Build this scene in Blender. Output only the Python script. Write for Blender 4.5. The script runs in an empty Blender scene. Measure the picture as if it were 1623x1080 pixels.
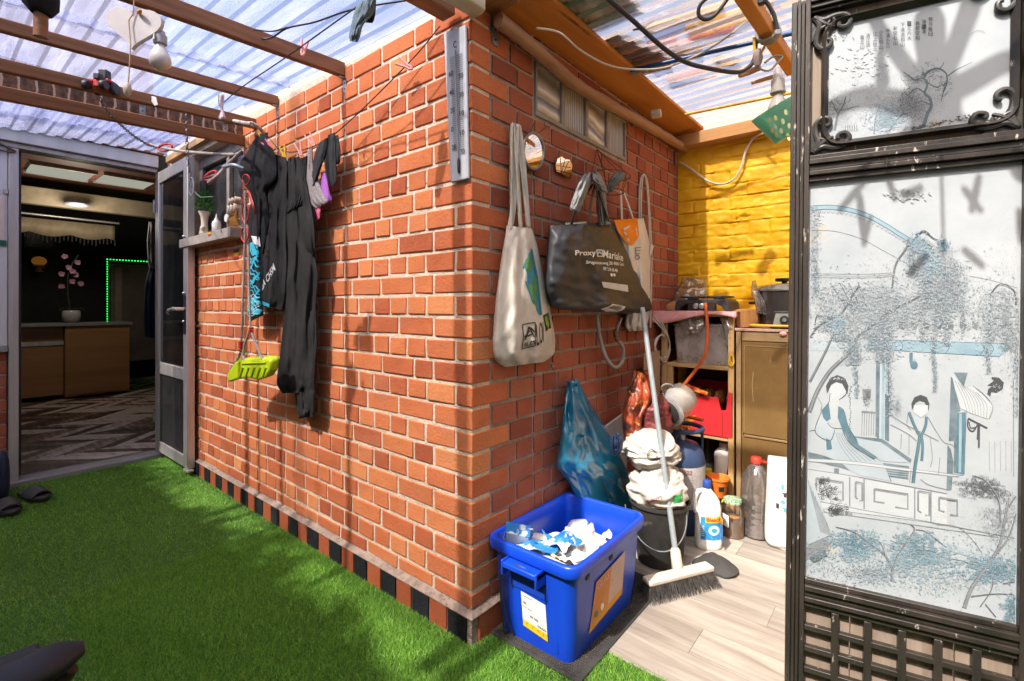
import bpy, bmesh, math, random
import numpy as np
from mathutils import Vector, Matrix, noise as mnoise
from mathutils.bvhtree import BVHTree
random.seed(7)
C = bpy.context.scene.collection
PI = math.pi
V = Vector
# ------------------------------------------------------------------ survey of the place
# origin: foot of the brick corner; +Y runs along the storage-side wall, -X along the courtyard wall
CAM = V((1.086, -1.118, 1.08)); FPX = 764.0
FW = V((-.635, .773, 0)).normalized(); RT = V((.773, .635, 0)).normalized()
def ray(px, py):
    return FW + RT*((px-811.5)/FPX) + V((0, 0, (485-py)/FPX))
def onplane(px, py, p0, n):
    d = ray(px, py); return CAM + d*((p0-CAM).dot(n)/d.dot(n))
def Lw(px, py, o=0): return onplane(px, py, V((0, -o, 0)), V((0, 1, 0)))      # courtyard brick wall, o metres in front
def Rw(px, py, o=0): return onplane(px, py, V((o, 0, 0)), V((1, 0, 0)))       # storage brick wall
def Gd(px, py, z=0): return onplane(px, py, V((0, 0, z)), V((0, 0, 1)))       # ground
def Yp(px, py, y): return onplane(px, py, V((0, y, 0)), V((0, 1, 0)))         # plane y = const
def Xp(px, py, x): return onplane(px, py, V((x, 0, 0)), V((1, 0, 0)))         # plane x = const
def Rf(px, py, dz=.03): return onplane(px, py, V((0, 0, 2.07-dz)), V((.042, -.05, 1)))   # just under the courtyard roof
def Dp(px, py, d): return CAM + ray(px, py)*d                                  # at depth d
# ------------------------------------------------------------------ materials
def nt(name):
    m = bpy.data.materials.new(name); m.use_nodes = True
    t = m.node_tree; t.nodes.clear(); return m, t
def N(t, kind, **kw):
    n = t.nodes.new(kind)
    for k, v in kw.items():
        if k in n.inputs: n.inputs[k].default_value = v
        else: setattr(n, k, v)
    return n
def c4(c): return (c[0], c[1], c[2], 1)
def M(name, c1, c2=None, scale=12, rough=.6, bump=.15, bscale=60, metal=0, stretch=(1,1,1), spec=.4, lo=.35, hi=.65, c3=None, s3=40, t3=.62, emit=None, es=0, coat=0, sub=0, rvar=.12, dist=.004):
    """principled surface: base colour mottled between c1 and c2, optional specks of c3, noise bump"""
    m, t = nt(name); L = t.links.new
    out = N(t, 'ShaderNodeOutputMaterial'); b = N(t, 'ShaderNodeBsdfPrincipled')
    L(b.outputs[0], out.inputs[0])
    b.inputs['Metallic'].default_value = metal; b.inputs['Specular IOR Level'].default_value = spec
    if coat: b.inputs['Coat Weight'].default_value = coat; b.inputs['Coat Roughness'].default_value = .12
    if sub: b.inputs['Subsurface Weight'].default_value = sub; b.inputs['Subsurface Radius'].default_value = (.01, .01, .01)
    tc = N(t, 'ShaderNodeTexCoord'); mp = N(t, 'ShaderNodeMapping'); mp.inputs['Scale'].default_value = stretch
    L(tc.outputs['Object'], mp.inputs[0])
    n1 = N(t, 'ShaderNodeTexNoise', Scale=scale, Detail=5.0, Roughness=.62); L(mp.outputs[0], n1.inputs['Vector'])
    mr = N(t, 'ShaderNodeMapRange'); mr.inputs[1].default_value = lo; mr.inputs[2].default_value = hi; L(n1.outputs[0], mr.inputs[0])
    mx = N(t, 'ShaderNodeMix', data_type='RGBA'); mx.inputs[6].default_value = c4(c1); mx.inputs[7].default_value = c4(c2 or [x*.8 for x in c1]); L(mr.outputs[0], mx.inputs[0])
    col = mx.outputs[2]
    if c3:
        n3 = N(t, 'ShaderNodeTexNoise', Scale=s3, Detail=6.0, Roughness=.7); L(mp.outputs[0], n3.inputs['Vector'])
        r3 = N(t, 'ShaderNodeMapRange'); r3.inputs[1].default_value = t3; r3.inputs[2].default_value = t3+.05; L(n3.outputs[0], r3.inputs[0])
        m3 = N(t, 'ShaderNodeMix', data_type='RGBA'); L(r3.outputs[0], m3.inputs[0]); L(col, m3.inputs[6]); m3.inputs[7].default_value = c4(c3); col = m3.outputs[2]
    L(col, b.inputs['Base Color'])
    rr = N(t, 'ShaderNodeMapRange'); rr.inputs[3].default_value = max(.03, rough-rvar); rr.inputs[4].default_value = min(1, rough+rvar); L(n1.outputs[0], rr.inputs[0]); L(rr.outputs[0], b.inputs['Roughness'])
    if bump:
        nb = N(t, 'ShaderNodeTexNoise', Scale=bscale, Detail=4.0); L(mp.outputs[0], nb.inputs['Vector'])
        bp = N(t, 'ShaderNodeBump', Strength=bump, Distance=dist); L(nb.outputs[0], bp.inputs['Height']); L(bp.outputs[0], b.inputs['Normal'])
    if emit: b.inputs['Emission Color'].default_value = c4(emit); b.inputs['Emission Strength'].default_value = es
    return m
def glassy(name, tint, opacity=.25, rough=.05, diff=(.8,.8,.8), scale=9, transl=True, gloss=.18):
    """thin see-through plastic or glass: tinted transparency mixed with cloudy translucency and a sheen"""
    m, t = nt(name); L = t.links.new
    out = N(t, 'ShaderNodeOutputMaterial')
    tr = N(t, 'ShaderNodeBsdfTransparent'); tr.inputs[0].default_value = c4(tint)
    df = N(t, 'ShaderNodeBsdfDiffuse'); df.inputs[0].default_value = c4(diff)
    tl = N(t, 'ShaderNodeBsdfTranslucent'); tl.inputs[0].default_value = c4(diff)
    cl = N(t, 'ShaderNodeMixShader', Fac=.5 if transl else 0); L(df.outputs[0], cl.inputs[1]); L(tl.outputs[0], cl.inputs[2])
    tc = N(t, 'ShaderNodeTexCoord'); n1 = N(t, 'ShaderNodeTexNoise', Scale=scale, Detail=5.0); L(tc.outputs['Object'], n1.inputs['Vector'])
    mr = N(t, 'ShaderNodeMapRange'); mr.inputs[1].default_value = .3; mr.inputs[2].default_value = .7; mr.inputs[3].default_value = opacity*.55; mr.inputs[4].default_value = min(1, opacity*1.45); L(n1.outputs[0], mr.inputs[0])
    m1 = N(t, 'ShaderNodeMixShader'); L(mr.outputs[0], m1.inputs[0]); L(tr.outputs[0], m1.inputs[1]); L(cl.outputs[0], m1.inputs[2])
    gl = N(t, 'ShaderNodeBsdfGlossy', Roughness=rough); lw = N(t, 'ShaderNodeLayerWeight', Blend=.35)
    ml = N(t, 'ShaderNodeMath', operation='MULTIPLY_ADD'); ml.inputs[1].default_value = .8; ml.inputs[2].default_value = gloss*.35; L(lw.outputs['Fresnel'], ml.inputs[0])
    m2 = N(t, 'ShaderNodeMixShader'); L(ml.outputs[0], m2.inputs[0]); L(m1.outputs[0], m2.inputs[1]); L(gl.outputs[0], m2.inputs[2])
    L(m2.outputs[0], out.inputs[0]); return m
def emis(name, col, s):
    m, t = nt(name); out = N(t, 'ShaderNodeOutputMaterial'); e = N(t, 'ShaderNodeEmission', Strength=s); e.inputs[0].default_value = c4(col); t.links.new(e.outputs[0], out.inputs[0]); return m
def wood(name, c1, c2, axis='y', rough=.65, fine=55, c3=None, bump=.35):
    s = {'x': (.06, 1, 1), 'y': (1, .06, 1), 'z': (1, 1, .06)}[axis]
    return M(name, c1, c2, scale=fine, rough=rough, bump=bump, bscale=fine*2.2, stretch=s, lo=.3, hi=.7, c3=c3, s3=fine*.6, t3=.66)
# ------------------------------------------------------------------ mesh builder
class MB:
    def __init__(s): s.v = []; s.f = []; s.m = []; s.a = []; s.cm = 0; s.ca = 0.
    def add(s, vs, fs):
        o = len(s.v); s.v += [V(p) for p in vs]
        for f in fs: s.f.append(tuple(i+o for i in f)); s.m.append(s.cm); s.a.append(s.ca)
        return s
    def box(s, x0, x1, y0, y1, z0, z1, jit=0):
        vs = [(x, y, z) for z in (z0, z1) for y in (y0, y1) for x in (x0, x1)]
        if jit: vs = [(x+random.uniform(-jit, jit), y+random.uniform(-jit, jit), z+random.uniform(-jit, jit)) for x, y, z in vs]
        return s.add(vs, [(0,2,3,1),(4,5,7,6),(0,1,5,4),(2,6,7,3),(0,4,6,2),(1,3,7,5)])
    def obox(s, c, sx, sy, sz, rot=None):
        R = rot or Matrix.Identity(3); c = V(c)
        vs = [c+R@V((x*sx/2, y*sy/2, z*sz/2)) for z in (-1, 1) for y in (-1, 1) for x in (-1, 1)]
        return s.add(vs, [(0,2,3,1),(4,5,7,6),(0,1,5,4),(2,6,7,3),(0,4,6,2),(1,3,7,5)])
    def bar(s, p, q, w, h, up=(0,0,1)):
        p, q = V(p), V(q); d = (q-p).normalized(); sd = d.cross(V(up)).normalized(); u = sd.cross(d)
        vs = [a+sd*w/2*i+u*h/2*j for a in (p, q) for j in (-1, 1) for i in (-1, 1)]
        return s.add(vs, [(0,1,3,2),(4,6,7,5),(0,4,5,1),(2,3,7,6),(0,2,6,4),(1,5,7,3)])
    def tube(s, pts, r, n=8, close=False, wob=0):
        pts = [V(p) for p in pts]; k = len(pts); rs = r if isinstance(r, (list, tuple)) else [r]*k
        vs = []; prev = None
        for i, p in enumerate(pts):
            a = pts[(i-1) % k] if (close or i > 0) else pts[i]; b = pts[(i+1) % k] if (close or i < k-1) else pts[i]
            d = (b-a).normalized() if (b-a).length > 1e-9 else V((0, 0, 1))
            if prev is None: sd = d.orthogonal().normalized()
            else:
                sd = prev-d*prev.dot(d); sd = sd.normalized() if sd.length > 1e-6 else d.orthogonal().normalized()
            prev = sd; u = d.cross(sd)
            rr = rs[i]*(1+(random.uniform(-wob, wob) if wob else 0))
            vs += [p+(sd*math.cos(2*PI*j/n)+u*math.sin(2*PI*j/n))*rr for j in range(n)]
        fs = []
        for i in range(k if close else k-1):
            i2 = (i+1) % k
            fs += [(i*n+j, i*n+(j+1) % n, i2*n+(j+1) % n, i2*n+j) for j in range(n)]
        if not close: fs += [tuple(reversed(range(n))), tuple(range((k-1)*n, k*n))]
        return s.add(vs, fs)
    def lathe(s, prof, c, n=28, rot=None, sx=1, sy=1, cap=True):
        R = rot or Matrix.Identity(3); c = V(c); vs = []
        for r, z in prof: vs += [c+R@V((r*math.cos(2*PI*j/n)*sx, r*math.sin(2*PI*j/n)*sy, z)) for j in range(n)]
        fs = []
        for i in range(len(prof)-1): fs += [(i*n+j, i*n+(j+1) % n, (i+1)*n+(j+1) % n, (i+1)*n+j) for j in range(n)]
        if cap:
            if prof[0][0] > 1e-5: fs.append(tuple(reversed(range(n))))
            if prof[-1][0] > 1e-5: fs.append(tuple(range((len(prof)-1)*n, len(prof)*n)))
        return s.add(vs, fs)
    def prism(s, pts, off):
        """outline of 3D points extruded by vector off"""
        pts = [V(p) for p in pts]; off = V(off); n = len(pts)
        return s.add(pts+[p+off for p in pts], [tuple(range(n)), tuple(reversed(range(n, 2*n)))]+[((i+1) % n, i, n+i, n+(i+1) % n) for i in range(n)])
    def poly(s, pts): return s.add(pts, [tuple(range(len(pts)))])
    def grid(s, P):
        """P[r][c] points"""
        nr, nc = len(P), len(P[0]); vs = [p for row in P for p in row]
        return s.add(vs, [(r*nc+c, r*nc+c+1, (r+1)*nc+c+1, (r+1)*nc+c) for r in range(nr-1) for c in range(nc-1)])
    def loops(s, LL, cap0=True, cap1=True):
        """closed rings of equal length skinned together"""
        n = len(LL[0]); vs = [p for l in LL for p in l]
        fs = [(i*n+j, i*n+(j+1) % n, (i+1)*n+(j+1) % n, (i+1)*n+j) for i in range(len(LL)-1) for j in range(n)]
        if cap0: fs.append(tuple(reversed(range(n))))
        if cap1: fs.append(tuple(range((len(LL)-1)*n, len(LL)*n)))
        return s.add(vs, fs)
    def ball(s, c, r, n=16, rot=None, bumpy=0, seed=0):
        r = r if isinstance(r, (tuple, list)) else (r, r, r); R = rot or Matrix.Identity(3); c = V(c); k = n//2
        vs = []
        for i in range(k+1):
            th = PI*i/k
            for j in range(n):
                d = V((math.sin(th)*math.cos(2*PI*j/n), math.sin(th)*math.sin(2*PI*j/n), -math.cos(th)))
                q = 1+(bumpy*mnoise.noise(d*2.3+V((seed*7.1, seed, 0))) if bumpy else 0)
                vs.append(c+R@V((d.x*r[0]*q, d.y*r[1]*q, d.z*r[2]*q)))
        return s.add(vs, [(i*n+j, i*n+(j+1) % n, (i+1)*n+(j+1) % n, (i+1)*n+j) for i in range(k) for j in range(n)])
    def shake(s, amp, sc, seed=0, i0=0):
        for i in range(i0, len(s.v)): s.v[i] = s.v[i]+mnoise.noise_vector(s.v[i]*sc+V((seed*3.7, seed*1.3, 0)))*amp
        return s
    def bvh(s): return BVHTree.FromPolygons(s.v, s.f)
    def build(s, name, mat, parent=None, loc=None, smooth=True, ang=40, bevel=0, seg=2, attr=False, subd=0, solid=0):
        me = bpy.data.meshes.new(name)
        if parent is not None: base = wloc(parent); o_loc = V((0, 0, 0))
        else:
            if loc is None:
                xs = [p.x for p in s.v]; ys = [p.y for p in s.v]; zs = [p.z for p in s.v]
                loc = ((min(xs)+max(xs))/2, (min(ys)+max(ys))/2, min(zs))
            base = V(loc); o_loc = V(loc)
        me.from_pydata([tuple(p-base) for p in s.v], [], s.f)
        for q in (mat if isinstance(mat, (list, tuple)) else [mat]): me.materials.append(q)
        me.polygons.foreach_set('material_index', s.m)
        if attr:
            at = me.attributes.new('rnd', 'FLOAT', 'FACE'); at.data.foreach_set('value', s.a)
        me.validate(); me.update()
        bm = bmesh.new(); bm.from_mesh(me); bmesh.ops.recalc_face_normals(bm, faces=bm.faces); bm.to_mesh(me); bm.free()
        if smooth:
            me.polygons.foreach_set('use_smooth', [True]*len(me.polygons)); me.set_sharp_from_angle(angle=math.radians(ang))
        o = bpy.data.objects.new(name, me); C.objects.link(o); o.location = o_loc
        if parent is not None: o.parent = parent
        if solid: q = o.modifiers.new('Solidify', 'SOLIDIFY'); q.thickness = solid; q.offset = 0
        if bevel: q = o.modifiers.new('Bevel', 'BEVEL'); q.width = bevel; q.segments = seg; q.limit_method = 'ANGLE'; q.angle_limit = math.radians(45)
        if subd: q = o.modifiers.new('Subdivision', 'SUBSURF'); q.levels = subd; q.render_levels = subd
        return o
def wloc(o):
    p = V(o.location)
    while o.parent: o = o.parent; p = p+V(o.location)
    return p
def tag(o, label=None, cat=None, group=None, kind=None):
    for k, x in (('label', label), ('category', cat), ('group', group), ('kind', kind)):
        if x: o[k] = x
    return o
def thing(name, loc, label, cat, group=None):
    o = bpy.data.objects.new(name, None); o.empty_display_size = .05; C.objects.link(o); o.location = loc
    return tag(o, label, cat, group)
def dup(o, loc=None, rot=None, label=None, scale=None):
    def cp(x, par):
        c = x.copy(); C.objects.link(c); c.parent = par
        for ch in [k for k in C.objects if k.parent == x]: cp(ch, c)
        return c
    c = cp(o, None)
    if loc is not None: c.location = loc
    if rot is not None: c.rotation_euler = rot
    if scale is not None: c.scale = scale
    if label: c['label'] = label
    return c
def lerp(a, b, t): return a+(b-a)*t
def cat1(p0, p1, p2, p3, t): return .5*((2*p1)+(-p0+p2)*t+(2*p0-5*p1+4*p2-p3)*t*t+(-p0+3*p1-3*p2+p3)*t**3)
def spline(pts, n):
    """smooth polyline of n points through pts (Vectors or tuples)"""
    pts = [V(p) for p in pts]; k = len(pts)-1; out = []
    for i in range(n):
        u = i/(n-1)*k; j = min(int(u), k-1); t = u-j
        out.append(cat1(pts[max(j-1, 0)], pts[j], pts[j+1], pts[min(j+2, k)], t))
    return out
def rows_at(rows, t):
    k = len(rows)-1; u = t*k; j = min(int(u), k-1); f = u-j
    return [cat1(rows[max(j-1, 0)][i], rows[j][i], rows[j+1][i], rows[min(j+2, k)][i], f) for i in range(len(rows[0]))]
def hang(rows, mf, nr=40, nc=28, amp=.006, freq=5, ph=0, wr=.003, wsc=22, seed=0, back=.35, pw=.5, skew=0, mb=None):
    """cloth or bag hanging on a wall: rows of (xl,yl,xr,yr,base,thick) top to bottom in wall-sketch units, mf maps (x,y,offset) to the place"""
    mb = mb or MB(); fr = []; bk = []
    for r in range(nr):
        t = r/(nr-1); xl, yl, xr, yr, b, T = rows_at(rows, t); a = []; k = []
        for c in range(nc):
            q = c/(nc-1); e = max(0, 1-(2*q-1)**2)**pw
            x, y = lerp(xl, xr, q), lerp(yl, yr, q)
            w = amp*math.sin(2*PI*(freq*q+skew*t)+ph+1.3*math.sin(3*t+ph))*e*(.3+.7*t)
            p = V((q*3+seed, t*4, seed*1.7))
            w += wr*(mnoise.noise(p*wsc*.06)+.5*mnoise.noise(p*wsc*.14)+.14*abs(mnoise.noise(p*wsc*.3)))*e
            a.append(mf(x, y, b+T*e+w)); k.append(mf(x, y, b-back*T*e))
        fr.append(a); bk.append(k)
    mb.loops([fr[r]+list(reversed(bk[r]))[1:-1] for r in range(nr)])
    return mb
def text2d(s, bold=0):
    cu = bpy.data.curves.new('t', 'FONT'); cu.body = s; cu.resolution_u = 3; cu.offset = bold
    ob = bpy.data.objects.new('t', cu); C.objects.link(ob)
    dg = bpy.context.evaluated_depsgraph_get(); me = bpy.data.meshes.new_from_object(ob.evaluated_get(dg))
    vs = [(v.co.x, v.co.y) for v in me.vertices]; fs = [tuple(p.vertices) for p in me.polygons]
    bpy.data.objects.remove(ob); bpy.data.meshes.remove(me); bpy.data.curves.remove(cu)
    if not vs: return [], []
    x0, x1 = min(v[0] for v in vs), max(v[0] for v in vs); y0, y1 = min(v[1] for v in vs), max(v[1] for v in vs)
    return [((x-x0)/(x1-x0+1e-9), (y-y0)/(y1-y0+1e-9)) for x, y in vs], fs
def quadmap(q):
    """q: (tl, tr, br, bl) sketch points -> function of unit (x right, y up)"""
    tl, tr, br, bl = q
    return lambda x, y: tuple(lerp(lerp(bl[i], br[i], x), lerp(tl[i], tr[i], x), y) for i in (0, 1))
def letter(mb, s, q, mf, o, bvh=None, axis=None, lift=.0015, bold=0):
    """lettering s filling sketch quad q; when bvh is given it is laid onto that surface along axis"""
    vs, fs = text2d(s, bold); f = quadmap(q); out = []
    for x, y in vs:
        p = mf(*f(x, y), o)
        out.append(lay(p, bvh, axis, lift))
    mb.add(out, fs)
def lay(p, bvh, axis, lift):
    if bvh:
        h = bvh.ray_cast(p-axis*.4, axis)
        if h[0] is not None: return h[0]-axis*lift
    return p
def patch(mb, pts, mf, o, bvh=None, axis=None, lift=.001, sub=6):
    """a printed patch (4-point sketch quad) laid on a surface as a small grid"""
    f = quadmap(pts)
    mb.grid([[lay(mf(*f(i/sub, 1-j/sub), o), bvh, axis, lift) for i in range(sub+1)] for j in range(sub+1)])
def strip(mb, pts, w, mf, o):
    """brush stroke of sketch width w along sketch points; w may taper (w0,w1)"""
    w0, w1 = w if isinstance(w, tuple) else (w, w); n = len(pts); a = []; b = []
    for i, (x, y) in enumerate(pts):
        x0, y0 = pts[max(i-1, 0)]; x1, y1 = pts[min(i+1, n-1)]; dx, dy = x1-x0, y1-y0; l = math.hypot(dx, dy) or 1
        ww = lerp(w0, w1, i/max(1, n-1))/2
        a.append(mf(x-dy/l*ww, y+dx/l*ww, o)); b.append(mf(x+dy/l*ww, y-dx/l*ww, o))
    mb.add(a+b, [(i, i+1, n+i+1, n+i) for i in range(n-1)])
def rrect(x0, x1, y0, y1, r, z, k=5):
    out = []
    for cx, cy, a0 in ((x1-r, y1-r, 0), (x0+r, y1-r, PI/2), (x0+r, y0+r, PI), (x1-r, y0+r, 1.5*PI)):
        out += [V((cx+r*math.cos(a0+PI/2*i/k), cy+r*math.sin(a0+PI/2*i/k), z)) for i in range(k+1)]
    return out
def Rz(a): return Matrix.Rotation(a, 3, 'Z')
def Rx(a): return Matrix.Rotation(a, 3, 'X')
def Ry(a): return Matrix.Rotation(a, 3, 'Y')
# ------------------------------------------------------------------ common materials
K = {}
K['beam'] = wood('weathered_beam', (.30,.13,.05), (.16,.065,.025), 'y')
K['beamx'] = wood('weathered_beam_along', (.33,.15,.06), (.18,.08,.03), 'x')
K['board'] = wood('orange_board', (.60,.25,.05), (.46,.17,.035), 'y', fine=22, c3=(.09,.035,.015))
K['pole'] = wood('flaking_pole', (.42,.24,.14), (.26,.13,.07), 'y', c3=(.13,.07,.035), fine=34)
K['steel'] = M('galvanised_steel', (.42,.44,.45), (.28,.3,.31), rough=.42, metal=.85, bump=.1, scale=30)
K['black'] = M('black_plastic', (.018,.018,.02), (.03,.03,.032), rough=.42, bump=.05)
K['rubber'] = M('black_cable', (.02,.02,.022), (.035,.035,.035), rough=.55, bump=.05)
K['white'] = M('white_paint', (.72,.71,.69), (.6,.58,.55), rough=.5, bump=.08)
K['greycable'] = M('grey_cable', (.36,.34,.32), (.28,.26,.25), rough=.55, bump=.05)
K['whitecable'] = M('white_cable', (.6,.55,.48), (.5,.45,.38), rough=.55, bump=.05)
K['rope'] = M('grey_rope', (.42,.38,.34), (.26,.22,.19), scale=120, rough=.9, bump=.8, bscale=260)
K['red'] = M('red_plastic', (.55,.035,.03), (.4,.02,.02), rough=.4, bump=.04)
K['yellow'] = M('yellow_plastic', (.75,.48,.02), (.65,.38,.02), rough=.4, bump=.04)
K['pink'] = M('pink_plastic', (.75,.16,.3), (.62,.1,.22), rough=.4, bump=.04)
K['palepink'] = M('pale_pink_plastic', (.75,.38,.36), (.68,.28,.26), rough=.4, bump=.04)
K['blackcloth'] = M('black_cloth', (.012,.012,.013), (.022,.021,.021), rough=.85, bump=.3, bscale=400, spec=.15)
K['charcoal'] = M('charcoal_cloth', (.020,.019,.0185), (.032,.03,.029), rough=.9, bump=.35, bscale=500, spec=.15)
K['ink'] = M('black_ink', (.015,.015,.016), (.03,.03,.03), rough=.6, bump=0)
K['whiteink'] = M('white_ink', (.75,.74,.72), (.6,.59,.57), rough=.6, bump=0)
K['alu'] = M('brushed_aluminium', (.62,.58,.55), (.48,.45,.43), rough=.38, metal=.55, bump=.06, stretch=(1,1,.1), scale=30)
EXPO = 1.07
# ================================================================== camera, light, sky
S_ = bpy.context.scene
cam = bpy.data.cameras.new('camera'); co = bpy.data.objects.new('camera', cam); C.objects.link(co)
cam.sensor_width = 36; cam.lens = FPX/1623*36; cam.shift_y = -55/1623; cam.clip_end = 500; cam.clip_start = .02
co.location = CAM; co.rotation_euler = (PI/2, 0, math.atan2(.635, .773)); S_.camera = co
SUN = V((.03, 1, -1.25)).normalized()
sl = bpy.data.lights.new('sun', 'SUN'); so = bpy.data.objects.new('sun', sl); C.objects.link(so)
sl.energy = 3.9; sl.angle = math.radians(.9); sl.color = (1, .95, .87); so.rotation_euler = SUN.to_track_quat('-Z', 'Y').to_euler(); so.location = (0, -3, 6)
w = bpy.data.worlds.new('World'); S_.world = w; w.use_nodes = True; t = w.node_tree; t.nodes.clear()
wo = N(t, 'ShaderNodeOutputWorld'); bg = N(t, 'ShaderNodeBackground', Strength=.15); sk = N(t, 'ShaderNodeTexSky'); sk.sky_type = 'NISHITA'
sk.sun_disc = False; sk.sun_elevation = math.radians(51); sk.sun_rotation = PI; sk.air_density = 1.0; sk.dust_density = 6.0; sk.ozone_density = 1.0
t.links.new(sk.outputs[0], bg.inputs[0]); t.links.new(bg.outputs[0], wo.inputs[0])
vs = S_.view_settings; vs.view_transform = 'Standard'; vs.look = 'None'; vs.exposure = EXPO; vs.gamma = 1; vs.use_curve_mapping = False
S_.cycles.max_bounces = 10; S_.cycles.transparent_max_bounces = 24; S_.cycles.diffuse_bounces = 5; S_.cycles.caustics_reflective = False; S_.cycles.caustics_refractive = False
S_.cycles.use_denoising = True; S_.cycles.sample_clamp_indirect = 6
# ================================================================== ground
MG = M('turf_backing', (.05,.12,.018), (.035,.09,.012), rough=.95, bump=.5, bscale=300)
tag(MB().box(-3.04, 2.6, -2.7, .235, -.05, -.004).build('ground', MG), kind='structure')
def turf():
    n = 420000; rg = np.random.default_rng(3)
    # denser near the viewpoint
    x = np.concatenate([rg.uniform(-3.03, .56, n//2), rg.uniform(-1.3, .6, n//2)]); y = np.concatenate([rg.uniform(-1.2, .0, n//2), rg.uniform(-.8, .235, n//2)])
    keep = ~((y > -.022) & (x < .022)); 
    ux = ((x-CAM.x)*RT.x+(y-CAM.y)*RT.y); uz = ((x-CAM.x)*FW.x+(y-CAM.y)*FW.y)
    keep &= (uz > .25) & (np.abs(ux) < uz*1.16+.15)
    keep &= ~((x > -.0) & (x < .352) & (y > .068))
    x = x[keep]; y = y[keep]; n = len(x)
    h = rg.uniform(.006, .0125, n); a = rg.uniform(0, 2*PI, n); w_ = rg.uniform(.0006, .0012, n); ln = rg.normal(0, .6, (n, 2))*h[:, None]*1.1
    mat_dir = np.stack([np.sin(x*7+np.sin(y*5)*2), np.cos(y*6+x*3)], 1)*h[:, None]*.12
    ln = ln+mat_dir
    co_ = np.zeros((n, 3, 3)); co_[:, 0, 0] = x-np.cos(a)*w_; co_[:, 0, 1] = y-np.sin(a)*w_; co_[:, 1, 0] = x+np.cos(a)*w_; co_[:, 1, 1] = y+np.sin(a)*w_
    co_[:, 2, 0] = x+ln[:, 0]; co_[:, 2, 1] = y+ln[:, 1]; co_[:, 2, 2] = h; co_[:, :2, 2] = -.002
    me = bpy.data.meshes.new('artificial_turf'); me.vertices.add(n*3); me.vertices.foreach_set('co', co_.ravel()); me.loops.add(n*3); me.loops.foreach_set('vertex_index', np.arange(n*3, dtype=np.int32))
    me.polygons.add(n); me.polygons.foreach_set('loop_start', np.arange(0, n*3, 3, dtype=np.int32)); me.update(calc_edges=True)
    at = me.attributes.new('rnd', 'FLOAT', 'FACE'); at.data.foreach_set('value', rg.uniform(0, 1, n).astype(np.float32))
    m, t = nt('turf_blades'); L = t.links.new
    out = N(t, 'ShaderNodeOutputMaterial'); d = N(t, 'ShaderNodeBsdfPrincipled', Roughness=.5); d.inputs['Specular IOR Level'].default_value = .25
    tl = N(t, 'ShaderNodeBsdfTranslucent'); mx = N(t, 'ShaderNodeMixShader', Fac=.3)
    at_ = N(t, 'ShaderNodeAttribute', attribute_name='rnd'); cr = N(t, 'ShaderNodeValToRGB')
    cr.color_ramp.elements[0].color = (.07,.20,.022,1); cr.color_ramp.elements[1].color = (.38,.58,.10,1)
    e = cr.color_ramp.elements.new(.55); e.color = (.165,.385,.045,1)
    L(at_.outputs['Fac'], cr.inputs[0]); L(cr.outputs[0], d.inputs['Base Color']); L(cr.outputs[0], tl.inputs[0]); L(d.outputs[0], mx.inputs[1]); L(tl.outputs[0], mx.inputs[2]); L(mx.outputs[0], out.inputs[0])
    me.materials.append(m); o = bpy.data.objects.new('artificial_turf', me); C.objects.link(o); tag(o, kind='stuff')
turf()
def laminate():
    """pale grey-beige planks laid along X"""
    m, t = nt('laminate_planks'); L = t.links.new
    out = N(t, 'ShaderNodeOutputMaterial'); b = N(t, 'ShaderNodeBsdfPrincipled', Roughness=.42); L(b.outputs[0], out.inputs[0])
    at = N(t, 'ShaderNodeAttribute', attribute_name='rnd'); tc = N(t, 'ShaderNodeTexCoord'); mp = N(t, 'ShaderNodeMapping'); mp.inputs['Scale'].default_value = (.09, 1, 1)
    cb = N(t, 'ShaderNodeCombineXYZ'); ml = N(t, 'ShaderNodeMath', operation='MULTIPLY'); ml.inputs[1].default_value = 13; L(at.outputs['Fac'], ml.inputs[0]); L(ml.outputs[0], cb.inputs[1]); L(ml.outputs[0], cb.inputs[0])
    va = N(t, 'ShaderNodeVectorMath', operation='ADD'); L(tc.outputs['Object'], va.inputs[0]); L(cb.outputs[0], va.inputs[1]); L(va.outputs[0], mp.inputs[0])
    n1 = N(t, 'ShaderNodeTexNoise', Scale=26.0, Detail=6.0, Roughness=.65, Distortion=.6); L(mp.outputs[0], n1.inputs['Vector'])
    cr = N(t, 'ShaderNodeValToRGB'); cr.color_ramp.elements[0].position = .3; cr.color_ramp.elements[0].color = (.22,.18,.15,1); cr.color_ramp.elements[1].position = .68; cr.color_ramp.elements[1].color = (.42,.375,.325,1)
    L(n1.outputs[0], cr.inputs[0]); hs = N(t, 'ShaderNodeHueSaturation'); mr = N(t, 'ShaderNodeMapRange'); mr.inputs[3].default_value = .82; mr.inputs[4].default_value = 1.12; L(at.outputs['Fac'], mr.inputs[0]); L(mr.outputs[0], hs.inputs['Value']); L(cr.outputs[0], hs.inputs['Color']); L(hs.outputs[0], b.inputs['Base Color'])
    bp = N(t, 'ShaderNodeBump', Strength=.12, Distance=.002); L(n1.outputs[0], bp.inputs['Height']); L(bp.outputs[0], b.inputs['Normal'])
    mb = MB(); wd = .145; y = .237; r = 0
    while y < 1.83:
        x = -.02-(.37*r % .9)
        while x < 2.4:
            x1 = x+.95; mb.ca = random.random(); mb.box(max(x, -.02)+.001, min(x1, 2.4)-.001, y+.001, min(y+wd, 1.83)-.001, -.03, .004); x = x1
            if x1 < -.02: continue
        y += wd; r += 1
    mb.box(-.02, 2.4, .235, 1.83, -.04, .001)
    tag(mb.build('floor', m, attr=True), kind='structure')
laminate()
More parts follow.
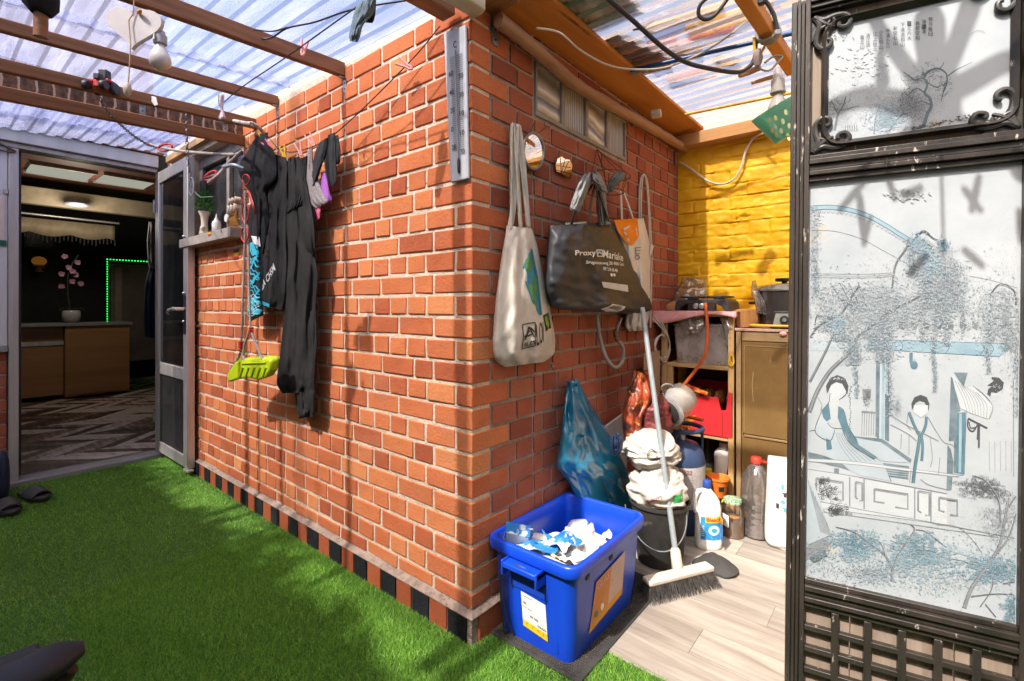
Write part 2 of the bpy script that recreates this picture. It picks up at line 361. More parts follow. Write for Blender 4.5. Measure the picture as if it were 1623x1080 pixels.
# ================================================================== brickwork
def brick_mat(name, ramp, dirt, dirt_amt=.5):
    m, t = nt(name); L = t.links.new
    out = N(t, 'ShaderNodeOutputMaterial'); b = N(t, 'ShaderNodeBsdfPrincipled', Roughness=.92); b.inputs['Specular IOR Level'].default_value = .12; L(b.outputs[0], out.inputs[0])
    at = N(t, 'ShaderNodeAttribute', attribute_name='rnd'); cr = N(t, 'ShaderNodeValToRGB'); els = cr.color_ramp.elements
    els[0].color = c4(ramp[0]); els[1].color = c4(ramp[-1])
    for i, c in enumerate(ramp[1:-1]): e = els.new((i+1)/(len(ramp)-1)); e.color = c4(c)
    tc = N(t, 'ShaderNodeTexCoord'); n1 = N(t, 'ShaderNodeTexNoise', Scale=16.0, Detail=7.0, Roughness=.7); L(tc.outputs['Object'], n1.inputs['Vector'])
    ad = N(t, 'ShaderNodeMath', operation='MULTIPLY_ADD'); ad.inputs[1].default_value = .5; L(n1.outputs[0], ad.inputs[0])
    sb = N(t, 'ShaderNodeMath', operation='SUBTRACT'); L(at.outputs['Fac'], sb.inputs[0]); sb.inputs[1].default_value = .25; L(sb.outputs[0], ad.inputs[2]); L(ad.outputs[0], cr.inputs[0])
    n2 = N(t, 'ShaderNodeTexNoise', Scale=5.0, Detail=8.0, Roughness=.75); L(tc.outputs['Object'], n2.inputs['Vector'])
    mr = N(t, 'ShaderNodeMapRange'); mr.inputs[1].default_value = .52; mr.inputs[2].default_value = .75; mr.inputs[4].default_value = dirt_amt; L(n2.outputs[0], mr.inputs[0])
    mx = N(t, 'ShaderNodeMix', data_type='RGBA'); L(mr.outputs[0], mx.inputs[0]); L(cr.outputs[0], mx.inputs[6]); mx.inputs[7].default_value = c4(dirt)
    n4 = N(t, 'ShaderNodeTexNoise', Scale=130.0, Detail=3.0); L(tc.outputs['Object'], n4.inputs['Vector'])
    m4 = N(t, 'ShaderNodeMapRange'); m4.inputs[1].default_value = .66; m4.inputs[2].default_value = .72; m4.inputs[4].default_value = .55; L(n4.outputs[0], m4.inputs[0])
    mx4 = N(t, 'ShaderNodeMix', data_type='RGBA'); L(m4.outputs[0], mx4.inputs[0]); L(mx.outputs[2], mx4.inputs[6]); mx4.inputs[7].default_value = (.08,.03,.015,1)
    L(mx4.outputs[2], b.inputs['Base Color'])
    n3 = N(t, 'ShaderNodeTexNoise', Scale=90.0, Detail=6.0, Roughness=.7); L(tc.outputs['Object'], n3.inputs['Vector'])
    bp = N(t, 'ShaderNodeBump', Strength=.8, Distance=.005); L(n3.outputs[0], bp.inputs['Height']); L(bp.outputs[0], b.inputs['Normal']); return m
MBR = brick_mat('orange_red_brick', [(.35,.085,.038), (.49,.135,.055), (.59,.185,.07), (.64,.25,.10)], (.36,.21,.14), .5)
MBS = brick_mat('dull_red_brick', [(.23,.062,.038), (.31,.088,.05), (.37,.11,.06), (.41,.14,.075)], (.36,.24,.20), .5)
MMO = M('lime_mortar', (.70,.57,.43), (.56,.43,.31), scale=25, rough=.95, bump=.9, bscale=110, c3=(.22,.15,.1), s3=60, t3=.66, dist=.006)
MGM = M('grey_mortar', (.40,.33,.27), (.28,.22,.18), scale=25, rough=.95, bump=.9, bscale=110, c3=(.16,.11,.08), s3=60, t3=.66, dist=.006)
house = thing('brick_outhouse', (-.2, .2, 0), 'orange brick extension jutting into the courtyard with a black and red plinth', 'building')
def zc(k): return .152+.0743*k
G = .0066                                                     # half joint
WX0, WX1, WZ0, WZ1 = -2.62, -1.77, 1.51, 2.07               # niche with stone sill
def hole_left(x0, x1, z0, z1): return x1 > WX0 and x0 < WX1 and z1 > WZ0+.01
wy0, wy1 = Rw(848, 130).y, Rw(991, 190).y; wz0 = Rw(848, 183).z; wz1 = Rw(848, 96).z
def hole_right(y0, y1, z0, z1): return y1 > wy0 and y0 < wy1 and z1 > wz0+.012 and z0 < wz1-.012
def wall_bricks():
    lm, rm = MB(), MB()
    def jb(mb, a, b, z0, z1, side):
        mb.ca = min(1, max(0, random.gauss(.5, .23))); d = random.uniform(.0008, .0034); j = .0017
        e = random.uniform(-.0015, .0015)
        if side == 'l': mb.box(a+G, b-G, -d, .05, z0+G+e, z1-G+e, jit=j)
        else: mb.box(-.05, d, a+G, b-G, z0+G+e, z1-G+e, jit=j)
    for k in range(-1, 27):
        z0, z1 = (.096, zc(0)) if k < 0 else (zc(k), zc(k+1))
        head = k % 2 == 0
        cl, crr = ((.075, .188) if head else (.184, .093))
        lm.ca = random.gauss(.5, .2); d = random.uniform(.0008, .0025)
        z1 = min(z1, 2.10)
        if z1-z0 > .02: lm.box(-cl+G, d, -d, crr-G, z0+G, z1-G, jit=.0015)
        x = -cl; first = True
        seq = (['q']+['h']*40) if head else ((['h'] if k % 4 == 1 else [])+['s']*20)
        for c in seq:
            wdt = {'q': .149, 'h': .1035, 's': .196}[c]+random.uniform(-.003, .003); a = max(x-wdt, -3.09)
            z1_ = z1; z1 = min(z1, 2.098-.042*x)
            if x-a > .03 and z1-z0 > .02:
                if hole_left(a, x, z0, z1):
                    if a < WX0 < x and WX0-a > .03: jb(lm, a, WX0, z0, z1, 'l')
                    if a < WX1 < x and x-WX1 > .03: jb(lm, WX1, x, z0, z1, 'l')
                else: jb(lm, a, x, z0, z1, 'l')
            z1 = z1_; x = a
            if x <= -3.08: break
        y = crr; seq = ['m'] if head else ['h3', 'h']
        seq = [(.141,)] if head else [(.134,), (.104,)]
        seq = [q[0] for q in seq]+([.06]+[.1035]*30 if head else [.115]+[.2]*20)
        for wdt in seq:
            wdt += random.uniform(-.003, .003); b = min(y+wdt, 1.806)
            if b-y > .02 and z1 < 2.11:
                if hole_right(y, b, z0, z1):
                    if y < wy0 < b and wy0-y > .025: jb(rm, y, wy0, z0, z1, 'r')
                    if y < wy1 < b and b-wy1 > .025: jb(rm, wy1, b, z0, z1, 'r')
                else: jb(rm, y, b, z0, z1, 'r')
            y = b
    # mortar beds a few mm behind the brick faces
    lm.cm = 1; lm.box(-3.09, -.003, .0028, .09, .05, WZ0); lm.prism([(WX1, .0028, WZ0), (-.003, .0028, WZ0), (-.003, .0028, 2.093), (WX1, .0028, 2.093-.042*WX1)], (0, .086, 0)); lm.box(-3.09, WX0, .004, .09, WZ0, 2.2); lm.box(WX0, WX1, .004, .09, WZ1, 2.2)
    rm.cm = 1; rm.box(-.09, -.004, .09, wy0, .05, 2.099); rm.box(-.09, -.004, wy0, wy1, .05, wz0); rm.box(-.09, -.004, wy0, wy1, wz1, 2.099); rm.box(-.09, -.004, wy1, 1.835, .05, 2.099)
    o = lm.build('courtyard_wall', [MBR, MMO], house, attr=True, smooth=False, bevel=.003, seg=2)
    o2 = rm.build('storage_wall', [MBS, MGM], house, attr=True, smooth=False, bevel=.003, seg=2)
wall_bricks()
MBK = brick_mat('black_glazed_brick', [(.012,.013,.015), (.02,.022,.024), (.03,.032,.034)], (.09,.08,.07), .3)
MPR = brick_mat('red_plinth_brick', [(.30,.075,.032), (.38,.10,.04)], (.3,.17,.12), .3)
pl = MB(); x = -.004; i = 0
while x > -3.0:
    pl.cm = 0 if i % 2 == 0 else 1; pl.ca = random.random(); wd = .091+random.uniform(-.003, .003)
    pl.box(x-wd+.004, x-.004, -.02+random.uniform(-.001, .001), .03, -.02, .084, jit=.001); x -= wd; i += 1
y = .012
for wdt in (.19, .2, .2, .2, .2, .2, .2, .2, .19):
    pl.cm = 1; pl.ca = random.random(); pl.box(-.03, .02, y+.004, y+wdt-.004, -.02, .084, jit=.001); y += wdt
pl.cm = 2; pl.box(-3.0, .012, -.013, .02, -.03, .086); pl.box(-.03, .013, .021, 1.8, -.03, .086)
# mortar fillet sloping back from plinth to wall
pl.add([(-3.05,-.022,.083),(.022,-.022,.083),(.022,-.022,.086),(-3.05,-.022,.086),(-3.05,.01,.083),(-.01,.01,.1),(-3.05,.002,.098),(.002,.002,.098)], [(0,1,2,3),(3,2,7,6)])
pl.add([(.022,-.022,.083),(.022,1.8,.083),(.022,1.8,.086),(.022,-.022,.086),(-.002,1.8,.098),(-.002,-.002,.098)], [(0,1,2,3),(3,2,4,5)])
pl.build('plinth', [MBK, MPR, M('plinth_mortar', (.36,.27,.21), (.22,.16,.12), scale=22, rough=.95, bump=1, bscale=90, c3=(.14,.09,.06), s3=45, t3=.6, dist=.008)], house, attr=True, smooth=False, bevel=.002)
MB().box(-3.09, -.25, .1, 1.7, 0, 2.0).box(-.24, -.1, .1, .45, 0, 1.5).build('core', M('rubble', (.2,.15,.12)), house)
# stone sill, dim window behind it
MST = M('grey_stone', (.36,.32,.28), (.26,.23,.2), scale=20, rough=.8, bump=.5, bscale=120, c3=(.12,.11,.1), s3=50)
sillp = MB().box(-2.56, -1.74, -.075, .085, 1.452, 1.508).build('window_sill', MST, house, bevel=.004)
MDG = M('dim_window_glass', (.025,.026,.028), (.05,.05,.052), rough=.12, bump=0, spec=.6)
wf = MB().box(WX0, WX1, .06, .085, 1.51, 1.56).box(WX0, WX1, .06, .085, 2.0, 2.07).box(WX0, WX0+.05, .06, .085, 1.56, 2.0).box(WX1-.05, WX1, .06, .085, 1.56, 2.0).box(-2.16, -2.12, .06, .085, 1.56, 2.0).build('window_frame', M('dull_frame', (.30,.27,.24), (.2,.18,.16)), house, bevel=.003)
MB().box(WX0, WX1, .086, .095, 1.51, 2.06).build('window_pane', MDG, wf)
# strip of glass bricks high in the storage wall
MWF = M('cement_frame', (.33,.29,.25), (.25,.21,.18), rough=.9, bump=.5, bscale=150)
fr = MB(); t_ = .018; n4 = 4; dy = (wy1-wy0)/n4
fr.box(-.05, .006, wy0, wy1, wz0-.0, wz0+t_); fr.box(-.05, .006, wy0, wy1, wz1-t_, wz1)
for i in range(5): yy = wy0+dy*i; fr.box(-.05, .005, max(wy0, yy-.012), min(wy1, yy+.012), wz0+t_, wz1-t_)
gw = fr.build('glass_brick_window', MWF, house, bevel=.003)
def rib_glass(name, ribs, c):
    m, t = nt(name); L = t.links.new; out = N(t, 'ShaderNodeOutputMaterial'); b = N(t, 'ShaderNodeBsdfPrincipled', Roughness=.12); b.inputs['Specular IOR Level'].default_value = .9; L(b.outputs[0], out.inputs[0])
    tc = N(t, 'ShaderNodeTexCoord'); wv = N(t, 'ShaderNodeTexWave', Scale=ribs, Distortion=0.6 if ribs > 8 else 5.0, Detail=2.0); wv.bands_direction = 'Y' if ribs > 8 else 'Z'; L(tc.outputs['Object'], wv.inputs[0])
    cr = N(t, 'ShaderNodeValToRGB'); cr.color_ramp.elements[0].color = c4([x*.35 for x in c]); cr.color_ramp.elements[1].color = c4(c); L(wv.outputs[0], cr.inputs[0]); L(cr.outputs[0], b.inputs['Base Color'])
    bp = N(t, 'ShaderNodeBump', Strength=.8, Distance=.01); L(wv.outputs[0], bp.inputs['Height']); L(bp.outputs[0], b.inputs['Normal']); return m
for i in range(4):
    MB().box(-.05, -.006, wy0+dy*i+.012, wy0+dy*(i+1)-.012, wz0+t_, wz1-t_).build('glass_pane', rib_glass('ribbed_glass' if i % 2 else 'wavy_glass', (22 if i % 2 else 4), ((.72,.66,.60) if i else (.55,.52,.50))), gw)
# ================================================================== yellow painted wall
def yellow_wall():
    X0, X1, Z0, Z1 = -.08, 2.4, 0, 2.12; nx, nz = 300, 290; P = []
    offs = {}
    for r in range(nz):
        z = lerp(Z0, Z1, r/(nz-1)); row = []
        for c in range(nx):
            x = lerp(X0, X1, c/(nx-1)); p = V((x*3, z*3, 4.2))
            cz = z+.012*mnoise.noise(V((x*2.5, z*.9, 1))); kr = math.floor(cz/.0743); fz = cz/.0743-kr
            mod = .2 if kr % 2 else .105; sx = x+(.07 if kr % 4 == 1 else .02)+.008*mnoise.noise(V((z*9, x, 0))); fx = sx/mod-math.floor(sx/mod)
            dz = min(fz, 1-fz)*.0743; dx = min(fx, 1-fx)*mod
            bed = max(0, 1-dz/.006)*(.35+.9*max(0, mnoise.noise(V((x*6, kr*3.1, 2)))+.25)); perp = max(0, 1-dx/.007)*(.2+.6*max(0, mnoise.noise(V((x*5, kr*2.3, 9)))+.1))
            idb = math.floor(sx/mod)+kr*57
            if idb not in offs: offs[idb] = random.uniform(-.004, .004)
            h = offs[idb]-.013*max(bed, perp)+.006*mnoise.noise(V((x*9, z*14, 0)))+.004*mnoise.noise(V((x*30, z*42, 3)))
            if mnoise.noise(V((x*7, z*16, 8))) > .52: h -= .006
            row.append((x, 1.812-h, z))
        P.append(row)
    mb = MB(); mb.grid(P); n = len(mb.v)
    mb.box(-.08, 2.4, 1.845, 1.95, 0, 2.12)
    m = M('yellow_wall_paint', (.78,.44,.008), (.70,.36,.006), scale=9, rough=.55, bump=.25, bscale=120, c3=(.24,.13,.03), s3=30, t3=.67)
    tag(mb.build('wall', m), 'rough brick wall painted bright yellow behind the storage shelves', 'wall')
yellow_wall()
# graffiti-like scratches are worn paint in the material
# ================================================================== surroundings behind and beside the viewpoint
MRE = M('cream_render', (.66,.60,.52), (.58,.52,.44), scale=4, rough=.9, bump=.4, bscale=90)
tag(MB().box(-4.5, 3.2, -2.8, -2.6, -.05, 2.95).build('unseen_shade_wall', MRE, bevel=.01), 'unseen cream rendered wall added behind the viewpoint to shade the courtyard', 'wall')  # unseen wall added here; its height sets the shade edge on the turf
tag(MB().box(2.42, 2.6, -2.59, 1.95, -.05, 1.9).build('side_wall', MRE, bevel=.01), 'cream rendered side wall to the right of the folding screen', 'wall')
nb = thing('neighbour_house', (.5, 5.2, 0), 'neighbouring peach brick house glimpsed through the clear storage roof', 'house')
MNB = M('peach_brick', (.68,.46,.32), (.58,.38,.25), scale=3, rough=.9, bump=.3)
MB().box(-5, 5, 5.2, 7, 0, 3.2).build('wall', MNB, nb)
MB().prism([(-5.2, 5.0, 3.2), (-5.2, 6.1, 3.9), (-5.2, 7.2, 3.2)], (10.4, 0, 0)).build('roof', M('roof_tiles', (.46,.31,.26)), nb)
# ================================================================== corrugated roofs
def corr(x0, x1, y0, y1, zf, pitch=.076, amp=.009, nx=6, jit=0, ph=0, th=.0016):
    """corrugated sheet, ribs along X"""
    prof = []; y = y0+ph
    while y < y1:
        for f, h in ((0, 0), (.22, 0), (.36, 1), (.64, 1), (.78, 0)):
            yy = y+f*pitch
            if yy <= y1: prof.append((yy, h*amp))
        y += pitch
    mb = MB()
    P = [[V((lerp(x0, x1, i/nx), yy, zf(lerp(x0, x1, i/nx), yy)+h)) for yy, h in prof] for i in range(nx+1)]
    mb.grid(P); return mb
def roof_mat(name, clear, tint, diff, streak, transmit=.9):
    m, t = nt(name); L = t.links.new
    out = N(t, 'ShaderNodeOutputMaterial'); tr = N(t, 'ShaderNodeBsdfTransparent'); tr.inputs[0].default_value = c4(tint)
    df = N(t, 'ShaderNodeBsdfDiffuse'); tl = N(t, 'ShaderNodeBsdfTranslucent'); tc = N(t, 'ShaderNodeTexCoord')
    mp = N(t, 'ShaderNodeMapping'); mp.inputs['Scale'].default_value = (.35, 2.2, 1); L(tc.outputs['Object'], mp.inputs[0])
    n1 = N(t, 'ShaderNodeTexNoise', Scale=5.0, Detail=7.0, Roughness=.65); L(mp.outputs[0], n1.inputs['Vector'])
    cr = N(t, 'ShaderNodeValToRGB'); cr.color_ramp.elements[0].position = .3; cr.color_ramp.elements[0].color = c4(streak); cr.color_ramp.elements[1].position = .6; cr.color_ramp.elements[1].color = c4(diff)
    L(n1.outputs[0], cr.inputs[0]); L(cr.outputs[0], df.inputs[0]); L(cr.outputs[0], tl.inputs[0])
    m0 = N(t, 'ShaderNodeMixShader', Fac=.8); L(df.outputs[0], m0.inputs[1]); L(tl.outputs[0], m0.inputs[2])
    mr = N(t, 'ShaderNodeMapRange'); mr.inputs[1].default_value = .3; mr.inputs[2].default_value = .7; mr.inputs[3].default_value = 1-clear-.12; mr.inputs[4].default_value = 1-clear+.12; L(n1.outputs[0], mr.inputs[0])
    m1 = N(t, 'ShaderNodeMixShader'); L(mr.outputs[0], m1.inputs[0]); L(tr.outputs[0], m1.inputs[1]); L(m0.outputs[0], m1.inputs[2])
    gl = N(t, 'ShaderNodeBsdfGlossy', Roughness=.12); lw = N(t, 'ShaderNodeLayerWeight', Blend=.3); ml = N(t, 'ShaderNodeMath', operation='MULTIPLY'); ml.inputs[1].default_value = .5; L(lw.outputs['Fresnel'], ml.inputs[0])
    m2 = N(t, 'ShaderNodeMixShader'); L(ml.outputs[0], m2.inputs[0]); L(m1.outputs[0], m2.inputs[1]); L(gl.outputs[0], m2.inputs[2]); L(m2.outputs[0], out.inputs[0]); return m
def zroof(x, y): return 2.070-.042*x+.05*y
MRL = roof_mat('clear_pvc_sheet', .58, (.94,.94,1.0), (.48,.52,.80), (.28,.32,.56))
MRR = roof_mat('clear_storage_sheet', .55, (1.0,.98,.98), (.88,.85,.88), (.74,.66,.66))
lr = thing('courtyard_roof', (-1.2, -.8, 2.1), 'clear corrugated plastic roof over the courtyard resting on wooden beams', 'roof')
corr(-1.22, .02, -1.7, -.004, lambda x, y: zroof(x, y)+.013).build('roof_sheet', MRL, lr, ang=25)
corr(-2.75, -1.12, -1.7, -.004, zroof).build('roof_sheet', MRL, lr, ang=25)
corr(-3.1, -2.4, -1.7, .05, lambda x, y: zroof(x, y)-.03, ph=.01).build('roof_sheet', MRL, lr, ang=25)
vp_ = []; y = -1.7
while y < -.004:
    for f, h in ((0, 0), (.22, 0), (.36, 1), (.64, 1), (.78, 0)): vp_.append((y+f*.076, h*.009))
    y += .076
for xx, dz_ in ((-1.225, .013), (-2.40, .0)):
    MB().grid([[V((xx, y, zroof(xx, y)+dz_-.0015)) for y, h in vp_], [V((xx, y, zroof(xx, y)+dz_+h-.001)) for y, h in vp_]]).build('rib_end_strip', M('dark_rib_opening', (.06,.055,.05), (.12,.11,.1)), lr, solid=.004)  # dark strips added to imitate the shadowed rib openings at the sheet ends
ivy = MB(); random.seed(19)
for i in range(2600):
    x = random.uniform(-4, 2.2); p = V((x, -2.7+random.gauss(0, .06), 2.95+abs(random.gauss(0, .10+.07*math.sin(x*4)+.05*math.sin(x*9.3))))); d = V((random.gauss(0, 1), random.gauss(0, 1), random.gauss(0, 1))).normalized(); s = d.orthogonal().normalized(); l = random.uniform(.04, .08)
    ivy.add([p, p+d*l*.5+s*l*.4, p+d*l, p+d*l*.5-s*l*.4], [(0, 1, 2, 3)])
tag(ivy.build('ivy', M('ivy_leaf', (.04,.10,.02), (.07,.15,.03)), smooth=False), 'leafy ivy added unseen on the wall behind the viewpoint to dapple the sunlight', 'ivy')  # leaves added out of view to break up the sun at the shade edge
rr_ = thing('storage_roof', (1.1, 1.0, 2.14), 'clear corrugated plastic roof over the storage corner with things lying on it', 'roof')
corr(.06, 2.4, .2, 1.95, lambda x, y: 2.135+.01*x, pitch=.076, amp=.010).build('roof_sheet', MRR, rr_, ang=25)
# ================================================================== roof timbers
def beam(px, py, dz_far, h, wd, label, mat=None, y1=-1.75, name='roof_beam', bk=True):
    """a beam running out from the wall, its wall end seen at (px,py)"""
    p = Lw(px, py, 0); th = thing(name, (p.x, p.y, p.z), label, 'beam', 'timber beams under the courtyard roof')
    q = V((p.x, y1, p.z+dz_far*y1))
    mb = MB(); n = 14
    sec = []
    for i in range(n+1):
        t = i/n; c = p.lerp(q, t)+V((0, -.002, 0)); j = mnoise.noise(V((t*5, px, 0)))*.002
        sec.append([c+V((sx*wd/2+j, 0, sz*h/2+j)) for sx, sz in ((-1, -1), (1, -1), (1, 1), (-1, 1))])
    mb.loops(sec); mb.build('timber', mat or K['beam'], th, bevel=.004)
    return th, p
b1, p1 = beam(545, 112, .050, .058, .03, 'brown roof beam nearest the thermometer, meeting the brick wall at a steel bracket')
b2, p2_ = beam(440, 161, .050, .046, .03, 'brown roof beam between the heart ornament and the red toy tractor')
b3, p3_ = beam(405, 197, .050, .05, .03, 'upper brown beam of the pale-striped board, behind the toy tractor')
b4, p4_ = beam(388, 224, .056, .055, .03, 'lower brown beam of the pale-striped board, above the white door header')
def stripes():
    m, t = nt('striped_board'); L = t.links.new
    out = N(t, 'ShaderNodeOutputMaterial'); b = N(t, 'ShaderNodeBsdfPrincipled', Roughness=.8); L(b.outputs[0], out.inputs[0])
    tc = N(t, 'ShaderNodeTexCoord'); sp = N(t, 'ShaderNodeSeparateXYZ'); L(tc.outputs['Object'], sp.inputs[0])
    n0 = N(t, 'ShaderNodeTexNoise', Scale=30.0); L(tc.outputs['Object'], n0.inputs['Vector'])
    ad = N(t, 'ShaderNodeMath', operation='MULTIPLY_ADD'); ad.inputs[1].default_value = .02; L(n0.outputs[0], ad.inputs[0]); L(sp.outputs[1], ad.inputs[2])
    md = N(t, 'ShaderNodeMath', operation='PINGPONG'); md.inputs[1].default_value = .026; L(ad.outputs[0], md.inputs[0])
    lt = N(t, 'ShaderNodeMath', operation='LESS_THAN'); lt.inputs[1].default_value = .0042; L(md.outputs[0], lt.inputs[0])
    nn = N(t, 'ShaderNodeTexNoise', Scale=45.0, Detail=4.0); L(tc.outputs['Object'], nn.inputs['Vector'])
    cr = N(t, 'ShaderNodeValToRGB'); cr.color_ramp.elements[0].position = .35; cr.color_ramp.elements[0].color = (.05,.028,.018,1); cr.color_ramp.elements[1].position = .65; cr.color_ramp.elements[1].color = (.20,.095,.05,1); L(nn.outputs[0], cr.inputs[0])
    mx = N(t, 'ShaderNodeMix', data_type='RGBA'); L(lt.outputs[0], mx.inputs[0]); L(cr.outputs[0], mx.inputs[6]); mx.inputs[7].default_value = (.5,.36,.25,1); L(mx.outputs[2], b.inputs['Base Color']); return m
zb = (p3_.z+p4_.z)/2; hh = (p3_.z-p4_.z)-.05
mb = MB(); xs = p4_.x-.02
mb.prism([(xs, -.003, p4_.z+.02), (xs, -.003, p3_.z+.04), (xs, -1.72, p3_.z+.04-.086), (xs, -1.72, p4_.z+.02-.096)], (-.018, 0, 0))
tag(mb.build('fascia_board', stripes()), 'brown board with pale vertical stripes between two roof beams', 'board')
# wooden wall plate on the brick wall and batten above the door header
tag(MB().box(-3.0, -1.80, -.03, -.001, 2.10, 2.14).build('wall_plate', wood('plate_wood', (.5,.33,.16), (.36,.2,.09), 'x')), 'pale wooden batten where the far roof sheet meets the brick wall', 'batten')
tag(MB().box(-3.09, -3.03, -1.7, -.035, 2.155, 2.18).build('roof_batten', K['beam']), 'brown wooden batten carrying the roof sheet above the white door header', 'batten')
# roof edge timber by the corner, white gutter tube, dark trimmer
mb = MB(); mb.bar((-.075, -.03, 2.045), (-.075, -1.75, 1.965), .06, .05)
tag(mb.build('edge_beam', K['beam'], bevel=.004), 'dark orange edge beam of the courtyard roof above the thermometer', 'beam')
gut = MB(); gut.loops([[V((.02+dx*.032, y, 2.035+.03*y+dz*.026)) for dx, dz in ((-1,-.7),(-.5,-1),(.5,-1),(1,-.7),(1,.6),(.9,1),(-.9,1),(-1,.6))] for y in (.01, -.3, -.7, -1.75)])
tag(gut.build('light_fitting', M('ivory_plastic', (.5,.46,.38), (.4,.36,.29), rough=.45), bevel=.003), 'ivory plastic tube fitting fixed overhead beside the brick corner', 'fitting')
mb = MB(); mb.bar((.02, .045, 2.09), (.9, -.02, 2.12), .07, .06)
tag(mb.build('trimmer_beam', K['beamx'], bevel=.004), 'dark trimmer beam crossing overhead at the corner of the two roofs', 'beam')
mb = MB(); mb.box(-.09, .12, .0, .10, 2.058, 2.105)
tag(mb.build('corner_block', K['beamx'], bevel=.004), 'brown wooden block on top of the brick corner', 'block')
# steel angle brackets
def bracket(p, label, w=.02, h=.055, out=V((0, -1, 0)), along=V((1, 0, 0)), tilt=0):
    th = thing('steel_bracket', p, label, 'bracket', 'steel brackets on the roof timbers')
    mb = MB(); a = along*w/2; mb.prism([p-a, p+a, p+a-V((0, 0, h)), p-a-V((0, 0, h))], out*.003)
    mb.prism([p-a, p+a, p+a+out*.03, p-a+out*.03], V((0, 0, .003)))
    mb.build('plate', K['steel'], th, smooth=False)
    for f in (.3, .75):
        s = MB(); s.lathe([(.0035, 0), (.003, .002), (0, .0025)], p-V((0, 0, h*f))+out*.003, n=10, rot=out.to_track_quat('Z', 'Y').to_matrix()); s.build('screw', K['black'], th)
    return th
bracket(Lw(547, 126, .001), 'small steel angle bracket under the beam nearest the thermometer')
bracket(Lw(441, 170, .001), 'small steel angle bracket under the beam next to the light bulb')
bracket(V((xs+.022, -.46, 2.04)), 'steel bracket joining the two beams near the toy tractor', w=.024, h=.1, out=V((1, 0, 0)), along=V((0, 1, 0)))
bracket(V((xs+.022, -.10, 2.055)), 'steel bracket joining the two beams beside the hanging laundry', w=.024, h=.09, out=V((1, 0, 0)), along=V((0, 1, 0)))
# ================================================================== thermometer
th = thing('wall_thermometer', Lw(725, 285, .01), 'tall pale grey wall thermometer at the top of the brick corner', 'thermometer')
q = [(706, 52), (722, 42), (738, 284), (716, 288)]
tilt_pts = [Lw(x, y, .014) for x, y in ((705, 52), (736, 40), (740.5, 283), (716, 289))]
mb = MB(); mb.prism(tilt_pts, V((0, .012, 0)))
for e in ((0, 3), (1, 2)): mb.tube([tilt_pts[e[0]]+V((0, .004, 0)), tilt_pts[e[1]]+V((0, .004, 0))], .006, n=8)
mb.build('body', M('pale_grey_plastic', (.50,.51,.53), (.42,.43,.46), rough=.45, bump=.05), th, bevel=.002)
mk = MB(); f = quadmap([(705, 52), (736, 40), (740.5, 283), (716, 289)])
g2 = lambda x, y, o=.0155: Lw(*f(x, y), o)
for i in range(46):
    y = .20+.62*i/45
    for sx in ((.20, .42), (.56, .86)): mk.prism([g2(sx[0], y), g2(sx[1], y), g2(sx[1], y+.003), g2(sx[0], y+.003)], V((0, .0006, 0)))
mk.build('scale', M('grey_ink', (.2,.2,.21), rough=.6, bump=0), th, smooth=False)
nm = MB()
def num(s, x, y, w=.24, h=.034):
    vs_, fs_ = text2d(s, .012); nm.add([g2(x+w*a, y+h*b, .0162) for a, b in vs_], fs_)
num('C', .40, .875, .17, .045)
for i, (s, y) in enumerate((('60', .70), ('40', .575), ('20', .455), ('0', .33), ('20', .21))): num(s, .10, y, .24 if len(s) > 1 else .13)
for s, y in (('50', .665), ('30', .54), ('10', .42), ('10', .29), ('30', .165)): num(s, .62, y, .26)
nm.build('numerals', K['ink'], th, smooth=False)
tb = MB(); tb.tube([g2(.50, .86, .018), g2(.49, .10, .018)], .0022, n=8)
tb.build('glass_tube', M('tube_glass', (.3,.31,.33), rough=.15), th)
bb = MB(); bb.tube([g2(.49, .15, .018), g2(.485, .13, .018), g2(.48, .06, .018), g2(.48, .045, .018)], [.002, .005, .005, .002], n=8); bb.build('bulb', K['black'], th)
# ================================================================== washing line, pegs, laundry
LG = lambda x, y, o: Lw(x, y, .012+o*.62)                       # the laundry hangs close to the bricks
line = [LG(697, 42, .008), LG(645, 103, .03), LG(535, 209, .085), LG(480, 238, .10), LG(445, 238, .105), LG(420, 212, .11), LG(398, 200, .14), V((xs+.03, -.14, 2.05))]
tag(MB().tube(spline(line, 60), .0024, n=6).build('washing_line', K['rubber']), 'dark washing line stretched along the brick wall from thermometer to beam', 'line')
def peg_mb():
    pass
def peg(p, ang, mat, label, L_=.062, yaw=0, lean=0):
    th = thing('clothes_peg', p, label, 'clothes peg', 'plastic clothes pegs')
    for s in (-1, 1):
        mb = MB(); pts = [(0, 0), (.0045*s+.001*s, .012), (.004*s, .022), (.009*s, .04), (.0125*s, .062)]
        ws = [.0055, .0065, .0065, .006, .0045]; lo_ = []
        for (x, z), w_ in zip(pts, ws): lo_.append([V((x+dx*w_*.55, dy*.0045, z)) for dx, dy in ((-1,-1),(1,-1),(1,1),(-1,1))])
        mb.loops([[p+V(v) for v in l] for l in lo_]); mb.build('jaw', mat, th, bevel=.0008)
    mb = MB(); mb.tube([p+V((math.cos(a)*.0042, -.001, .02+math.sin(a)*.0042)) for a in [2*PI*i/10 for i in range(10)]], .0009, n=5, close=True); mb.build('spring', K['steel'], th)
    th.rotation_euler = (lean, ang, yaw); return th
VIEWYAW = math.atan2(.635, .773)
PG = [(416, 226, .12, -.15, 'yellow', 'yellow peg at the left end of the hanging laundry'), (432, 239, .115, -.75, 'pink', 'bright pink peg between the two yellow pegs'),
      (452, 252, .11, -.25, 'yellow', 'yellow peg on the middle of the laundry'), (478, 248, .11, -.3, 'palepink', 'pale pink peg next to the grey cloth'), (499, 232, .105, -.55, 'palepink', 'pale pink peg leaning over the folded black socks')]
for x, y, o, a, k, l in PG: peg(LG(x, y, o), a, K[k], l, yaw=VIEWYAW)
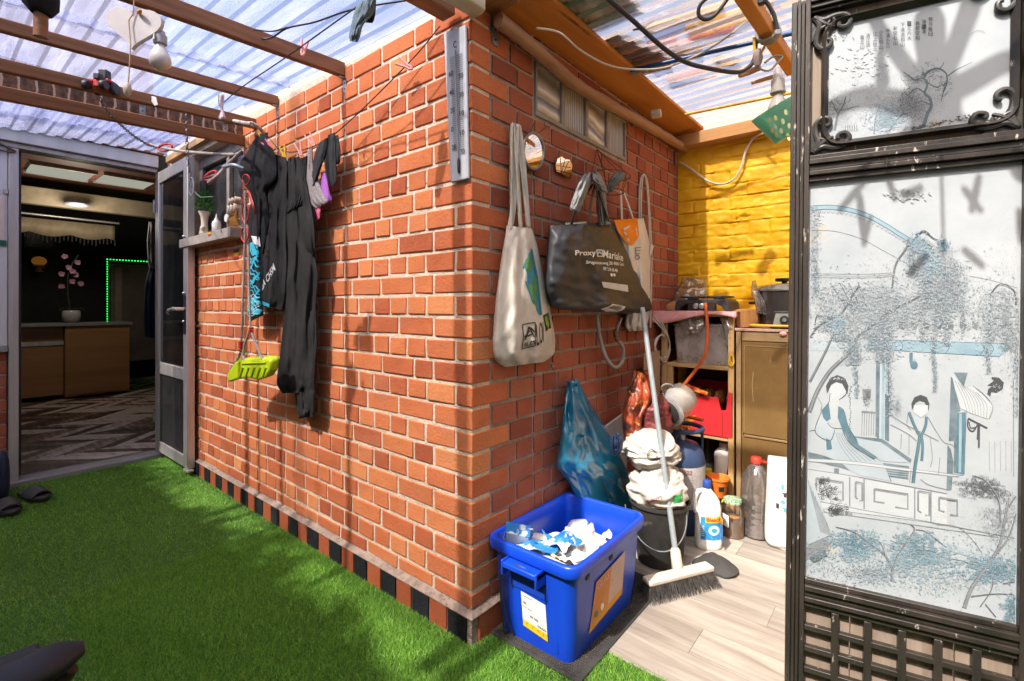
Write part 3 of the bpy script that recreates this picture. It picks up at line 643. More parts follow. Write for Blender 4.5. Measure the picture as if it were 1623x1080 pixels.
peg(LG(654, 110, .035), -1.05, K['palepink'], 'pale pink peg alone on the line beside the thermometer', yaw=VIEWYAW)
# second line high under the roof with a peg and a sock, ending at the near beam
A0, A1 = Dp(322, 192, 2.35), Dp(690, -45, 1.25)
l2 = [Rf(352, 165, .05), Rf(384, 138, .06), Rf(455, 90, .07), Rf(560, 15, .06), Rf(640, -40, .05)]
tag(MB().tube(spline(l2, 40), .0026, n=6).build('washing_line', K['rubber']), 'black washing line running up under the clear roof with a sock on it', 'line')
peg(Rf(479, 76, .07)-V((0, 0, .03)), .18, K['palepink'], 'salmon pink peg clipped high on the roof line left of the sock', yaw=VIEWYAW)
sk_pts = lambda d: (lambda x, y, o: Dp(x, y, d-o))
mb = hang([(574, 0, 594, -4, 0, .012), (566, 8, 594, 6, 0, .02), (560, 24, 592, 22, 0, .02), (556, 42, 576, 40, 0, .018), (553, 56, 571, 58, 0, .018), (555, 66, 567, 67, 0, .01)], sk_pts(1.42), nr=26, nc=18, amp=.002, wr=.006, seed=4)
MSK = M('faded_denim_knit', (.10,.16,.20), (.17,.22,.25), scale=60, rough=.9, bump=.6, bscale=300, c3=(.03,.04,.05), s3=25)
o = mb.build('sock', MSK); tag(o, 'faded blue sock hanging high under the clear roof', 'sock', 'socks')
mb = hang([(578, -2, 596, -4, 0, .012), (576, 10, 596, 8, 0, .015), (574, 24, 595, 22, 0, .015), (575, 34, 593, 32, 0, .014), (578, 36, 590, 37, 0, .008)], sk_pts(1.435), nr=20, nc=16, amp=.002, wr=.006, seed=9)
tag(mb.build('sock', K['charcoal']), 'dark sock bunched behind the faded blue sock under the roof', 'sock', 'socks')
# electric lead draped under the roof
tag(MB().tube(spline([Rf(*q) for q in ((262, 8, .02), (310, 25, .02), (360, 42, .03), (420, 62, .03), (455, 45, .03), (500, 35, .03), (560, 15, .03), (650, 0, .03))], 50), .003, n=6).build('electric_lead', K['rubber']), 'thin black lead draped in loops under the courtyard roof', 'cable')
tag(MB().tube(spline([Rf(402, 47, .03), Rf(430, 50, .03), Rf(455, 44, .03)], 12), .0028, n=6).build('electric_lead', K['rubber']), 'short black loop of lead tied to the longer roof lead', 'cable')
# --- garments
def garment(name, rows, mat, label, cat, parent=None, **kw):
    mb = hang(rows, LG, **kw); o = mb.build(name, mat, parent)
    if not parent: tag(o, label, cat, 'laundry on the washing line')
    return o, mb
garment('leggings', [(404, 214, 425, 210, .12, .02), (400, 300, 420, 300, .10, .025), (394, 350, 428, 352, .10, .03), (397, 420, 420, 424, .10, .028), (394, 470, 418, 474, .10, .028), (393, 504, 418, 498, .10, .028), (397, 510, 416, 500, .10, .02)],
        M('teal_wave_print', (.012,.014,.02), (.015,.016,.022), rough=.7), 'black sports leggings with turquoise wave pattern at the left of the laundry', 'leggings', nr=44, amp=.004, freq=2, seed=2)
lg = [o for o in C.objects if o.name == 'leggings'][0]
lgb = hang([(394, 350, 428, 352, .10, .03), (397, 420, 420, 424, .10, .028), (394, 470, 418, 474, .10, .028), (393, 504, 418, 498, .10, .028)], LG, nr=30, amp=.004, freq=2, seed=2).bvh()
pr = MB(); random.seed(5)
for j in range(27):
    y0 = 386+j*4.3+random.uniform(-2, 2)
    if 418 < y0 < 452 and j % 3 == 0: continue
    pts = []
    for i in range(22):
        u = i/21; x = lerp(396, 418, u); pts.append((x, y0+4*math.sin(u*6+j*.9)+2.5*math.sin(u*13+j*2)))
    w_ = random.choice((1.6, 2.6, 4.2)); a = len(pr.v); strip(pr, pts, w_, LG, .10)
    for i in range(a, len(pr.v)): pr.v[i] = lay(pr.v[i], lgb, V((0, 1, 0)), .006)
pr.build('wave_print', M('turquoise_print', (.03,.36,.50), (.05,.48,.6), scale=30, rough=.6), lg, smooth=False)
ws_ = MB()
for j in range(6):
    y0 = 470+j*6; pts = [(lerp(396, 417, i/15), y0+3*math.sin(i*.5+j)) for i in range(16)]; a = len(ws_.v); strip(ws_, pts, .7, LG, .10)
    for i in range(a, len(ws_.v)): ws_.v[i] = lay(ws_.v[i], lgb, V((0, 1, 0)), .0066)
ws_.build('white_lines', K['whiteink'], lg, smooth=False)
bt = thing('sports_shirt', LG(410, 330, .13), 'black sports top draped over the left end of the washing line', 'top', 'laundry on the washing line')
hang([(407, 214, 432, 236, .13, .02), (392, 240, 436, 244, .13, .03), (378, 264, 440, 262, .135, .04), (382, 284, 438, 286, .135, .045), (392, 300, 424, 304, .13, .04), (398, 312, 428, 330, .12, .03), (394, 352, 426, 366, .115, .02), (396, 400, 418, 402, .115, .015)], LG, nr=46, nc=30, amp=.006, freq=2.5, wr=.012, seed=11).build('body', K['blackcloth'], bt)
tt = MB(); patch(tt, [(398, 374, ), (411, 376), (413, 392), (402, 388)], LG, .142); tt.build('care_label', K['whiteink'], bt, solid=.001)
tt = MB(); strip(tt, [(393, 302), (396, 310), (400, 322), (405, 340)], 3, LG, .16); tt.build('piping', K['red'], bt, solid=.001)
jk = thing('black_shirt', LG(450, 480, .1), 'black T-shirt with white lettering hanging at the middle of the line', 'T-shirt', 'laundry on the washing line')
jrows = [(436, 245, 453, 250, .11, .015), (428, 270, 456, 262, .11, .025), (424, 300, 456, 296, .11, .03), (421, 340, 454, 340, .10, .035), (418, 390, 455, 388, .10, .035), (417, 440, 455, 436, .10, .035), (413, 470, 452, 476, .10, .03), (412, 483, 447, 492, .10, .02)]
jmb = hang(jrows, LG, nr=56, nc=30, amp=.008, freq=1.8, wr=.016, seed=15, pw=.3, skew=.5); jmb.build('body', K['charcoal'], jk)
jb_ = jmb.bvh(); jl = MB(); letter(jl, 'BA CHSM', [(417, 450), (444, 418), (447, 429), (421, 461)], LG, .10, jb_, V((0, 1, 0)), .002, .01); jl.build('lettering', K['whiteink'], jk, smooth=False)
ja = MB(); patch(ja, [(420, 478), (436, 482), (433, 489), (416, 486)], LG, .10, jb_, V((0, 1, 0)), .002); ja.build('turquoise_patch', bpy.data.materials['turquoise_print'], jk)
tr = thing('black_trousers', LG(480, 660, .08), 'long black trousers hanging lowest on the washing line, legs near the brick wall', 'trousers', 'laundry on the washing line')
hang([(456, 252, 474, 248, .10, .02), (453, 276, 484, 268, .10, .03), (450, 320, 492, 316, .10, .035), (447, 350, 501, 350, .10, .035), (452, 400, 500, 404, .09, .035), (447, 450, 505, 440, .09, .035), (449, 500, 501, 488, .08, .032), (444, 560, 503, 545, .08, .03), (439, 598, 498, 590, .08, .028), (440, 612, 499, 616, .08, .024), (448, 624, 488, 622, .08, .012)], LG, nr=80, nc=48, amp=.014, freq=2.3, wr=.022, seed=21, skew=.9, pw=.3).build('leg', K['charcoal'], tr)
hang([(468, 500, 503, 490, .07, .035), (467, 560, 502, 545, .07, .035), (466, 600, 501, 596, .07, .035), (468, 632, 501, 625, .07, .032), (472, 655, 500, 650, .07, .028), (474, 664, 497, 660, .07, .015)], LG, nr=44, nc=30, amp=.012, freq=1.7, wr=.016, seed=25, skew=-.5, pw=.3).build('leg', K['charcoal'], tr)
hang([(472, 330, 492, 322, .13, .012), (476, 360, 498, 352, .135, .02), (484, 392, 500, 388, .13, .02), (493, 404, 499, 402, .12, .008)], LG, nr=24, nc=18, amp=.004, freq=2, wr=.006, seed=29).build('waist_flap', K['charcoal'], tr)
garment('skirt', [(474, 252, 487, 247, .11, .015), (467, 300, 486, 296, .11, .02), (458, 330, 482, 318, .12, .025), (453, 336, 478, 326, .12, .015)], K['blackcloth'], 'short black gathered garment between the trousers and the grey cloth', 'garment', nr=26, amp=.006, freq=5, seed=31)
gc = thing('grey_cloth', LG(500, 340, .09), 'speckled grey cloth with purple lining beside the black socks', 'cloth', 'laundry on the washing line')
MGY = M('heather_grey', (.33,.28,.28), (.2,.17,.17), scale=160, rough=.95, bump=.7, bscale=400)
hang([(487, 240, 496, 232, .10, .015), (484, 270, 497, 262, .10, .018), (479, 310, 510, 300, .095, .02), (486, 324, 520, 318, .09, .02), (496, 332, 516, 324, .09, .008)], LG, nr=30, nc=20, amp=.004, seed=34).build('outer', MGY, gc)
MPU = M('violet_fleece', (.36,.12,.46), (.30,.09,.38), scale=60, rough=.9, bump=.3)
hang([(509, 272, 517, 276, .085, .006), (508, 300, 522, 304, .085, .01), (508, 312, 526, 316, .085, .01), (509, 318, 525, 320, .085, .006)], LG, nr=20, nc=14, amp=.002, seed=36).build('lining', MPU, gc)
hang([(499, 330, 508, 328, .085, .008), (500, 340, 508, 336, .085, .008), (503, 350, 507, 346, .085, .004)], LG, nr=12, nc=10, amp=.002, seed=37).build('tassel', K['pink'], gc)
sr = lambda pts: pts
MSO = M('black_sock_knit', (.018,.018,.018), (.03,.03,.03), scale=90, rough=.95, bump=.6, bscale=500)
for lab, rows, sd in (('black sock hanging at the right end of the laundry', [(520, 214, 531, 210, .09, .012), (517, 232, 532, 226, .09, .022), (514, 252, 533, 250, .09, .024), (516, 276, 534, 274, .09, .022), (521, 290, 533, 290, .09, .016), (525, 295, 531, 294, .09, .008)], 41),
                      ('black sock hanging in front of the grey cloth', [(506, 226, 519, 218, .10, .012), (500, 240, 519, 236, .10, .022), (495, 262, 512, 258, .10, .022), (492, 284, 505, 280, .10, .02), (490, 296, 500, 297, .10, .016), (492, 301, 497, 301, .10, .008)], 43),
                      ('black sock with a pale patterned cuff hanging nearest the bare line', [(527, 216, 536, 214, .08, .01), (527, 228, 538, 226, .08, .018), (530, 244, 540, 242, .08, .018), (531, 255, 539, 257, .08, .016), (533, 261, 537, 261, .08, .006)], 47)):
    mb = hang(rows, LG, nr=28, nc=18, amp=.003, freq=2, wr=.007, seed=sd); tag(mb.build('sock', MSO), lab, 'sock', 'socks')
# ================================================================== swing folded up on its ropes
sw = thing('garden_swing', Lw(393, 600, .18), 'lime green plastic swing seat hung up on grey ropes with red clips', 'swing')
MLI = M('lime_plastic', (.46,.58,.01), (.40,.52,.01), scale=20, rough=.35, bump=.08, spec=.5)
so_ = .18
prof = [(358, 594), (366, 582), (372, 573), (380, 570), (424, 568), (428, 572), (427, 588), (420, 600), (408, 604), (392, 600), (374, 603), (362, 607)]
sm = MB(); front = [Lw(x, y, so_+.01) for x, y in prof]; sm.prism(front, V((.004, .042, .012)))
sm.build('seat', MLI, sw, bevel=.012, seg=4)
rb = MB()
for i in range(5): rb.tube([Lw(385+i*9, 582, so_+.013), Lw(380+i*9, 598, so_+.012)], .0045, n=8)
rb.tube([Lw(383, 576.5, so_+.012), Lw(421, 575, so_+.012)], .004, n=8); rb.build('ribs', MLI, sw)
rp = MB(); rp.tube(spline([Lw(389, 302, .20), Lw(388, 380, .19), Lw(385, 470, .185), Lw(383, 535, .18), Lw(382, 552, .18)], 30), .005, n=8, wob=.12); rp.build('rope', K['rope'], sw)
rp = MB(); rp.tube(spline([Lw(390, 315, .19), Lw(394, 390, .18), Lw(395, 460, .175), Lw(397, 520, .175)], 30), .005, n=8, wob=.12); rp.build('rope', K['rope'], sw)
for a in (((397, 520), (388, 545), (384, 572)), ((397, 524), (407, 548), (416, 570)), ((382, 558), (372, 578), (366, 584)), ((384, 560), (386, 566), (388, 572))):
    rp = MB(); rp.tube([Lw(x, y, .185) for x, y in a], .0055, n=8, wob=.12); rp.build('rope_leg', K['rope'], sw)
for x, y0, y1, nn in ((398, 518, 535, 4), (382, 541, 556, 4), (389, 305, 318, 3)):
    cl = MB()
    for i in range(nn): cl.lathe([(.006, 0), (.0105, .002), (.0105, .008), (.006, .010)], Lw(x, lerp(y1, y0, i/nn), .185), n=14)
    cl.build('rope_clamp', K['red'], sw)
for x, y, h in ((389, 338, 16), (388, 372, 12), (390, 285, 8)):
    cl = MB(); cl.tube([Lw(x+math.cos(a)*5.5, y+math.sin(a)*h, .19) for a in [2*PI*i/16 for i in range(16)]], .0035, n=6, close=True); cl.build('ring', K['red'], sw)
# heavy rope from the chain hook across to the laundry, red carabiners
rp = MB(); rp.tube(spline([Dp(232, 229, 2.75), Dp(275, 238, 2.7), Dp(320, 243, 2.6), Dp(372, 245, 2.5), Lw(385, 238, .2), Dp(360, 262, 2.45), Dp(343, 280, 2.45), Dp(330, 290, 2.48)], 60), .008, n=8, wob=.1)
tag(rp.build('rope', K['rope']), 'thick grey rope looping below the lower beam in front of the niche', 'rope')
for x, y, d, a, lab in ((334, 279, 2.48, -.6, 'red plastic hook on the thick rope above the artificial plant'), (262, 234, 2.72, -.2, 'red plastic hook on the chains over the doorway')):
    th = thing('snap_hook', Dp(x, y, d), lab, 'hook', 'red snap hooks')
    mb = MB(); mb.tube([Dp(x+11*math.cos(t_)*math.cos(a)-5*math.sin(t_)*math.sin(a), y+11*math.cos(t_)*math.sin(a)+5*math.sin(t_)*math.cos(a), d) for t_ in [2*PI*i/20 for i in range(20)]], .006, n=8, close=True); mb.build('ring', K['red'], th)
    mb = MB(); mb.tube([Dp(x-9, y+3, d), Dp(x+9, y-3, d)], .004, n=6); mb.build('gate', K['steel'], th)
tag(MB().tube(spline([V((xs+.04, -.08, 2.075)), Lw(394, 196, .22), Lw(400, 196, .2), Lw(410, 202, .17), Lw(417, 210, .13)], 20), .008, n=8, wob=.15).build('rope_knot', M('pale_rope', (.6,.55,.48), (.45,.4,.34), scale=80, rough=.9, bump=.6)), 'pale rope end tied round the beam above the yellow peg', 'rope')
# chains
def chain(pts, name, lab, r=.0022, link=.018):
    P = spline(pts, 200); L_ = [0]
    for a, b in zip(P, P[1:]): L_.append(L_[-1]+(b-a).length)
    mb = MB(); n = int(L_[-1]/link)
    for i in range(n):
        s = (i+.5)*link; j = max(k for k in range(len(L_)) if L_[k] <= s); p = P[j]; d = (P[min(j+1, 199)]-P[max(j-1, 0)]).normalized()
        sd = d.orthogonal().normalized(); sd = (Matrix.Rotation(PI/2*(i % 2), 3, d)@sd)
        mb.tube([p+d*link*.66*math.cos(a)+sd*link*.33*math.sin(a) for a in [2*PI*q/10 for q in range(10)]], r, n=5, close=True)
    tag(mb.build(name, M('chain_steel', (.25,.23,.22), (.15,.14,.13), rough=.4, metal=.8)), lab, 'chain')
chain([Dp(296, 176, 2.35), Dp(296, 205, 2.36), Dp(297, 240, 2.38), Dp(301, 275, 2.4), Dp(303, 288, 2.4)], 'chain', 'steel chain hanging straight down from the beam left of the laundry')
chain([Dp(158, 155, 2.08), Dp(172, 178, 2.15), Dp(205, 210, 2.4), Dp(232, 228, 2.6), Dp(250, 235, 2.7)], 'chain', 'dark chain slung from the toy tractor to the red hook')
th = thing('snap_hook', Dp(303, 292, 2.4), 'steel snap hook at the end of the hanging chain', 'hook', 'steel snap hooks')
mb = MB(); mb.tube([Dp(303+4*math.cos(a), 296+14*math.sin(a), 2.4) for a in [2*PI*i/16 for i in range(16)]], .004, n=6, close=True); mb.build('ring', K['steel'], th)
mb = MB(); mb.tube([Dp(303, 300, 2.4), Dp(318, 313, 2.4), Dp(338, 312, 2.42)], .0025, n=6); mb.build('wire', K['steel'], th)
# ================================================================== things hanging under the courtyard roof
# heart
hp = []
for i in range(40):
    a = 2*PI*i/40; hx = 16*math.sin(a)**3; hy = 13*math.cos(a)-5*math.cos(2*a)-2*math.cos(3*a)-math.cos(4*a); hp.append((211+hx*2.78+hy*.15, 40-hy*2.25+hx*.30))
th = thing('heart_ornament', Dp(211, 40, 1.38), 'pale heart-shaped plaque hanging on a cord from the front beam', 'ornament')
mb = MB(); mb.prism([Dp(x, y, 1.38) for x, y in hp], FW*.012); mb.build('plaque', M('greyish_plaque', (.55,.50,.47), (.47,.43,.41), rough=.6), th, bevel=.003)
mb = MB(); mb.tube([Dp(213, -4, 1.37), Dp(211, 22, 1.375), Dp(204, 33, 1.372), Dp(207, 70, 1.37), Dp(205, 110, 1.37), Dp(203, 135, 1.37)], .0018, n=6); mb.build('cord', M('jute', (.45,.3,.18), (.33,.2,.1)), th)
mb = MB(); mb.lathe([(.002, .02), (.008, .014), (.011, 0), (.009, -.012), (.003, -.02)], Dp(202, 142, 1.37), n=12); mb.build('bead', M('woven_bead', (.55,.47,.38), (.35,.27,.2), scale=80, bump=.6), th)
mb = MB(); mb.ball(Dp(221, 19, 1.37), (.014, .006, .006), n=10); mb.build('toggle', K['board'], th)
# bulb with its holder
th = thing('light_bulb', Dp(254, 100, 1.40), 'white light bulb in a silver holder hanging beside the heart ornament', 'light bulb')
c = Dp(254, 82, 1.40)
mb = MB(); mb.lathe([(.010, .025), (.011, .016), (.017, .004), (.025, -.012), (.028, -.024), (.026, -.038), (.017, -.048), (.007, -.053), (0, -.054)], c, n=24); mb.build('glass', M('opal_glass', (.62,.58,.54), (.55,.5,.47), rough=.25, bump=0, sub=.2), th)
mb = MB(); mb.lathe([(.007, .062), (.012, .058), (.013, .05), (.017, .046), (.017, .022), (.011, .02)], c, n=20); mb.build('holder', M('silver_plastic', (.4,.38,.36), (.3,.29,.28), rough=.35, metal=.4), th)
mb = MB(); mb.box(c.x-.002, c.x+.014, c.y-.0185, c.y-.0165, c.z+.026, c.z+.042); mb.build('label', K['whiteink'], th)
mb = MB(); mb.tube([c+V((0, 0, .06)), c+V((-.002, 0, .075)), c+V((-.006, .01, .095))], .004, n=6); mb.build('lead', K['whitecable'], th)
# black wrapped thing with wooden handle top left
th = thing('hanging_brush', Dp(62, 30, 1.3), 'black wrapped bundle on a brown stick at the top left of the roof', 'brush')
c = Dp(65, 8, 1.3)
mb = MB(); mb.lathe([(.010, .08), (.032, .065), (.040, .025), (.037, -.004), (.024, -.024), (.010, -.03)], c, n=18); mb.shake(.008, 30, 2); mb.build('bundle', K['blackcloth'], th)
mb = MB(); mb.tube([c+V((0, 0, -.02)), c+V((-.006, 0, -.085))], .0155, n=14); mb.build('handle', K['beam'], th)
# toy tractor
th = thing('toy_tractor', Dp(163, 148, 2.06), 'small red and black toy tractor perched on the upper beam', 'toy tractor')
c = Dp(163, 132, 2.06); R = Rz(VIEWYAW)
def tb_(name, lx, ly, lz, sx, sy, sz, m): mb = MB(); mb.obox(c+R@V((lx, ly, lz))*.86, sx*.86, sy*.86, sz*.86, R); mb.build(name, m, th, bevel=.004)
tb_('body', 0, 0, -.012, .05, .06, .035, K['red']); tb_('hood', .012, -.04, .012, .03, .03, .03, K['black']); tb_('cab', .005, .005, .04, .04, .035, .05, K['black'])
for sx in (-1, 1):
    for k, (yy, zz, rr) in enumerate(((.02, -.022, .026), (-.045, -.03, .02))):
        mb = MB(); mb.lathe([(.006, -.011), (rr*.8, -.011), (rr, -.006), (rr, .006), (rr*.8, .011), (.006, .011)], c+R@V((sx*.042, yy, zz))*.86, n=18, rot=R@Ry(PI/2)); mb.build('wheel', K['black'], th)
for sx, z in ((-.028, 0), (.03, .0)): tb_('mudguard', sx*1.25, .0, .005, .02, .05, .016, K['red'])
# little white rag tied on the second beam, barcode tag
mb = hang([(346, 150, 356, 150, 0, .012), (346, 164, 355, 162, 0, .012), (350, 174, 354, 172, 0, .006), (346, 186, 357, 184, 0, .014), (347, 190, 358, 188, 0, .008)], sk_pts(2.2), nr=20, nc=12, amp=.003, wr=.006, seed=51)
tag(mb.build('tied_rag', M('pale_lilac_cloth', (.6,.5,.52), (.5,.4,.43), rough=.9)), 'knotted pale lilac rag hanging from the second beam', 'rag')
tg = thing('price_tag', Dp(240, 156, 2.21), 'white barcode tag stuck on the upper beam', 'tag')
mb = MB(); mb.prism([Dp(x, y, 2.205) for x, y in ((228, 150), (247, 154), (250, 166), (245, 168), (241, 162), (228, 158))], FW*.002); mb.build('card', K['white'], tg)
mb = MB()
for i in range(7): mb.prism([Dp(x, y, 2.203) for x, y in ((231+i*1.3, 152.2+i*.25), (231.7+i*1.3, 152.3+i*.25), (231.7+i*1.3, 157+i*.2), (231+i*1.3, 156.9+i*.2))], FW*.0006)
mb.build('barcode', K['ink'], tg)
# hooks screwed into the beams
for i, (x, y, d, lab) in enumerate(((124, 146, 2.05, 'small wire hook on the striped board left of the toy tractor'), (289, 178, 2.4, 'small wire hook above the hanging chain'))):
    mb = MB(); mb.tube([Dp(x+4*math.cos(a), y+5*math.sin(a), d) for a in [-2.6+.35*k for k in range(12)]], .0018, n=5); tag(mb.build('wire_hook', K['rubber']), lab, 'hook', 'wire hooks')
# ================================================================== niche shelf
z0 = 1.508
vp = Yp(324, 362, -.02); vp.z = z0
th = thing('potted_plant', vp, 'bushy green artificial plant in a cream vase on the stone sill', 'plant')
mb = MB(); mb.lathe([(.026, 0), (.03, .006), (.024, .02), (.02, .04), (.018, .09), (.022, .125), (.033, .15), (.034, .155), (.028, .155), (.017, .12)], vp, n=22); mb.build('vase', M('cream_ceramic', (.66,.58,.46), (.55,.47,.36), rough=.35), th)
mb = MB(); random.seed(11)
for i in range(520):
    a, e, r = random.uniform(0, 2*PI), random.uniform(-.5, 1.5), random.uniform(.15, 1)**.6
    p = vp+V((math.cos(a)*math.cos(e)*.055*r, math.sin(a)*math.cos(e)*.05*r, .195+math.sin(e)*.085*r)); d = (p-vp-V((0, 0, .14))).normalized(); s = d.cross(V((random.random(), random.random(), random.random()))).normalized()
    l = random.uniform(.012, .024); mb.add([p-s*.0035, p+d*l*.5+s*.005, p+d*l, p+d*l*.5-s*.005], [(0, 1, 2, 3)])
mb.build('foliage', M('plant_leaves', (.03,.12,.02), (.05,.18,.03), rough=.6), th, smooth=False)
wb = Yp(343, 365, -.045); wb.z = z0; th = thing('glue_bottle', wb, 'white plastic squeeze bottle with pointed nozzle on the stone sill', 'bottle')
mb = MB(); mb.lathe([(.021, 0), (.023, .004), (.023, .05), (.019, .062), (.012, .066)], wb, n=20); mb.build('body', K['white'], th)
mb = MB(); mb.lathe([(.012, .066), (.011, .074), (.004, .088), (.002, .105), (0, .106)], wb, n=14); mb.build('nozzle', K['white'], th)
fg = Yp(321, 368, -.055); fg.z = z0; mb = MB(); mb.lathe([(.02, 0), (.022, .008), (.014, .022), (.018, .034), (.016, .046), (.006, .054), (0, .055)], fg, n=16); mb.shake(.004, 40, 3)
tag(mb.build('figurine', M('pale_figurine', (.5,.42,.32), (.4,.32,.24))), 'small pale figurine at the left end of the stone sill', 'figurine')
sp = Yp(372, 352, -.02); sp.z = z0; th = thing('model_ship', sp, 'wooden model sailing ship with pale sails standing on the stone sill', 'model ship')
hull = []
for i in range(9):
    u = i/8; x = lerp(-.075, .07, u); wdt = .022*math.sin(PI*min(1, .12+u*.8))**.6+.004; sh = .012*(2*u-1)**2+.012*u
    hull.append([sp+V((x, -wdt, .052+sh)), sp+V((x, -wdt*.8, .025+sh*.5)), sp+V((x, 0, .012)), sp+V((x, wdt*.8, .025+sh*.5)), sp+V((x, wdt, .052+sh)), sp+V((x, 0, .048+sh))])
mb = MB(); mb.loops(hull); mb.build('hull', wood('ship_wood', (.42,.20,.04), (.26,.11,.02), 'x', rough=.4), th, ang=60)
mb = MB(); mb.box(sp.x-.04, sp.x+.035, sp.y-.018, sp.y+.018, sp.z, sp.z+.012); mb.obox(sp+V((.055, 0, .082)), .03, .034, .028); mb.build('stand', bpy.data.materials['ship_wood'], th, bevel=.002)
for k, (x, h) in enumerate(((-.04, .17), (.0, .2), (.045, .16))):
    mb = MB(); mb.tube([sp+V((x, 0, .05)), sp+V((x, 0, h))], .0018, n=6); mb.build('mast', K['board'], th)
    for zz, ww, hh_ in ((.085, .028, .05), (.14, .02, .035)):
        if zz+hh_ > h+.02: continue
        mb = MB(); mb.grid([[sp+V((x+.008*math.sin(PI*r/5)-.004, (c/5-.5)*2*ww*(1-.2*r/5), zz+hh_*r/5)) for c in range(6)] for r in range(6)]); mb.build('sail', M('parchment_sail', (.62,.52,.42), (.5,.4,.32), rough=.8), th, solid=.001)
mb = MB()
for x, h in ((-.04, .17), (0, .2), (.045, .16)):
    for yy in (-.02, .02): mb.tube([sp+V((x, 0, h)), sp+V((x+.02, yy, .055))], .0007, n=4)
mb.tube([sp+V((-.04, 0, .17)), sp+V((-.12, 0, .08)), sp+V((-.07, 0, .06))], .0009, n=4); mb.build('rigging', K['ink'], th)
mb = MB(); mb.lathe([(.022, -.003), (.022, .003)], sp+V((-.035, -.03, .062)), n=18, rot=Rx(PI/2)); mb.build('disc', K['white'], th)
gl = Yp(388, 352, -.02); gl.z = z0; mb = MB(); mb.lathe([(.02, 0), (.028, .03), (.03, .07), (.024, .1), (.026, .11)], gl, n=20)
tag(mb.build('glass_jar', glassy('greenish_glass', (.8,.92,.85), .3)), 'pale greenish glass jar at the right end of the stone sill', 'jar')
# sill stickers
def sticker(q, lab, o=.0765, mf=Lw):
    th = thing('striped_sticker', mf(*q[0], o), lab, 'sticker', 'striped stickers')
    f = quadmap(q)
    for i, (a, b, m) in enumerate(((0, .3, K['red']), (.3, .68, K['yellow']), (.68, 1, K['ink']))):
        mb = MB(); mb.prism([mf(*f(x, y), o) for x, y in ((0, a), (1, a), (1, b), (0, b))], V((0, .0008, 0))); mb.build('stripe', m, th, smooth=False)
sticker([(329.5, 366), (334.5, 365), (334.5, 373), (329.5, 374.5)], 'tiny striped sticker on the front of the stone sill')
sticker([(370, 397), (378.5, 395), (378, 409), (370, 411)], 'red yellow and black sticker on a brick below the sill', o=.003)
mb = MB(); mb.tube([Lw(350, 364, .077), Lw(351, 369, .077)], .003, n=6); tag(mb.build('sill_screw', K['black']), 'dark screw in the front of the stone sill', 'screw')
mb = MB(); a0 = Lw(312, 518, .0); mb.ball(a0+V((0, -.015, 0)), (.02, .014, .008), n=10, bumpy=.5); mb.tube([a0+V((.0, -.01, 0)), a0+V((.05, -.015, .004)), a0+V((.075, -.012, .006))], .005, n=8); mb.tube([a0+V((.02, -.02, 0)), a0+V((.012, -.03, -.03))], .004, n=6)
tag(mb.build('garden_tap', M('dull_brass', (.25,.18,.12), (.15,.11,.08), rough=.5, metal=.6)), 'dull metal tap on the brick wall behind the open door', 'tap')
mb = MB(); mb.tube(spline([Lw(355, 265, .25), Lw(370, 262, .25), Lw(385, 268, .22)], 10), .009, n=12); tag(mb.build('tape_roll', M('silver_tape', (.45,.48,.52), (.35,.38,.42), rough=.3, metal=.5)), 'silver strip hanging behind the black top near the niche', 'tape')
# ================================================================== house front with the glazed door (plane x = -3.1)
FX = -3.1
hf = thing('house_front', (FX, -.9, 0), 'house front with a white aluminium door frame and header at the back of the courtyard', 'building')
MWA = M('white_aluminium', (.62,.62,.63), (.52,.52,.53), rough=.4, bump=.04, stretch=(1,1,.1), scale=12)
MOB = M('old_alu', (.50,.47,.45), (.38,.35,.33), rough=.42, metal=.3, bump=.05, stretch=(1,1,.1), scale=18)
MB().box(FX-.02, FX+.05, -1.7, -.06, 2.065, 2.15).build('header', MWA, hf, bevel=.004)
MB().box(FX-.06, FX+.02, -1.7, -.06, 2.035, 2.063).build('head_rail', MOB, hf, bevel=.003)
YL, YR = -.757, -.05
MB().box(FX-.08, FX+.02, YL-.045, YL, .0, 2.033).build('door_post', MOB, hf, bevel=.004)
MB().box(FX-.08, FX-.05, YL+.002, YL+.016, .04, 2.033).build('door_stop', K['black'], hf)
MB().box(FX-.08, FX+.02, -.048, -.004, .0, 2.033).build('door_post', MOB, hf, bevel=.004)
MB().box(FX-.12, FX+.06, YL-.05, -.02, -.02, .022).build('threshold', M('worn_concrete', (.30,.28,.26), (.2,.19,.18), scale=14, rough=.85, bump=.3, stretch=(1,.3,1)), hf, bevel=.004)
MB().box(FX-.05, FX+.01, -1.7, YL-.047, .84, 2.033).build('window_panel', MWA, hf, bevel=.003)
MB().box(FX-.02, FX+.035, -1.7, YL-.047, .805, .838).build('window_sill', M('grey_sill', (.3,.3,.3), (.22,.22,.22)), hf, bevel=.003)
mbk = MB(); z = 0
k = 0
while z < .79:
    y = YL-.05-(.05 if k % 2 else 0)
    mbk.ca = random.random(); mbk.box(FX-.04, FX+.0, max(-1.7, -1.7), YL-.05, z+.005, z+.069, jit=.001); z += .0743; k += 1
mbk.cm = 1; mbk.box(FX-.045, FX-.005, -1.7, YL-.052, 0, .8); mbk.build('brick_base', [MBS, MGM], hf, attr=True, smooth=False, bevel=.003)
MB().box(FX-.1, FX-.07, -1.7, YL-.048, 2.06, 3.2).box(FX-.1, FX-.085, -1.7, -.06, 2.2, 3.4).build('upper_wall', MRE, hf)
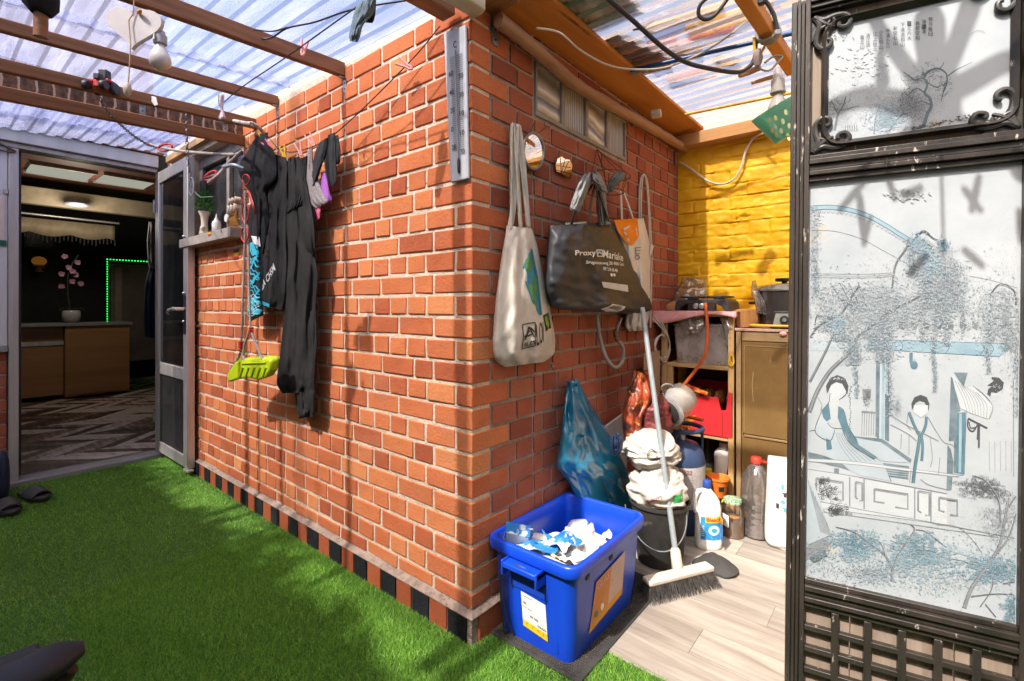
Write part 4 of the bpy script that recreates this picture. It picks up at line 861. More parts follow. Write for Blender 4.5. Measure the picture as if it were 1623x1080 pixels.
# notice on the left edge
nt_ = thing('wall_notice', (FX+.02, -.84, 1.5), 'cream notice with a green lower edge at the left edge of the photo', 'notice')
a, b = Xp(-14, 312, FX+.015), Xp(7, 381, FX+.015)
MB().box(FX+.011, FX+.016, a.y, b.y, b.z, a.z).build('sheet', M('cream_paper', (.68,.55,.48), (.6,.48,.42)), nt_)
MB().box(FX+.011, FX+.018, a.y, b.y+.008, b.z-.035, b.z-.002).build('green_edge', M('green_board', (.01,.12,.07)), nt_)
mb = MB(); mb.tube(spline([Xp(-10, 222, FX+.03), Xp(8, 232, FX+.03), Xp(24, 240, FX+.03), Xp(10, 240, FX+.03), Xp(-10, 236, FX+.03)], 30), .006, n=6)
tag(mb.build('cable_bunch', M('brown_cable', (.12,.07,.05), (.07,.04,.03))), 'brown cables sagging above the white window panel at left', 'cable')
tag(MB().box(FX+.012, FX+.028, Xp(5, 305, FX).y, Xp(12, 305, FX).y, Xp(5, 308, FX).z, Xp(5, 300, FX).z).build('window_catch', MOB, bevel=.002), 'small metal catch on the white window panel', 'catch')
# open door leaf, lying along the brick wall
HX, LX = FX+.0, FX+.665; DY = -.045
dl = thing('open_door', (HX, DY, 0), 'open aluminium glass door standing flat along the brick wall', 'door')
yb0, yb1 = DY-.022, DY+.022
fr = MB(); SW = .075
fr.box(HX, HX+SW, yb0, yb1, .045, 2.03); fr.box(LX-SW, LX, yb0, yb1, .045, 2.03)
fr.box(HX+SW, LX-SW, yb0+.001, yb1-.001, 1.95, 2.029); fr.box(HX+SW, LX-SW, yb0+.001, yb1-.001, .046, .12); fr.box(HX+SW, LX-SW, yb0+.001, yb1-.001, .60, .68)
fr.build('frame', K['alu'], dl, bevel=.004)
MB().box(HX+SW, LX-SW, DY-.008, DY+.006, .68, 1.95).build('pane', glassy('door_glass', (.62,.64,.66), .18, .02, (.12,.13,.14), gloss=.5), dl)
MB().box(HX+SW, LX-SW, DY-.012, DY+.006, .12, .60).build('lower_panel', M('black_panel', (.018,.018,.018), (.03,.03,.03), rough=.4), dl)
MB().box(LX-.055, LX-.02, yb0-.006, yb0-.0005, .90, 1.15).build('lock_plate', K['black'], dl, bevel=.002)
hd = MB(); hd.tube([V((LX-.037, yb0-.004, 1.06)), V((LX-.037, yb0-.05, 1.06)), V((LX-.06, yb0-.055, 1.062)), V((LX-.16, yb0-.056, 1.05)), V((LX-.19, yb0-.05, 1.03))], .011, n=12); hd.build('handle', M('nickel', (.7,.68,.66), metal=.7, rough=.25), dl)
for zz in (.98, 1.16, 1.52):
    kn = MB(); kn.lathe([(.008, 0), (.01, .01), (.006, .016)], V((LX-.037, yb0, zz)), n=12, rot=Rx(PI/2)); kn.build('knob', K['steel'], dl)
MB().box(LX-.06, LX+.03, yb0-.006, yb0+.03, .03, .043).build('weather_bar', K['alu'], dl, bevel=.002)
for zz in (.25, 1.75):
    MB().tube([V((HX-.004, yb0-.006, zz)), V((HX-.004, yb0-.006, zz+.09))], .008, n=10).build('hinge', K['steel'], dl)
# ================================================================== room behind the door
rm = thing('indoor_room', (-5.6, 0, 0), 'dim living room with a wooden ceiling seen through the open door', 'room')
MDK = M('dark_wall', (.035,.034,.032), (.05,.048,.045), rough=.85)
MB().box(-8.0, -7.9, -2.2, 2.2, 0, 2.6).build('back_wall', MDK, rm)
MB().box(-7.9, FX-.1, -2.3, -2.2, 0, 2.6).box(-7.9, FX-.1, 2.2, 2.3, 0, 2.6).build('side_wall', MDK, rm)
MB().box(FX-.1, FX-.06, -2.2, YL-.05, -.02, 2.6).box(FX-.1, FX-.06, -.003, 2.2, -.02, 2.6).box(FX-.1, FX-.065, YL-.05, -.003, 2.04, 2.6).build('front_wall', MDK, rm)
MB().box(-7.9, FX-.1, -2.2, 2.2, 2.42, 2.5).build('ceiling', wood('ceiling_boards', (.17,.06,.03), (.11,.04,.02), 'y', fine=10), rm)
def herring():
    m, t = nt('herringbone_floor'); L = t.links.new
    out = N(t, 'ShaderNodeOutputMaterial'); b = N(t, 'ShaderNodeBsdfPrincipled', Roughness=.5); L(b.outputs[0], out.inputs[0])
    at = N(t, 'ShaderNodeAttribute', attribute_name='rnd'); tc = N(t, 'ShaderNodeTexCoord')
    n1 = N(t, 'ShaderNodeTexNoise', Scale=22.0, Detail=6.0); mp = N(t, 'ShaderNodeMapping'); mp.inputs['Rotation'].default_value = (0, 0, .9); mp.inputs['Scale'].default_value = (.2, 1.6, 1); L(tc.outputs['Object'], mp.inputs[0]); L(mp.outputs[0], n1.inputs['Vector'])
    ad = N(t, 'ShaderNodeMath', operation='MULTIPLY_ADD'); ad.inputs[1].default_value = .9; L(n1.outputs[0], ad.inputs[0]); sb = N(t, 'ShaderNodeMath', operation='SUBTRACT'); L(at.outputs['Fac'], sb.inputs[0]); sb.inputs[1].default_value = .45; L(sb.outputs[0], ad.inputs[2])
    cr = N(t, 'ShaderNodeValToRGB'); cr.color_ramp.elements[0].position = .2; cr.color_ramp.elements[0].color = (.05,.022,.014,1); cr.color_ramp.elements[1].position = .85; cr.color_ramp.elements[1].color = (.58,.47,.40,1); e = cr.color_ramp.elements.new(.5); e.color = (.22,.13,.095,1)
    L(ad.outputs[0], cr.inputs[0]); L(cr.outputs[0], b.inputs['Base Color'])
    mb = MB(); W_, H_ = .42, .11
    for i in range(-1, 14):
        for j in range(-60, 60):
            sgn = 1 if i % 2 else -1; x0 = FX-.1-i*W_*.75; y0 = j*H_
            pts = [(x0, y0), (x0-W_*.75, y0+sgn*W_*.75), (x0-W_*.75, y0+sgn*W_*.75+H_-.002), (x0, y0+H_-.002)]
            if all(-2.2 < p[1] < 2.2 and -7.9 <= p[0] <= FX+.0-.02 for p in pts):
                mb.ca = random.choice((.15, .3, .5, .8, .95))+random.uniform(-.08, .08); mb.poly([(p[0], p[1], .026) for p in pts])
    mb.ca = .3; mb.box(-7.9, FX-.1, -2.2, 2.2, -.02, .022)
    mb.build('indoor_floor', m, rm, attr=True, smooth=False)
herring()
# roof lights in the ceiling
MSKY = emis('lit_rooflight', (.80,.80,.66), .22)
for px0, px1, y0, y1 in ((42, 150, 258, 284), (154, 243, 275, 297)):
    pa, pb = [onplane(px0, (y0+y1)/2-2, V((0, 0, 2.415)), V((0, 0, 1))), onplane(px1, (y0+y1)/2+2, V((0, 0, 2.415)), V((0, 0, 1)))]
    f = MB(); xm = (pa.x+pb.x)/2; f.box(xm-.22, xm+.22, pa.y, pb.y, 2.39, 2.412); f.build('roof_light', MSKY, rm)
    g = MB()
    for q in (-.24, .22): g.box(xm+q, xm+q+.02, pa.y-.02, pb.y+.02, 2.385, 2.415)
    g.build('roof_light_frame', K['alu'], rm)
MCR = M('cream_board', (.36,.29,.19), (.28,.22,.14), rough=.6)
MB().box(-5.9, -5.8, -2.1, 2.1, 2.12, 2.30).build('cornice', MCR, rm, bevel=.01)
pa = Xp(36, 345, -6.15); pb = Xp(182, 372, -6.15)
va = MB(); n_ = 40; top = [V((-6.15, lerp(pa.y-.6, pb.y, i/n_), 2.02)) for i in range(n_+1)]; bot = [V((-6.15, lerp(pa.y-.6, pb.y, i/n_), 1.88-.035*abs(math.sin(i*.33))-.01*i/n_)) for i in range(n_+1)]
va.grid([top, bot]); vo = thing('pelmet_valance', (-6.15, pb.y, 1.9), 'cream scalloped pelmet with dark bead fringe inside the room', 'valance'); va.build('cloth', M('cream_cloth', (.34,.27,.17), (.27,.2,.12)), vo, solid=.012)
fb = MB()
for i in range(0, n_+1): fb.tube([bot[i]+V((.004, 0, 0)), bot[i]+V((.004, 0, -.05-.012*(i % 3)))], .007, n=5)
fb.build('bead_fringe', K['ink'], vo)
MB().tube([V((-6.1, pa.y-.6, 2.06)), V((-6.1, pb.y+.03, 2.05))], .012, n=10).build('rod', K['alu'], vo)
ci = thing('ceiling_lamp', Xp(122, 326, -5.72), 'round glass lamp glinting on the cream cornice inside the room', 'lamp')
cl = MB(); cl.lathe([(.04, .02), (.095, .016), (.10, 0), (.07, -.016), (0, -.022)], Xp(122, 326, -5.68), n=24); cl.build('shade', M('cut_glass', (.7,.72,.75), (.4,.42,.45), scale=60, rough=.1, metal=.5, emit=(.8,.85,1), es=.1), ci)
pl_ = bpy.data.lights.new('room_fill_light', 'POINT'); pl_.energy = 7; pl_.color = (1, .9, .75); pl_.shadow_soft_size = .1; po_ = bpy.data.objects.new('room_fill_light', pl_); C.objects.link(po_); po_.location = Xp(122, 326, -5.45)-V((0, 0, .10))  # point light added in front of the lamp to brighten the room
# counter
CX = -6.2
ct = thing('kitchen_counter', (CX-.25, 0, 0), 'low wooden counter with a grey worktop inside the room', 'counter')
y1 = Xp(206, 600, CX).y; y0 = -1.6; ym = Xp(103, 600, CX).y
MOK = wood('oak_veneer', (.42,.21,.075), (.30,.14,.045), 'y', fine=9, rough=.45)
MB().box(CX-.5, CX+.02, y0, y1+.02, .85, .885).build('worktop', M('grey_worktop', (.28,.26,.24), (.2,.19,.18), rough=.4), ct, bevel=.004)
MB().box(CX-.5, CX-.02, ym, y1, .05, .849).build('cabinet', MOK, ct, bevel=.003)
MB().box(CX-.5, CX-.07, y0, ym-.003, .08, .64).build('cabinet', MOK, ct, bevel=.003)
MB().box(CX-.5, CX-.08, y0, ym-.003, .69, .849).build('drawer_front', MOK, ct, bevel=.003)
MB().box(CX-.5, CX-.06, y0, ym-.003, .641, .688).build('rail', K['alu'], ct)
MB().box(CX-.019, CX-.003, ym+.002, y1-.002, .07, .846).build('door', MOK, ct, bevel=.003)
# flower pot with orchid
op = Xp(113, 514, CX-.12); op.z = .886; oc = thing('orchid_pot', op, 'pink orchid in a round white pot on the indoor counter', 'orchid')
mb = MB(); mb.lathe([(.05, 0), (.075, .03), (.085, .08), (.078, .13), (.07, .14), (.06, .13)], op, n=22); mb.build('pot', M('white_glaze', (.5,.47,.43), rough=.25), oc)
mb = MB(); mb.tube(spline([op+V((0, 0, .1)), op+V((0, -.03, .35)), op+V((.02, -.02, .6)), op+V((.02, .06, .78))], 16), .006, n=6); mb.build('stem', M('dark_stem', (.05,.07,.03)), oc)
MOR = M('orchid_petal', (.40,.20,.25), (.32,.13,.19), rough=.6); random.seed(3)
for i in range(9):
    u = i/8; c = op+V((.05+random.uniform(-.03, .03), lerp(-.09, .06, u)+random.uniform(-.03, .03), lerp(.42, .78, (u*2.3) % 1)+random.uniform(-.03, .03)))
    mb = MB()
    for k in range(5):
        a = 2*PI*k/5+random.random(); d = V((.3, math.cos(a), math.sin(a))).normalized(); s = d.cross(V((1, 0, 0))).normalized(); l = .034
        mb.add([c, c+d*l*.5+s*.02, c+d*l, c+d*l*.5-s*.02], [(0, 1, 2, 3)])
    mb.build('flower', MOR, oc, smooth=False)
mb = MB()
for sgn in (-1, 1):
    mb.grid([[op+V((.02, sgn*.11*u+(v-.5)*.02, .13+.05*math.sin(PI*u)+(.5-abs(v-.5))*.01)) for v in (0, .5, 1)] for u in [i/6 for i in range(7)]])
mb.build('leaf', M('orchid_leaf', (.02,.05,.02)), oc)
# dark screen, amber lamp, mirror with green led strip, jacket
a, b = Xp(37, 352, -7.86), Xp(89, 397, -7.86)
tv = thing('framed_picture', ((-7.86), (a.y+b.y)/2, b.z), 'dark framed picture with painted-in pale reflections on the indoor back wall', 'picture')
MB().box(-7.89, -7.86, a.y, b.y, b.z, a.z).build('frame', K['black'], tv, bevel=.004)
MB().box(-7.858, -7.856, a.y+.03, b.y-.03, b.z+.03, a.z-.03).build('canvas', M('dark_canvas', (.02,.022,.025), (.16,.17,.18), scale=7, rough=.3, lo=.5, hi=.75), tv)  # pale mottling puts reflections into the canvas colour
la = Xp(62, 414, -7.6); lt = thing('amber_lamp', la, 'small amber glass lamp glowing faintly against the dark wall', 'lamp')
MB().ball(la, (.06, .075, .06), n=14).build('shade', M('amber_glass', (.2,.08,.01), emit=(.9,.35,.04), es=.06), lt)
MB().lathe([(.05, 0), (.06, -.02), (.02, -.05), (.05, -.09)], la-V((0, 0, .05)), n=14).build('base', K['board'], lt)
x_ = -7.4; a, b = Xp(168, 410, x_), Xp(262, 520, x_)
mi = thing('led_mirror', (x_, a.y, .3), 'tall mirror edged with glowing green light dots inside the room', 'mirror')
MB().box(x_-.04, x_, a.y, b.y+.3, .3, a.z).build('frame', K['black'], mi)
c0, c1 = Xp(176, 418, x_), Xp(262, 540, x_)
MB().box(x_+.001, x_+.004, c0.y, b.y+.28, .3, c0.z).build('glass', M('mirror_view', (.20,.165,.13), (.14,.11,.085), scale=3, rough=.35), mi)
d0 = Xp(183, 424, x_+.01); MB().box(x_+.004, x_+.012, d0.y, d0.y+.07, .3, d0.z).build('trim', M('pale_trim', (.35,.29,.22)), mi)
led = MB(); ML = emis('green_led', (.02, 1, .12), 1.8)
zt = a.z-.01; yy = a.y+.012
for i in range(50): led.obox((x_+.01, yy, zt-i*.034), .01, .010, .010)
for i in range(30): led.obox((x_+.01, yy+i*.034, zt), .01, .011, .011)
led.build('led_strip', ML, mi, smooth=False)['kind'] = 'stuff'
ja = Xp(238, 455, -4.9); jk2 = thing('hanging_jacket', ja, 'pale shirt and blue jacket hanging inside by the doorway', 'jacket')
mf = lambda x, y, o: Xp(x, y, -4.9+o)
hang([(236, 352, 246, 350, 0, .05), (233, 380, 250, 378, 0, .06), (234, 410, 252, 412, 0, .06), (236, 424, 254, 428, 0, .05)], mf, nr=24, nc=16, amp=.015, freq=3, wr=.02, seed=61).build('shirt', M('pale_shirt', (.4,.38,.42), (.3,.28,.3)), jk2)
hang([(238, 420, 254, 420, -.05, .05), (230, 450, 254, 450, -.05, .07), (227, 500, 254, 500, -.05, .08), (229, 534, 254, 538, -.05, .06)], mf, nr=24, nc=16, amp=.015, freq=3, wr=.02, seed=63).build('jacket', M('navy_cloth', (.03,.05,.11), (.02,.035,.07)), jk2)
# ================================================================== left foreground
def slipper(c, yaw, lab):
    th = thing('slipper', c, lab, 'slipper', 'black slippers')
    R = Rz(yaw); o = []
    for i in range(28):
        a = 2*PI*i/28; x = math.cos(a)*.13; o.append(V((x, math.sin(a)*(.048+.010*math.cos(a)-.010*math.exp(-((x+.01)/.04)**2)), 0)))
    mb = MB(); mb.loops([[c+R@(p*(.96 if k in (0, 3) else 1)+V((0, 0, h))) for p in o] for k, h in enumerate((0, .006, .018, .024))]); mb.build('sole', K['black'], th)
    up = MB(); P = []
    for i in range(9):
        x = lerp(.0, .095, i/8); row = []
        for j in range(13):
            a = PI*j/12; wv = .052-.010*(i/8)**2; row.append(c+R@V((x, math.cos(a)*wv, .012+math.sin(a)*(.05-.018*i/8))))
        P.append(row)
    up.grid(P); up.build('strap', K['rubber'], th, solid=.006)
    return th
slipper(Gd(52, 788, .012), .30, 'black slipper nearer the door threshold')
slipper(Gd(8, 808, .012), .15, 'black slipper at the left edge of the photo')
jb2 = Gd(2, 792, 0); 
mb = hang([(-30, 718, 8, 716, 0, .06), (-30, 735, 14, 728, 0, .08), (-32, 765, 16, 758, 0, .09), (-32, 785, 14, 784, 0, .09), (-30, 794, 10, 793, 0, .06)], lambda x, y, o: Dp(x, y, 2.72-o), nr=24, nc=22, amp=.01, freq=2, wr=.012, seed=71)
tag(mb.build('folded_jeans', M('dark_denim', (.012,.02,.045), (.02,.03,.06), scale=80, rough=.9, bump=.4)), 'dark blue denim heap at the left edge above the slippers', 'jeans')
ch = thing('garden_chair', (-.3, -1.05, 0), 'dark padded garden chair whose armrest enters the bottom left corner', 'chair')
MLE = M('dark_blue_vinyl', (.008,.010,.017), (.014,.016,.024), rough=.5, bump=.15, bscale=200)
tip = Dp(132, 1026, 1.02); bk_ = V((tip.x+.09, tip.y-.42, tip.z+.035))
mb = MB(); lo2 = []
for i in range(12):
    t_ = i/11; p = tip.lerp(bk_, t_)-V((0, 0, .006*math.sin(PI*t_))); s_ = math.sin(min(1, .25+t_*5)*PI/2); lo2.append([p+V((math.cos(a)*.05*s_, 0, math.sin(a)*.032*s_)) for a in [2*PI*k/16 for k in range(16)]])
mb.loops(lo2); mb.build('armrest', MLE, ch)
mb = MB(); mb.tube(spline([tip+V((.005, -.02, -.03)), tip+V((-.005, -.06, -.06)), tip+V((-.01, -.3, -.10)), bk_+V((0, 0, -.1))], 16), .014, n=10); mb.build('arm_rail', M('brown_tube', (.06,.035,.025), (.04,.025,.02), rough=.35), ch)
for y_ in (-.07, -.36):
    mb = MB(); mb.tube([tip+V((0, y_, -.06)), V((tip.x+.02, tip.y+y_, .0))], .012, n=10); mb.build('leg', K['black'], ch)
mb = MB(); mb.box(tip.x-.42, tip.x-.06, tip.y-.42, tip.y-.02, .16, .2); mb.build('seat', MLE, ch, bevel=.012)
mb = MB(); mb.box(tip.x-.42, tip.x-.06, tip.y-.46, tip.y-.425, .16, .75); mb.build('backrest', MLE, ch, bevel=.012)
# ================================================================== storage wall: what hangs on it
XA = V((-1, 0, 0))
# long flaking pole and orange board under the eaves
pp = [Rw(790, 32, .045), Rw(850, 80, .045), Rw(905, 128, .045), Rw(960, 163, .045), Rw(1020, 196, .045), Rw(1088, 237, .045)]
z_ = [p.z for p in pp]
mb = MB(); mb.tube(spline(pp, 40), .024, n=14, wob=.06); mb.shake(.004, 30, 5)
tag(mb.build('round_pole', K['pole']), 'long flaking round pole running along the top of the storage wall', 'pole')
mb = MB(); mb.prism([(-.06, .06, 2.10), (.155, .06, 2.118), (.155, 1.80, 2.118), (-.06, 1.80, 2.10)], (0, 0, .018))
tag(mb.build('eaves_board', K['board'], bevel=.003), 'wide orange wooden board overhanging the storage wall under the clear roof', 'board')
mb = MB(); mb.bar((.02, 1.765, 2.055), (2.3, 1.765, 2.055), .09, .07, up=(0, 0, 1)); tag(mb.build('wall_plate', wood('pine_plate', (.50,.27,.10), (.38,.18,.06), 'x', fine=30), bevel=.004), 'orange pine beam along the top of the yellow wall', 'beam')
bk = Rw(784, 38, .012); bracket(V((.004, Rw(783, 38).y, Rw(783, 38).z)), 'grey steel strap holding the flaking pole near the brick corner', w=.03, h=.075, out=V((1, 0, 0)), along=V((0, 1, 0)))
bracket(V((.004, Rw(1000, 190).y, Rw(1000, 188).z)), 'small steel strap holding the flaking pole past the glass bricks', w=.02, h=.045, out=V((1, 0, 0)), along=V((0, 1, 0)))
mb = MB(); p = Rw(1040, 181, .10); mb.obox(p, .05, .055, .028, Rz(.3)); tag(mb.build('foam_scrap', M('ivory_foam', (.6,.55,.48), (.5,.45,.4)), bevel=.005), 'ivory scrap of foam wedged under the orange eaves board', 'scrap')
# broken roof slate pieces and green sheet at the roof edge
mb = MB(); mb.prism([V((.10, .62, 2.15)), V((.20, .60, 2.15)), V((.30, .90, 2.16)), V((.26, 1.02, 2.15)), V((.13, .98, 2.15))], (0, 0, .008)); tag(mb.build('broken_tile', M('brown_tile', (.07,.045,.03), (.04,.025,.02))), 'broken brown tile lying on the edge of the clear roof', 'tile')
mb = corr(.06, .34, .22, .55, lambda x, y: 2.163); tag(mb.build('green_sheet', M('green_pvc', (.01,.22,.14), (.008,.15,.1), rough=.35)), 'piece of green corrugated sheet on the storage roof edge', 'sheet')
# tote bag
tb = thing('cotton_tote', Rw(830, 580, .05), 'off-white cotton tote bag with a globe print hanging by long straps', 'bag')
MCO = M('dirty_cotton', (.60,.55,.48), (.47,.42,.36), scale=9, rough=.95, bump=.4, bscale=300, c3=(.25,.21,.18), s3=14, t3=.66)
trw = [(803, 358, 842, 362, .03, .015), (800, 378, 846, 372, .028, .03), (796, 400, 853, 396, .025, .045), (790, 440, 862, 440, .022, .055), (785, 480, 871, 486, .02, .065), (782, 520, 878, 524, .02, .07), (781, 550, 880, 544, .02, .07), (786, 572, 877, 562, .02, .06), (800, 582, 862, 574, .02, .03)]
tm = hang(trw, Rw, nr=60, nc=36, amp=.008, freq=3, wr=.010, seed=81); tm.build('body', MCO, tb); tbv = tm.bvh()
for pts in ([(808, 366), (811, 330), (812, 280), (813, 230), (816, 197)], [(838, 362), (832, 320), (826, 270), (822, 230), (818, 198)]):
    for dx in (0,):
        s = MB(); P = [Rw(x, y, .03) for x, y in pts]; P = spline(P, 20); s.grid([[p+V((.012*math.sin(v*6+i*.15), (v-.5)*.034, 0)) for v in (0, .25, .5, .75, 1)] for i, p in enumerate(P)]); s.build('strap', MCO, tb, solid=.003)
s = MB(); P = spline([Rw(x, y, .035) for x, y in [(826, 362), (823, 320), (820, 270), (818, 230), (817, 198)]], 20); s.grid([[p+V((.006*math.sin(v*5+i*.1), (v-.5)*.03, 0)) for v in (0, .25, .5, .75, 1)] for i, p in enumerate(P)]); s.build('strap', MCO, tb, solid=.003)
hk = MB(); hk.tube([Rw(817, 199, 0), Rw(817, 199, .04), Rw(817, 194, .045)], .003, n=6); hk.build('nail', K['steel'], tb)
def disc_pts(cx, cy, rx, ry, n=28, a0=0, a1=2*PI, tilt=0):
    return [(cx+rx*math.cos(a)*math.cos(tilt)-ry*math.sin(a)*math.sin(tilt), cy+rx*math.cos(a)*math.sin(tilt)+ry*math.sin(a)*math.cos(tilt)) for a in [a0+(a1-a0)*i/(n-1 if a1-a0 < 6 else n) for i in range(n)]]
def fan(mb, pts, mf, o, bvh, axis, lift, rings=4):
    """filled printed shape laid on a surface"""
    cx = sum(p[0] for p in pts)/len(pts); cy = sum(p[1] for p in pts)/len(pts); n = len(pts); vs_ = [lay(mf(cx, cy, o), bvh, axis, lift)]; fs_ = []
    for r in range(1, rings+1): vs_ += [lay(mf(lerp(cx, x, r/rings), lerp(cy, y, r/rings), o), bvh, axis, lift) for x, y in pts]
    fs_ += [(0, 1+i, 1+(i+1) % n) for i in range(n)]
    for r in range(rings-1): fs_ += [(1+r*n+i, 1+(r+1)*n+i, 1+(r+1)*n+(i+1) % n, 1+r*n+(i+1) % n) for i in range(n)]
    mb.add(vs_, fs_)
MGB = M('globe_blue', (.05,.25,.36), (.04,.19,.28), scale=20, rough=.9); MGG = M('globe_green', (.10,.26,.07), (.07,.2,.05), scale=30, rough=.9); MTE = M('teal_cloth_print', (.02,.19,.24), (.015,.14,.19), rough=.9)
pr = MB(); pr.cm = 0; fan(pr, [(838, 402), (846, 398), (852, 430), (854, 460), (856, 500), (848, 498), (836, 478), (828, 450), (828, 424)], Rw, .07, tbv, XA, .0015)
pr.cm = 1
for pts in ([(832, 412), (838, 406), (841, 418), (838, 432), (830, 430)], [(842, 440), (849, 436), (853, 452), (849, 470), (842, 462)], [(832, 452), (839, 450), (843, 472), (846, 490), (838, 478)], [(842, 408), (846, 404), (849, 420), (844, 424)]): fan(pr, pts, Rw, .07, tbv, XA, .0026, 3)
pr.cm = 2; fan(pr, [(843, 396), (848, 394), (856, 440), (858, 498), (853, 500), (851, 450)], Rw, .07, tbv, XA, .0034)
pr.build('globe_print', [MGB, MGG, MTE], tb, smooth=False)
pr = MB(); pr.cm = 0
q_ = [(826, 515), (845, 511), (844, 548), (826, 554)]
for a, b in ((0, 1), (1, 2), (2, 3), (3, 0)):
    x0, y0 = q_[a]; x1, y1 = q_[b]; i0 = len(pr.v); strip(pr, [(lerp(x0, x1, i/5), lerp(y0, y1, i/5)) for i in range(6)], 1.6, Rw, .08)
    for i in range(i0, len(pr.v)): pr.v[i] = lay(pr.v[i], tbv, XA, .002)
for sgm in (((829, 539), (836, 518)), ((836, 518), (842, 534)), ((832, 533), (841, 529)), ((828, 535), (836, 524)), ((838, 519), (843, 526))):
    i0 = len(pr.v); strip(pr, [(lerp(sgm[0][0], sgm[1][0], i/5), lerp(sgm[0][1], sgm[1][1], i/5)) for i in range(6)], 2.4, Rw, .08)
    for i in range(i0, len(pr.v)): pr.v[i] = lay(pr.v[i], tbv, XA, .002)
letter(pr, 'ALDI', [(828, 543), (843, 539), (843, 546), (828, 551)], Rw, .08, tbv, XA, .0022, .02)
letter(pr, 'LOI', [(846, 514), (864, 509), (864, 542), (847, 549)], Rw, .08, tbv, XA, .0022, .0)
fan(pr, [(861, 500), (876, 496), (880, 520), (866, 526)], Rw, .07, tbv, XA, .0018)
pr.cm = 1; fan(pr, [(864, 503), (868, 501), (874, 514), (871, 521), (866, 514)], Rw, .07, tbv, XA, .003); pr.cm = 2; fan(pr, disc_pts(871, 503, 3, 4, 12), Rw, .07, tbv, XA, .003)
pr.build('shop_print', [K['ink'], M('lime_print', (.25,.4,.03)), MTE], tb, smooth=False)
# mirrors
MMI = M('mirror_silver', (.85,.83,.8), metal=1, rough=.03, bump=.0, rvar=.01)
th = thing('oval_mirror', Rw(845, 268, .02), 'oval hanging mirror in a pewter rim with a wire loop', 'mirror')
oc_ = [Rw(x, y, .02) for x, y in disc_pts(845.5, 240, 16, 29, 36, tilt=-.05)]
mb = MB(); mb.tube(oc_, .006, n=8, close=True); mb.build('rim', M('pewter', (.25,.22,.2), (.18,.16,.14), metal=.7, rough=.4), th)
cc = sum(oc_, V((0, 0, 0)))/len(oc_); mb = MB(); nrm = V((1, -.25, -.1))
mb.add([cc+V((.006, 0, 0))]+[p for p in oc_], [(0, 1+i, 1+(i+1) % 36) for i in range(36)]); mb.build('glass', MMI, th)
mb = MB(); mb.tube(spline([Rw(836, 216, .02), Rw(845, 200, .025), Rw(848, 194, .015)], 8), .002, n=6); mb.tube(spline([Rw(852, 212, .02), Rw(863, 204, .02), Rw(870, 200, .015)], 8), .0015, n=5); mb.build('hanging_wire', K['rubber'], th)
mb = MB(); mb.tube([Rw(868+5*math.cos(a), 197+6*math.sin(a), .012) for a in [2*PI*i/14 for i in range(14)]], .0012, n=5, close=True); mb.tube([Rw(866, 234, .02), Rw(864, 242, .02)], .003, n=6); mb.build('wire_ring', M('rusty_wire', (.3,.12,.06)), th)
th = thing('mosaic_ornament', Rw(890, 280, .015), 'small mirror mosaic ornament like a half shell between mirror and black bag', 'ornament')
sh = [(880, 272), (879, 262), (882, 252), (888, 249), (894, 253), (901, 254), (905, 262), (904, 283), (896, 280), (888, 275)]
mb = MB(); mb.prism([Rw(x, y, .012) for x, y in sh], V((.006, 0, 0))); mb.build('mirror', MMI, th, smooth=False)
mb = MB()
for s_ in ([(880, 262), (904, 266)], [(882, 270), (905, 276)], [(888, 250), (890, 276)], [(896, 253), (890, 275)], [(902, 255), (892, 277)]): mb.tube([Rw(x, y, .0185) for x, y in s_], .0012, n=5)
mb.build('leading', K['ink'], th)
# wire basket hanger
th = thing('wire_basket', Rw(945, 290, .06), 'rusty black wire basket hung behind the grey jeans', 'basket')
mb = MB(); apex = Rw(946, 237, .01); ring = [V((.08+.075*math.cos(a), apex.y+.11*math.sin(a), apex.z-.13)) for a in [2*PI*i/20 for i in range(20)]]; ring2 = [V((.08+.05*math.cos(a), apex.y+.075*math.sin(a), apex.z-.20)) for a in [2*PI*i/20 for i in range(20)]]
mb.tube(ring, .002, n=5, close=True); mb.tube(ring2, .002, n=5, close=True)
for i in range(0, 20, 4): mb.tube([ring[i], apex], .0016, n=5); mb.tube([ring[i], ring2[i]], .0016, n=5)
mb.build('wires', M('rusty_black_wire', (.04,.02,.015), (.09,.035,.02), scale=80), th)
# grey jeans over hook
th = thing('grey_jeans', Rw(930, 330, .1), 'faded grey trousers draped over the hook above the black shopping bag', 'trousers')
MGJ = M('faded_grey_denim', (.22,.22,.22), (.15,.15,.155), scale=40, rough=.95, bump=.6, bscale=300)
hang([(926, 276, 946, 270, .12, .03), (918, 288, 940, 284, .13, .035), (910, 308, 930, 308, .13, .035), (904, 326, 922, 330, .13, .03), (904, 334, 920, 336, .13, .018)], Rw, nr=30, nc=20, amp=.006, freq=2, wr=.012, seed=91).build('leg', MGJ, th)
hang([(936, 270, 950, 274, .14, .03), (938, 284, 958, 290, .145, .03), (946, 300, 962, 300, .14, .025), (954, 304, 964, 306, .14, .015)], Rw, nr=24, nc=16, amp=.005, freq=2, wr=.01, seed=92).build('leg', MGJ, th)
hang([(944, 300, 960, 296, .09, .02), (946, 330, 962, 330, .09, .025), (948, 358, 968, 356, .09, .025)], Rw, nr=20, nc=14, amp=.005, seed=93).build('waist', MGJ, th)
MGT = M('grey_teal_cloth', (.13,.16,.15), (.09,.11,.11), scale=30, rough=.9)
mb = hang([(975, 274, 988, 272, .1, .02), (966, 284, 990, 282, .1, .03), (962, 300, 976, 296, .1, .025), (964, 306, 972, 304, .1, .012)], Rw, nr=20, nc=14, amp=.005, wr=.008, seed=95); tag(mb.build('grey_cloth', MGT), 'grey-green rag hooked on the right of the wire basket', 'rag')
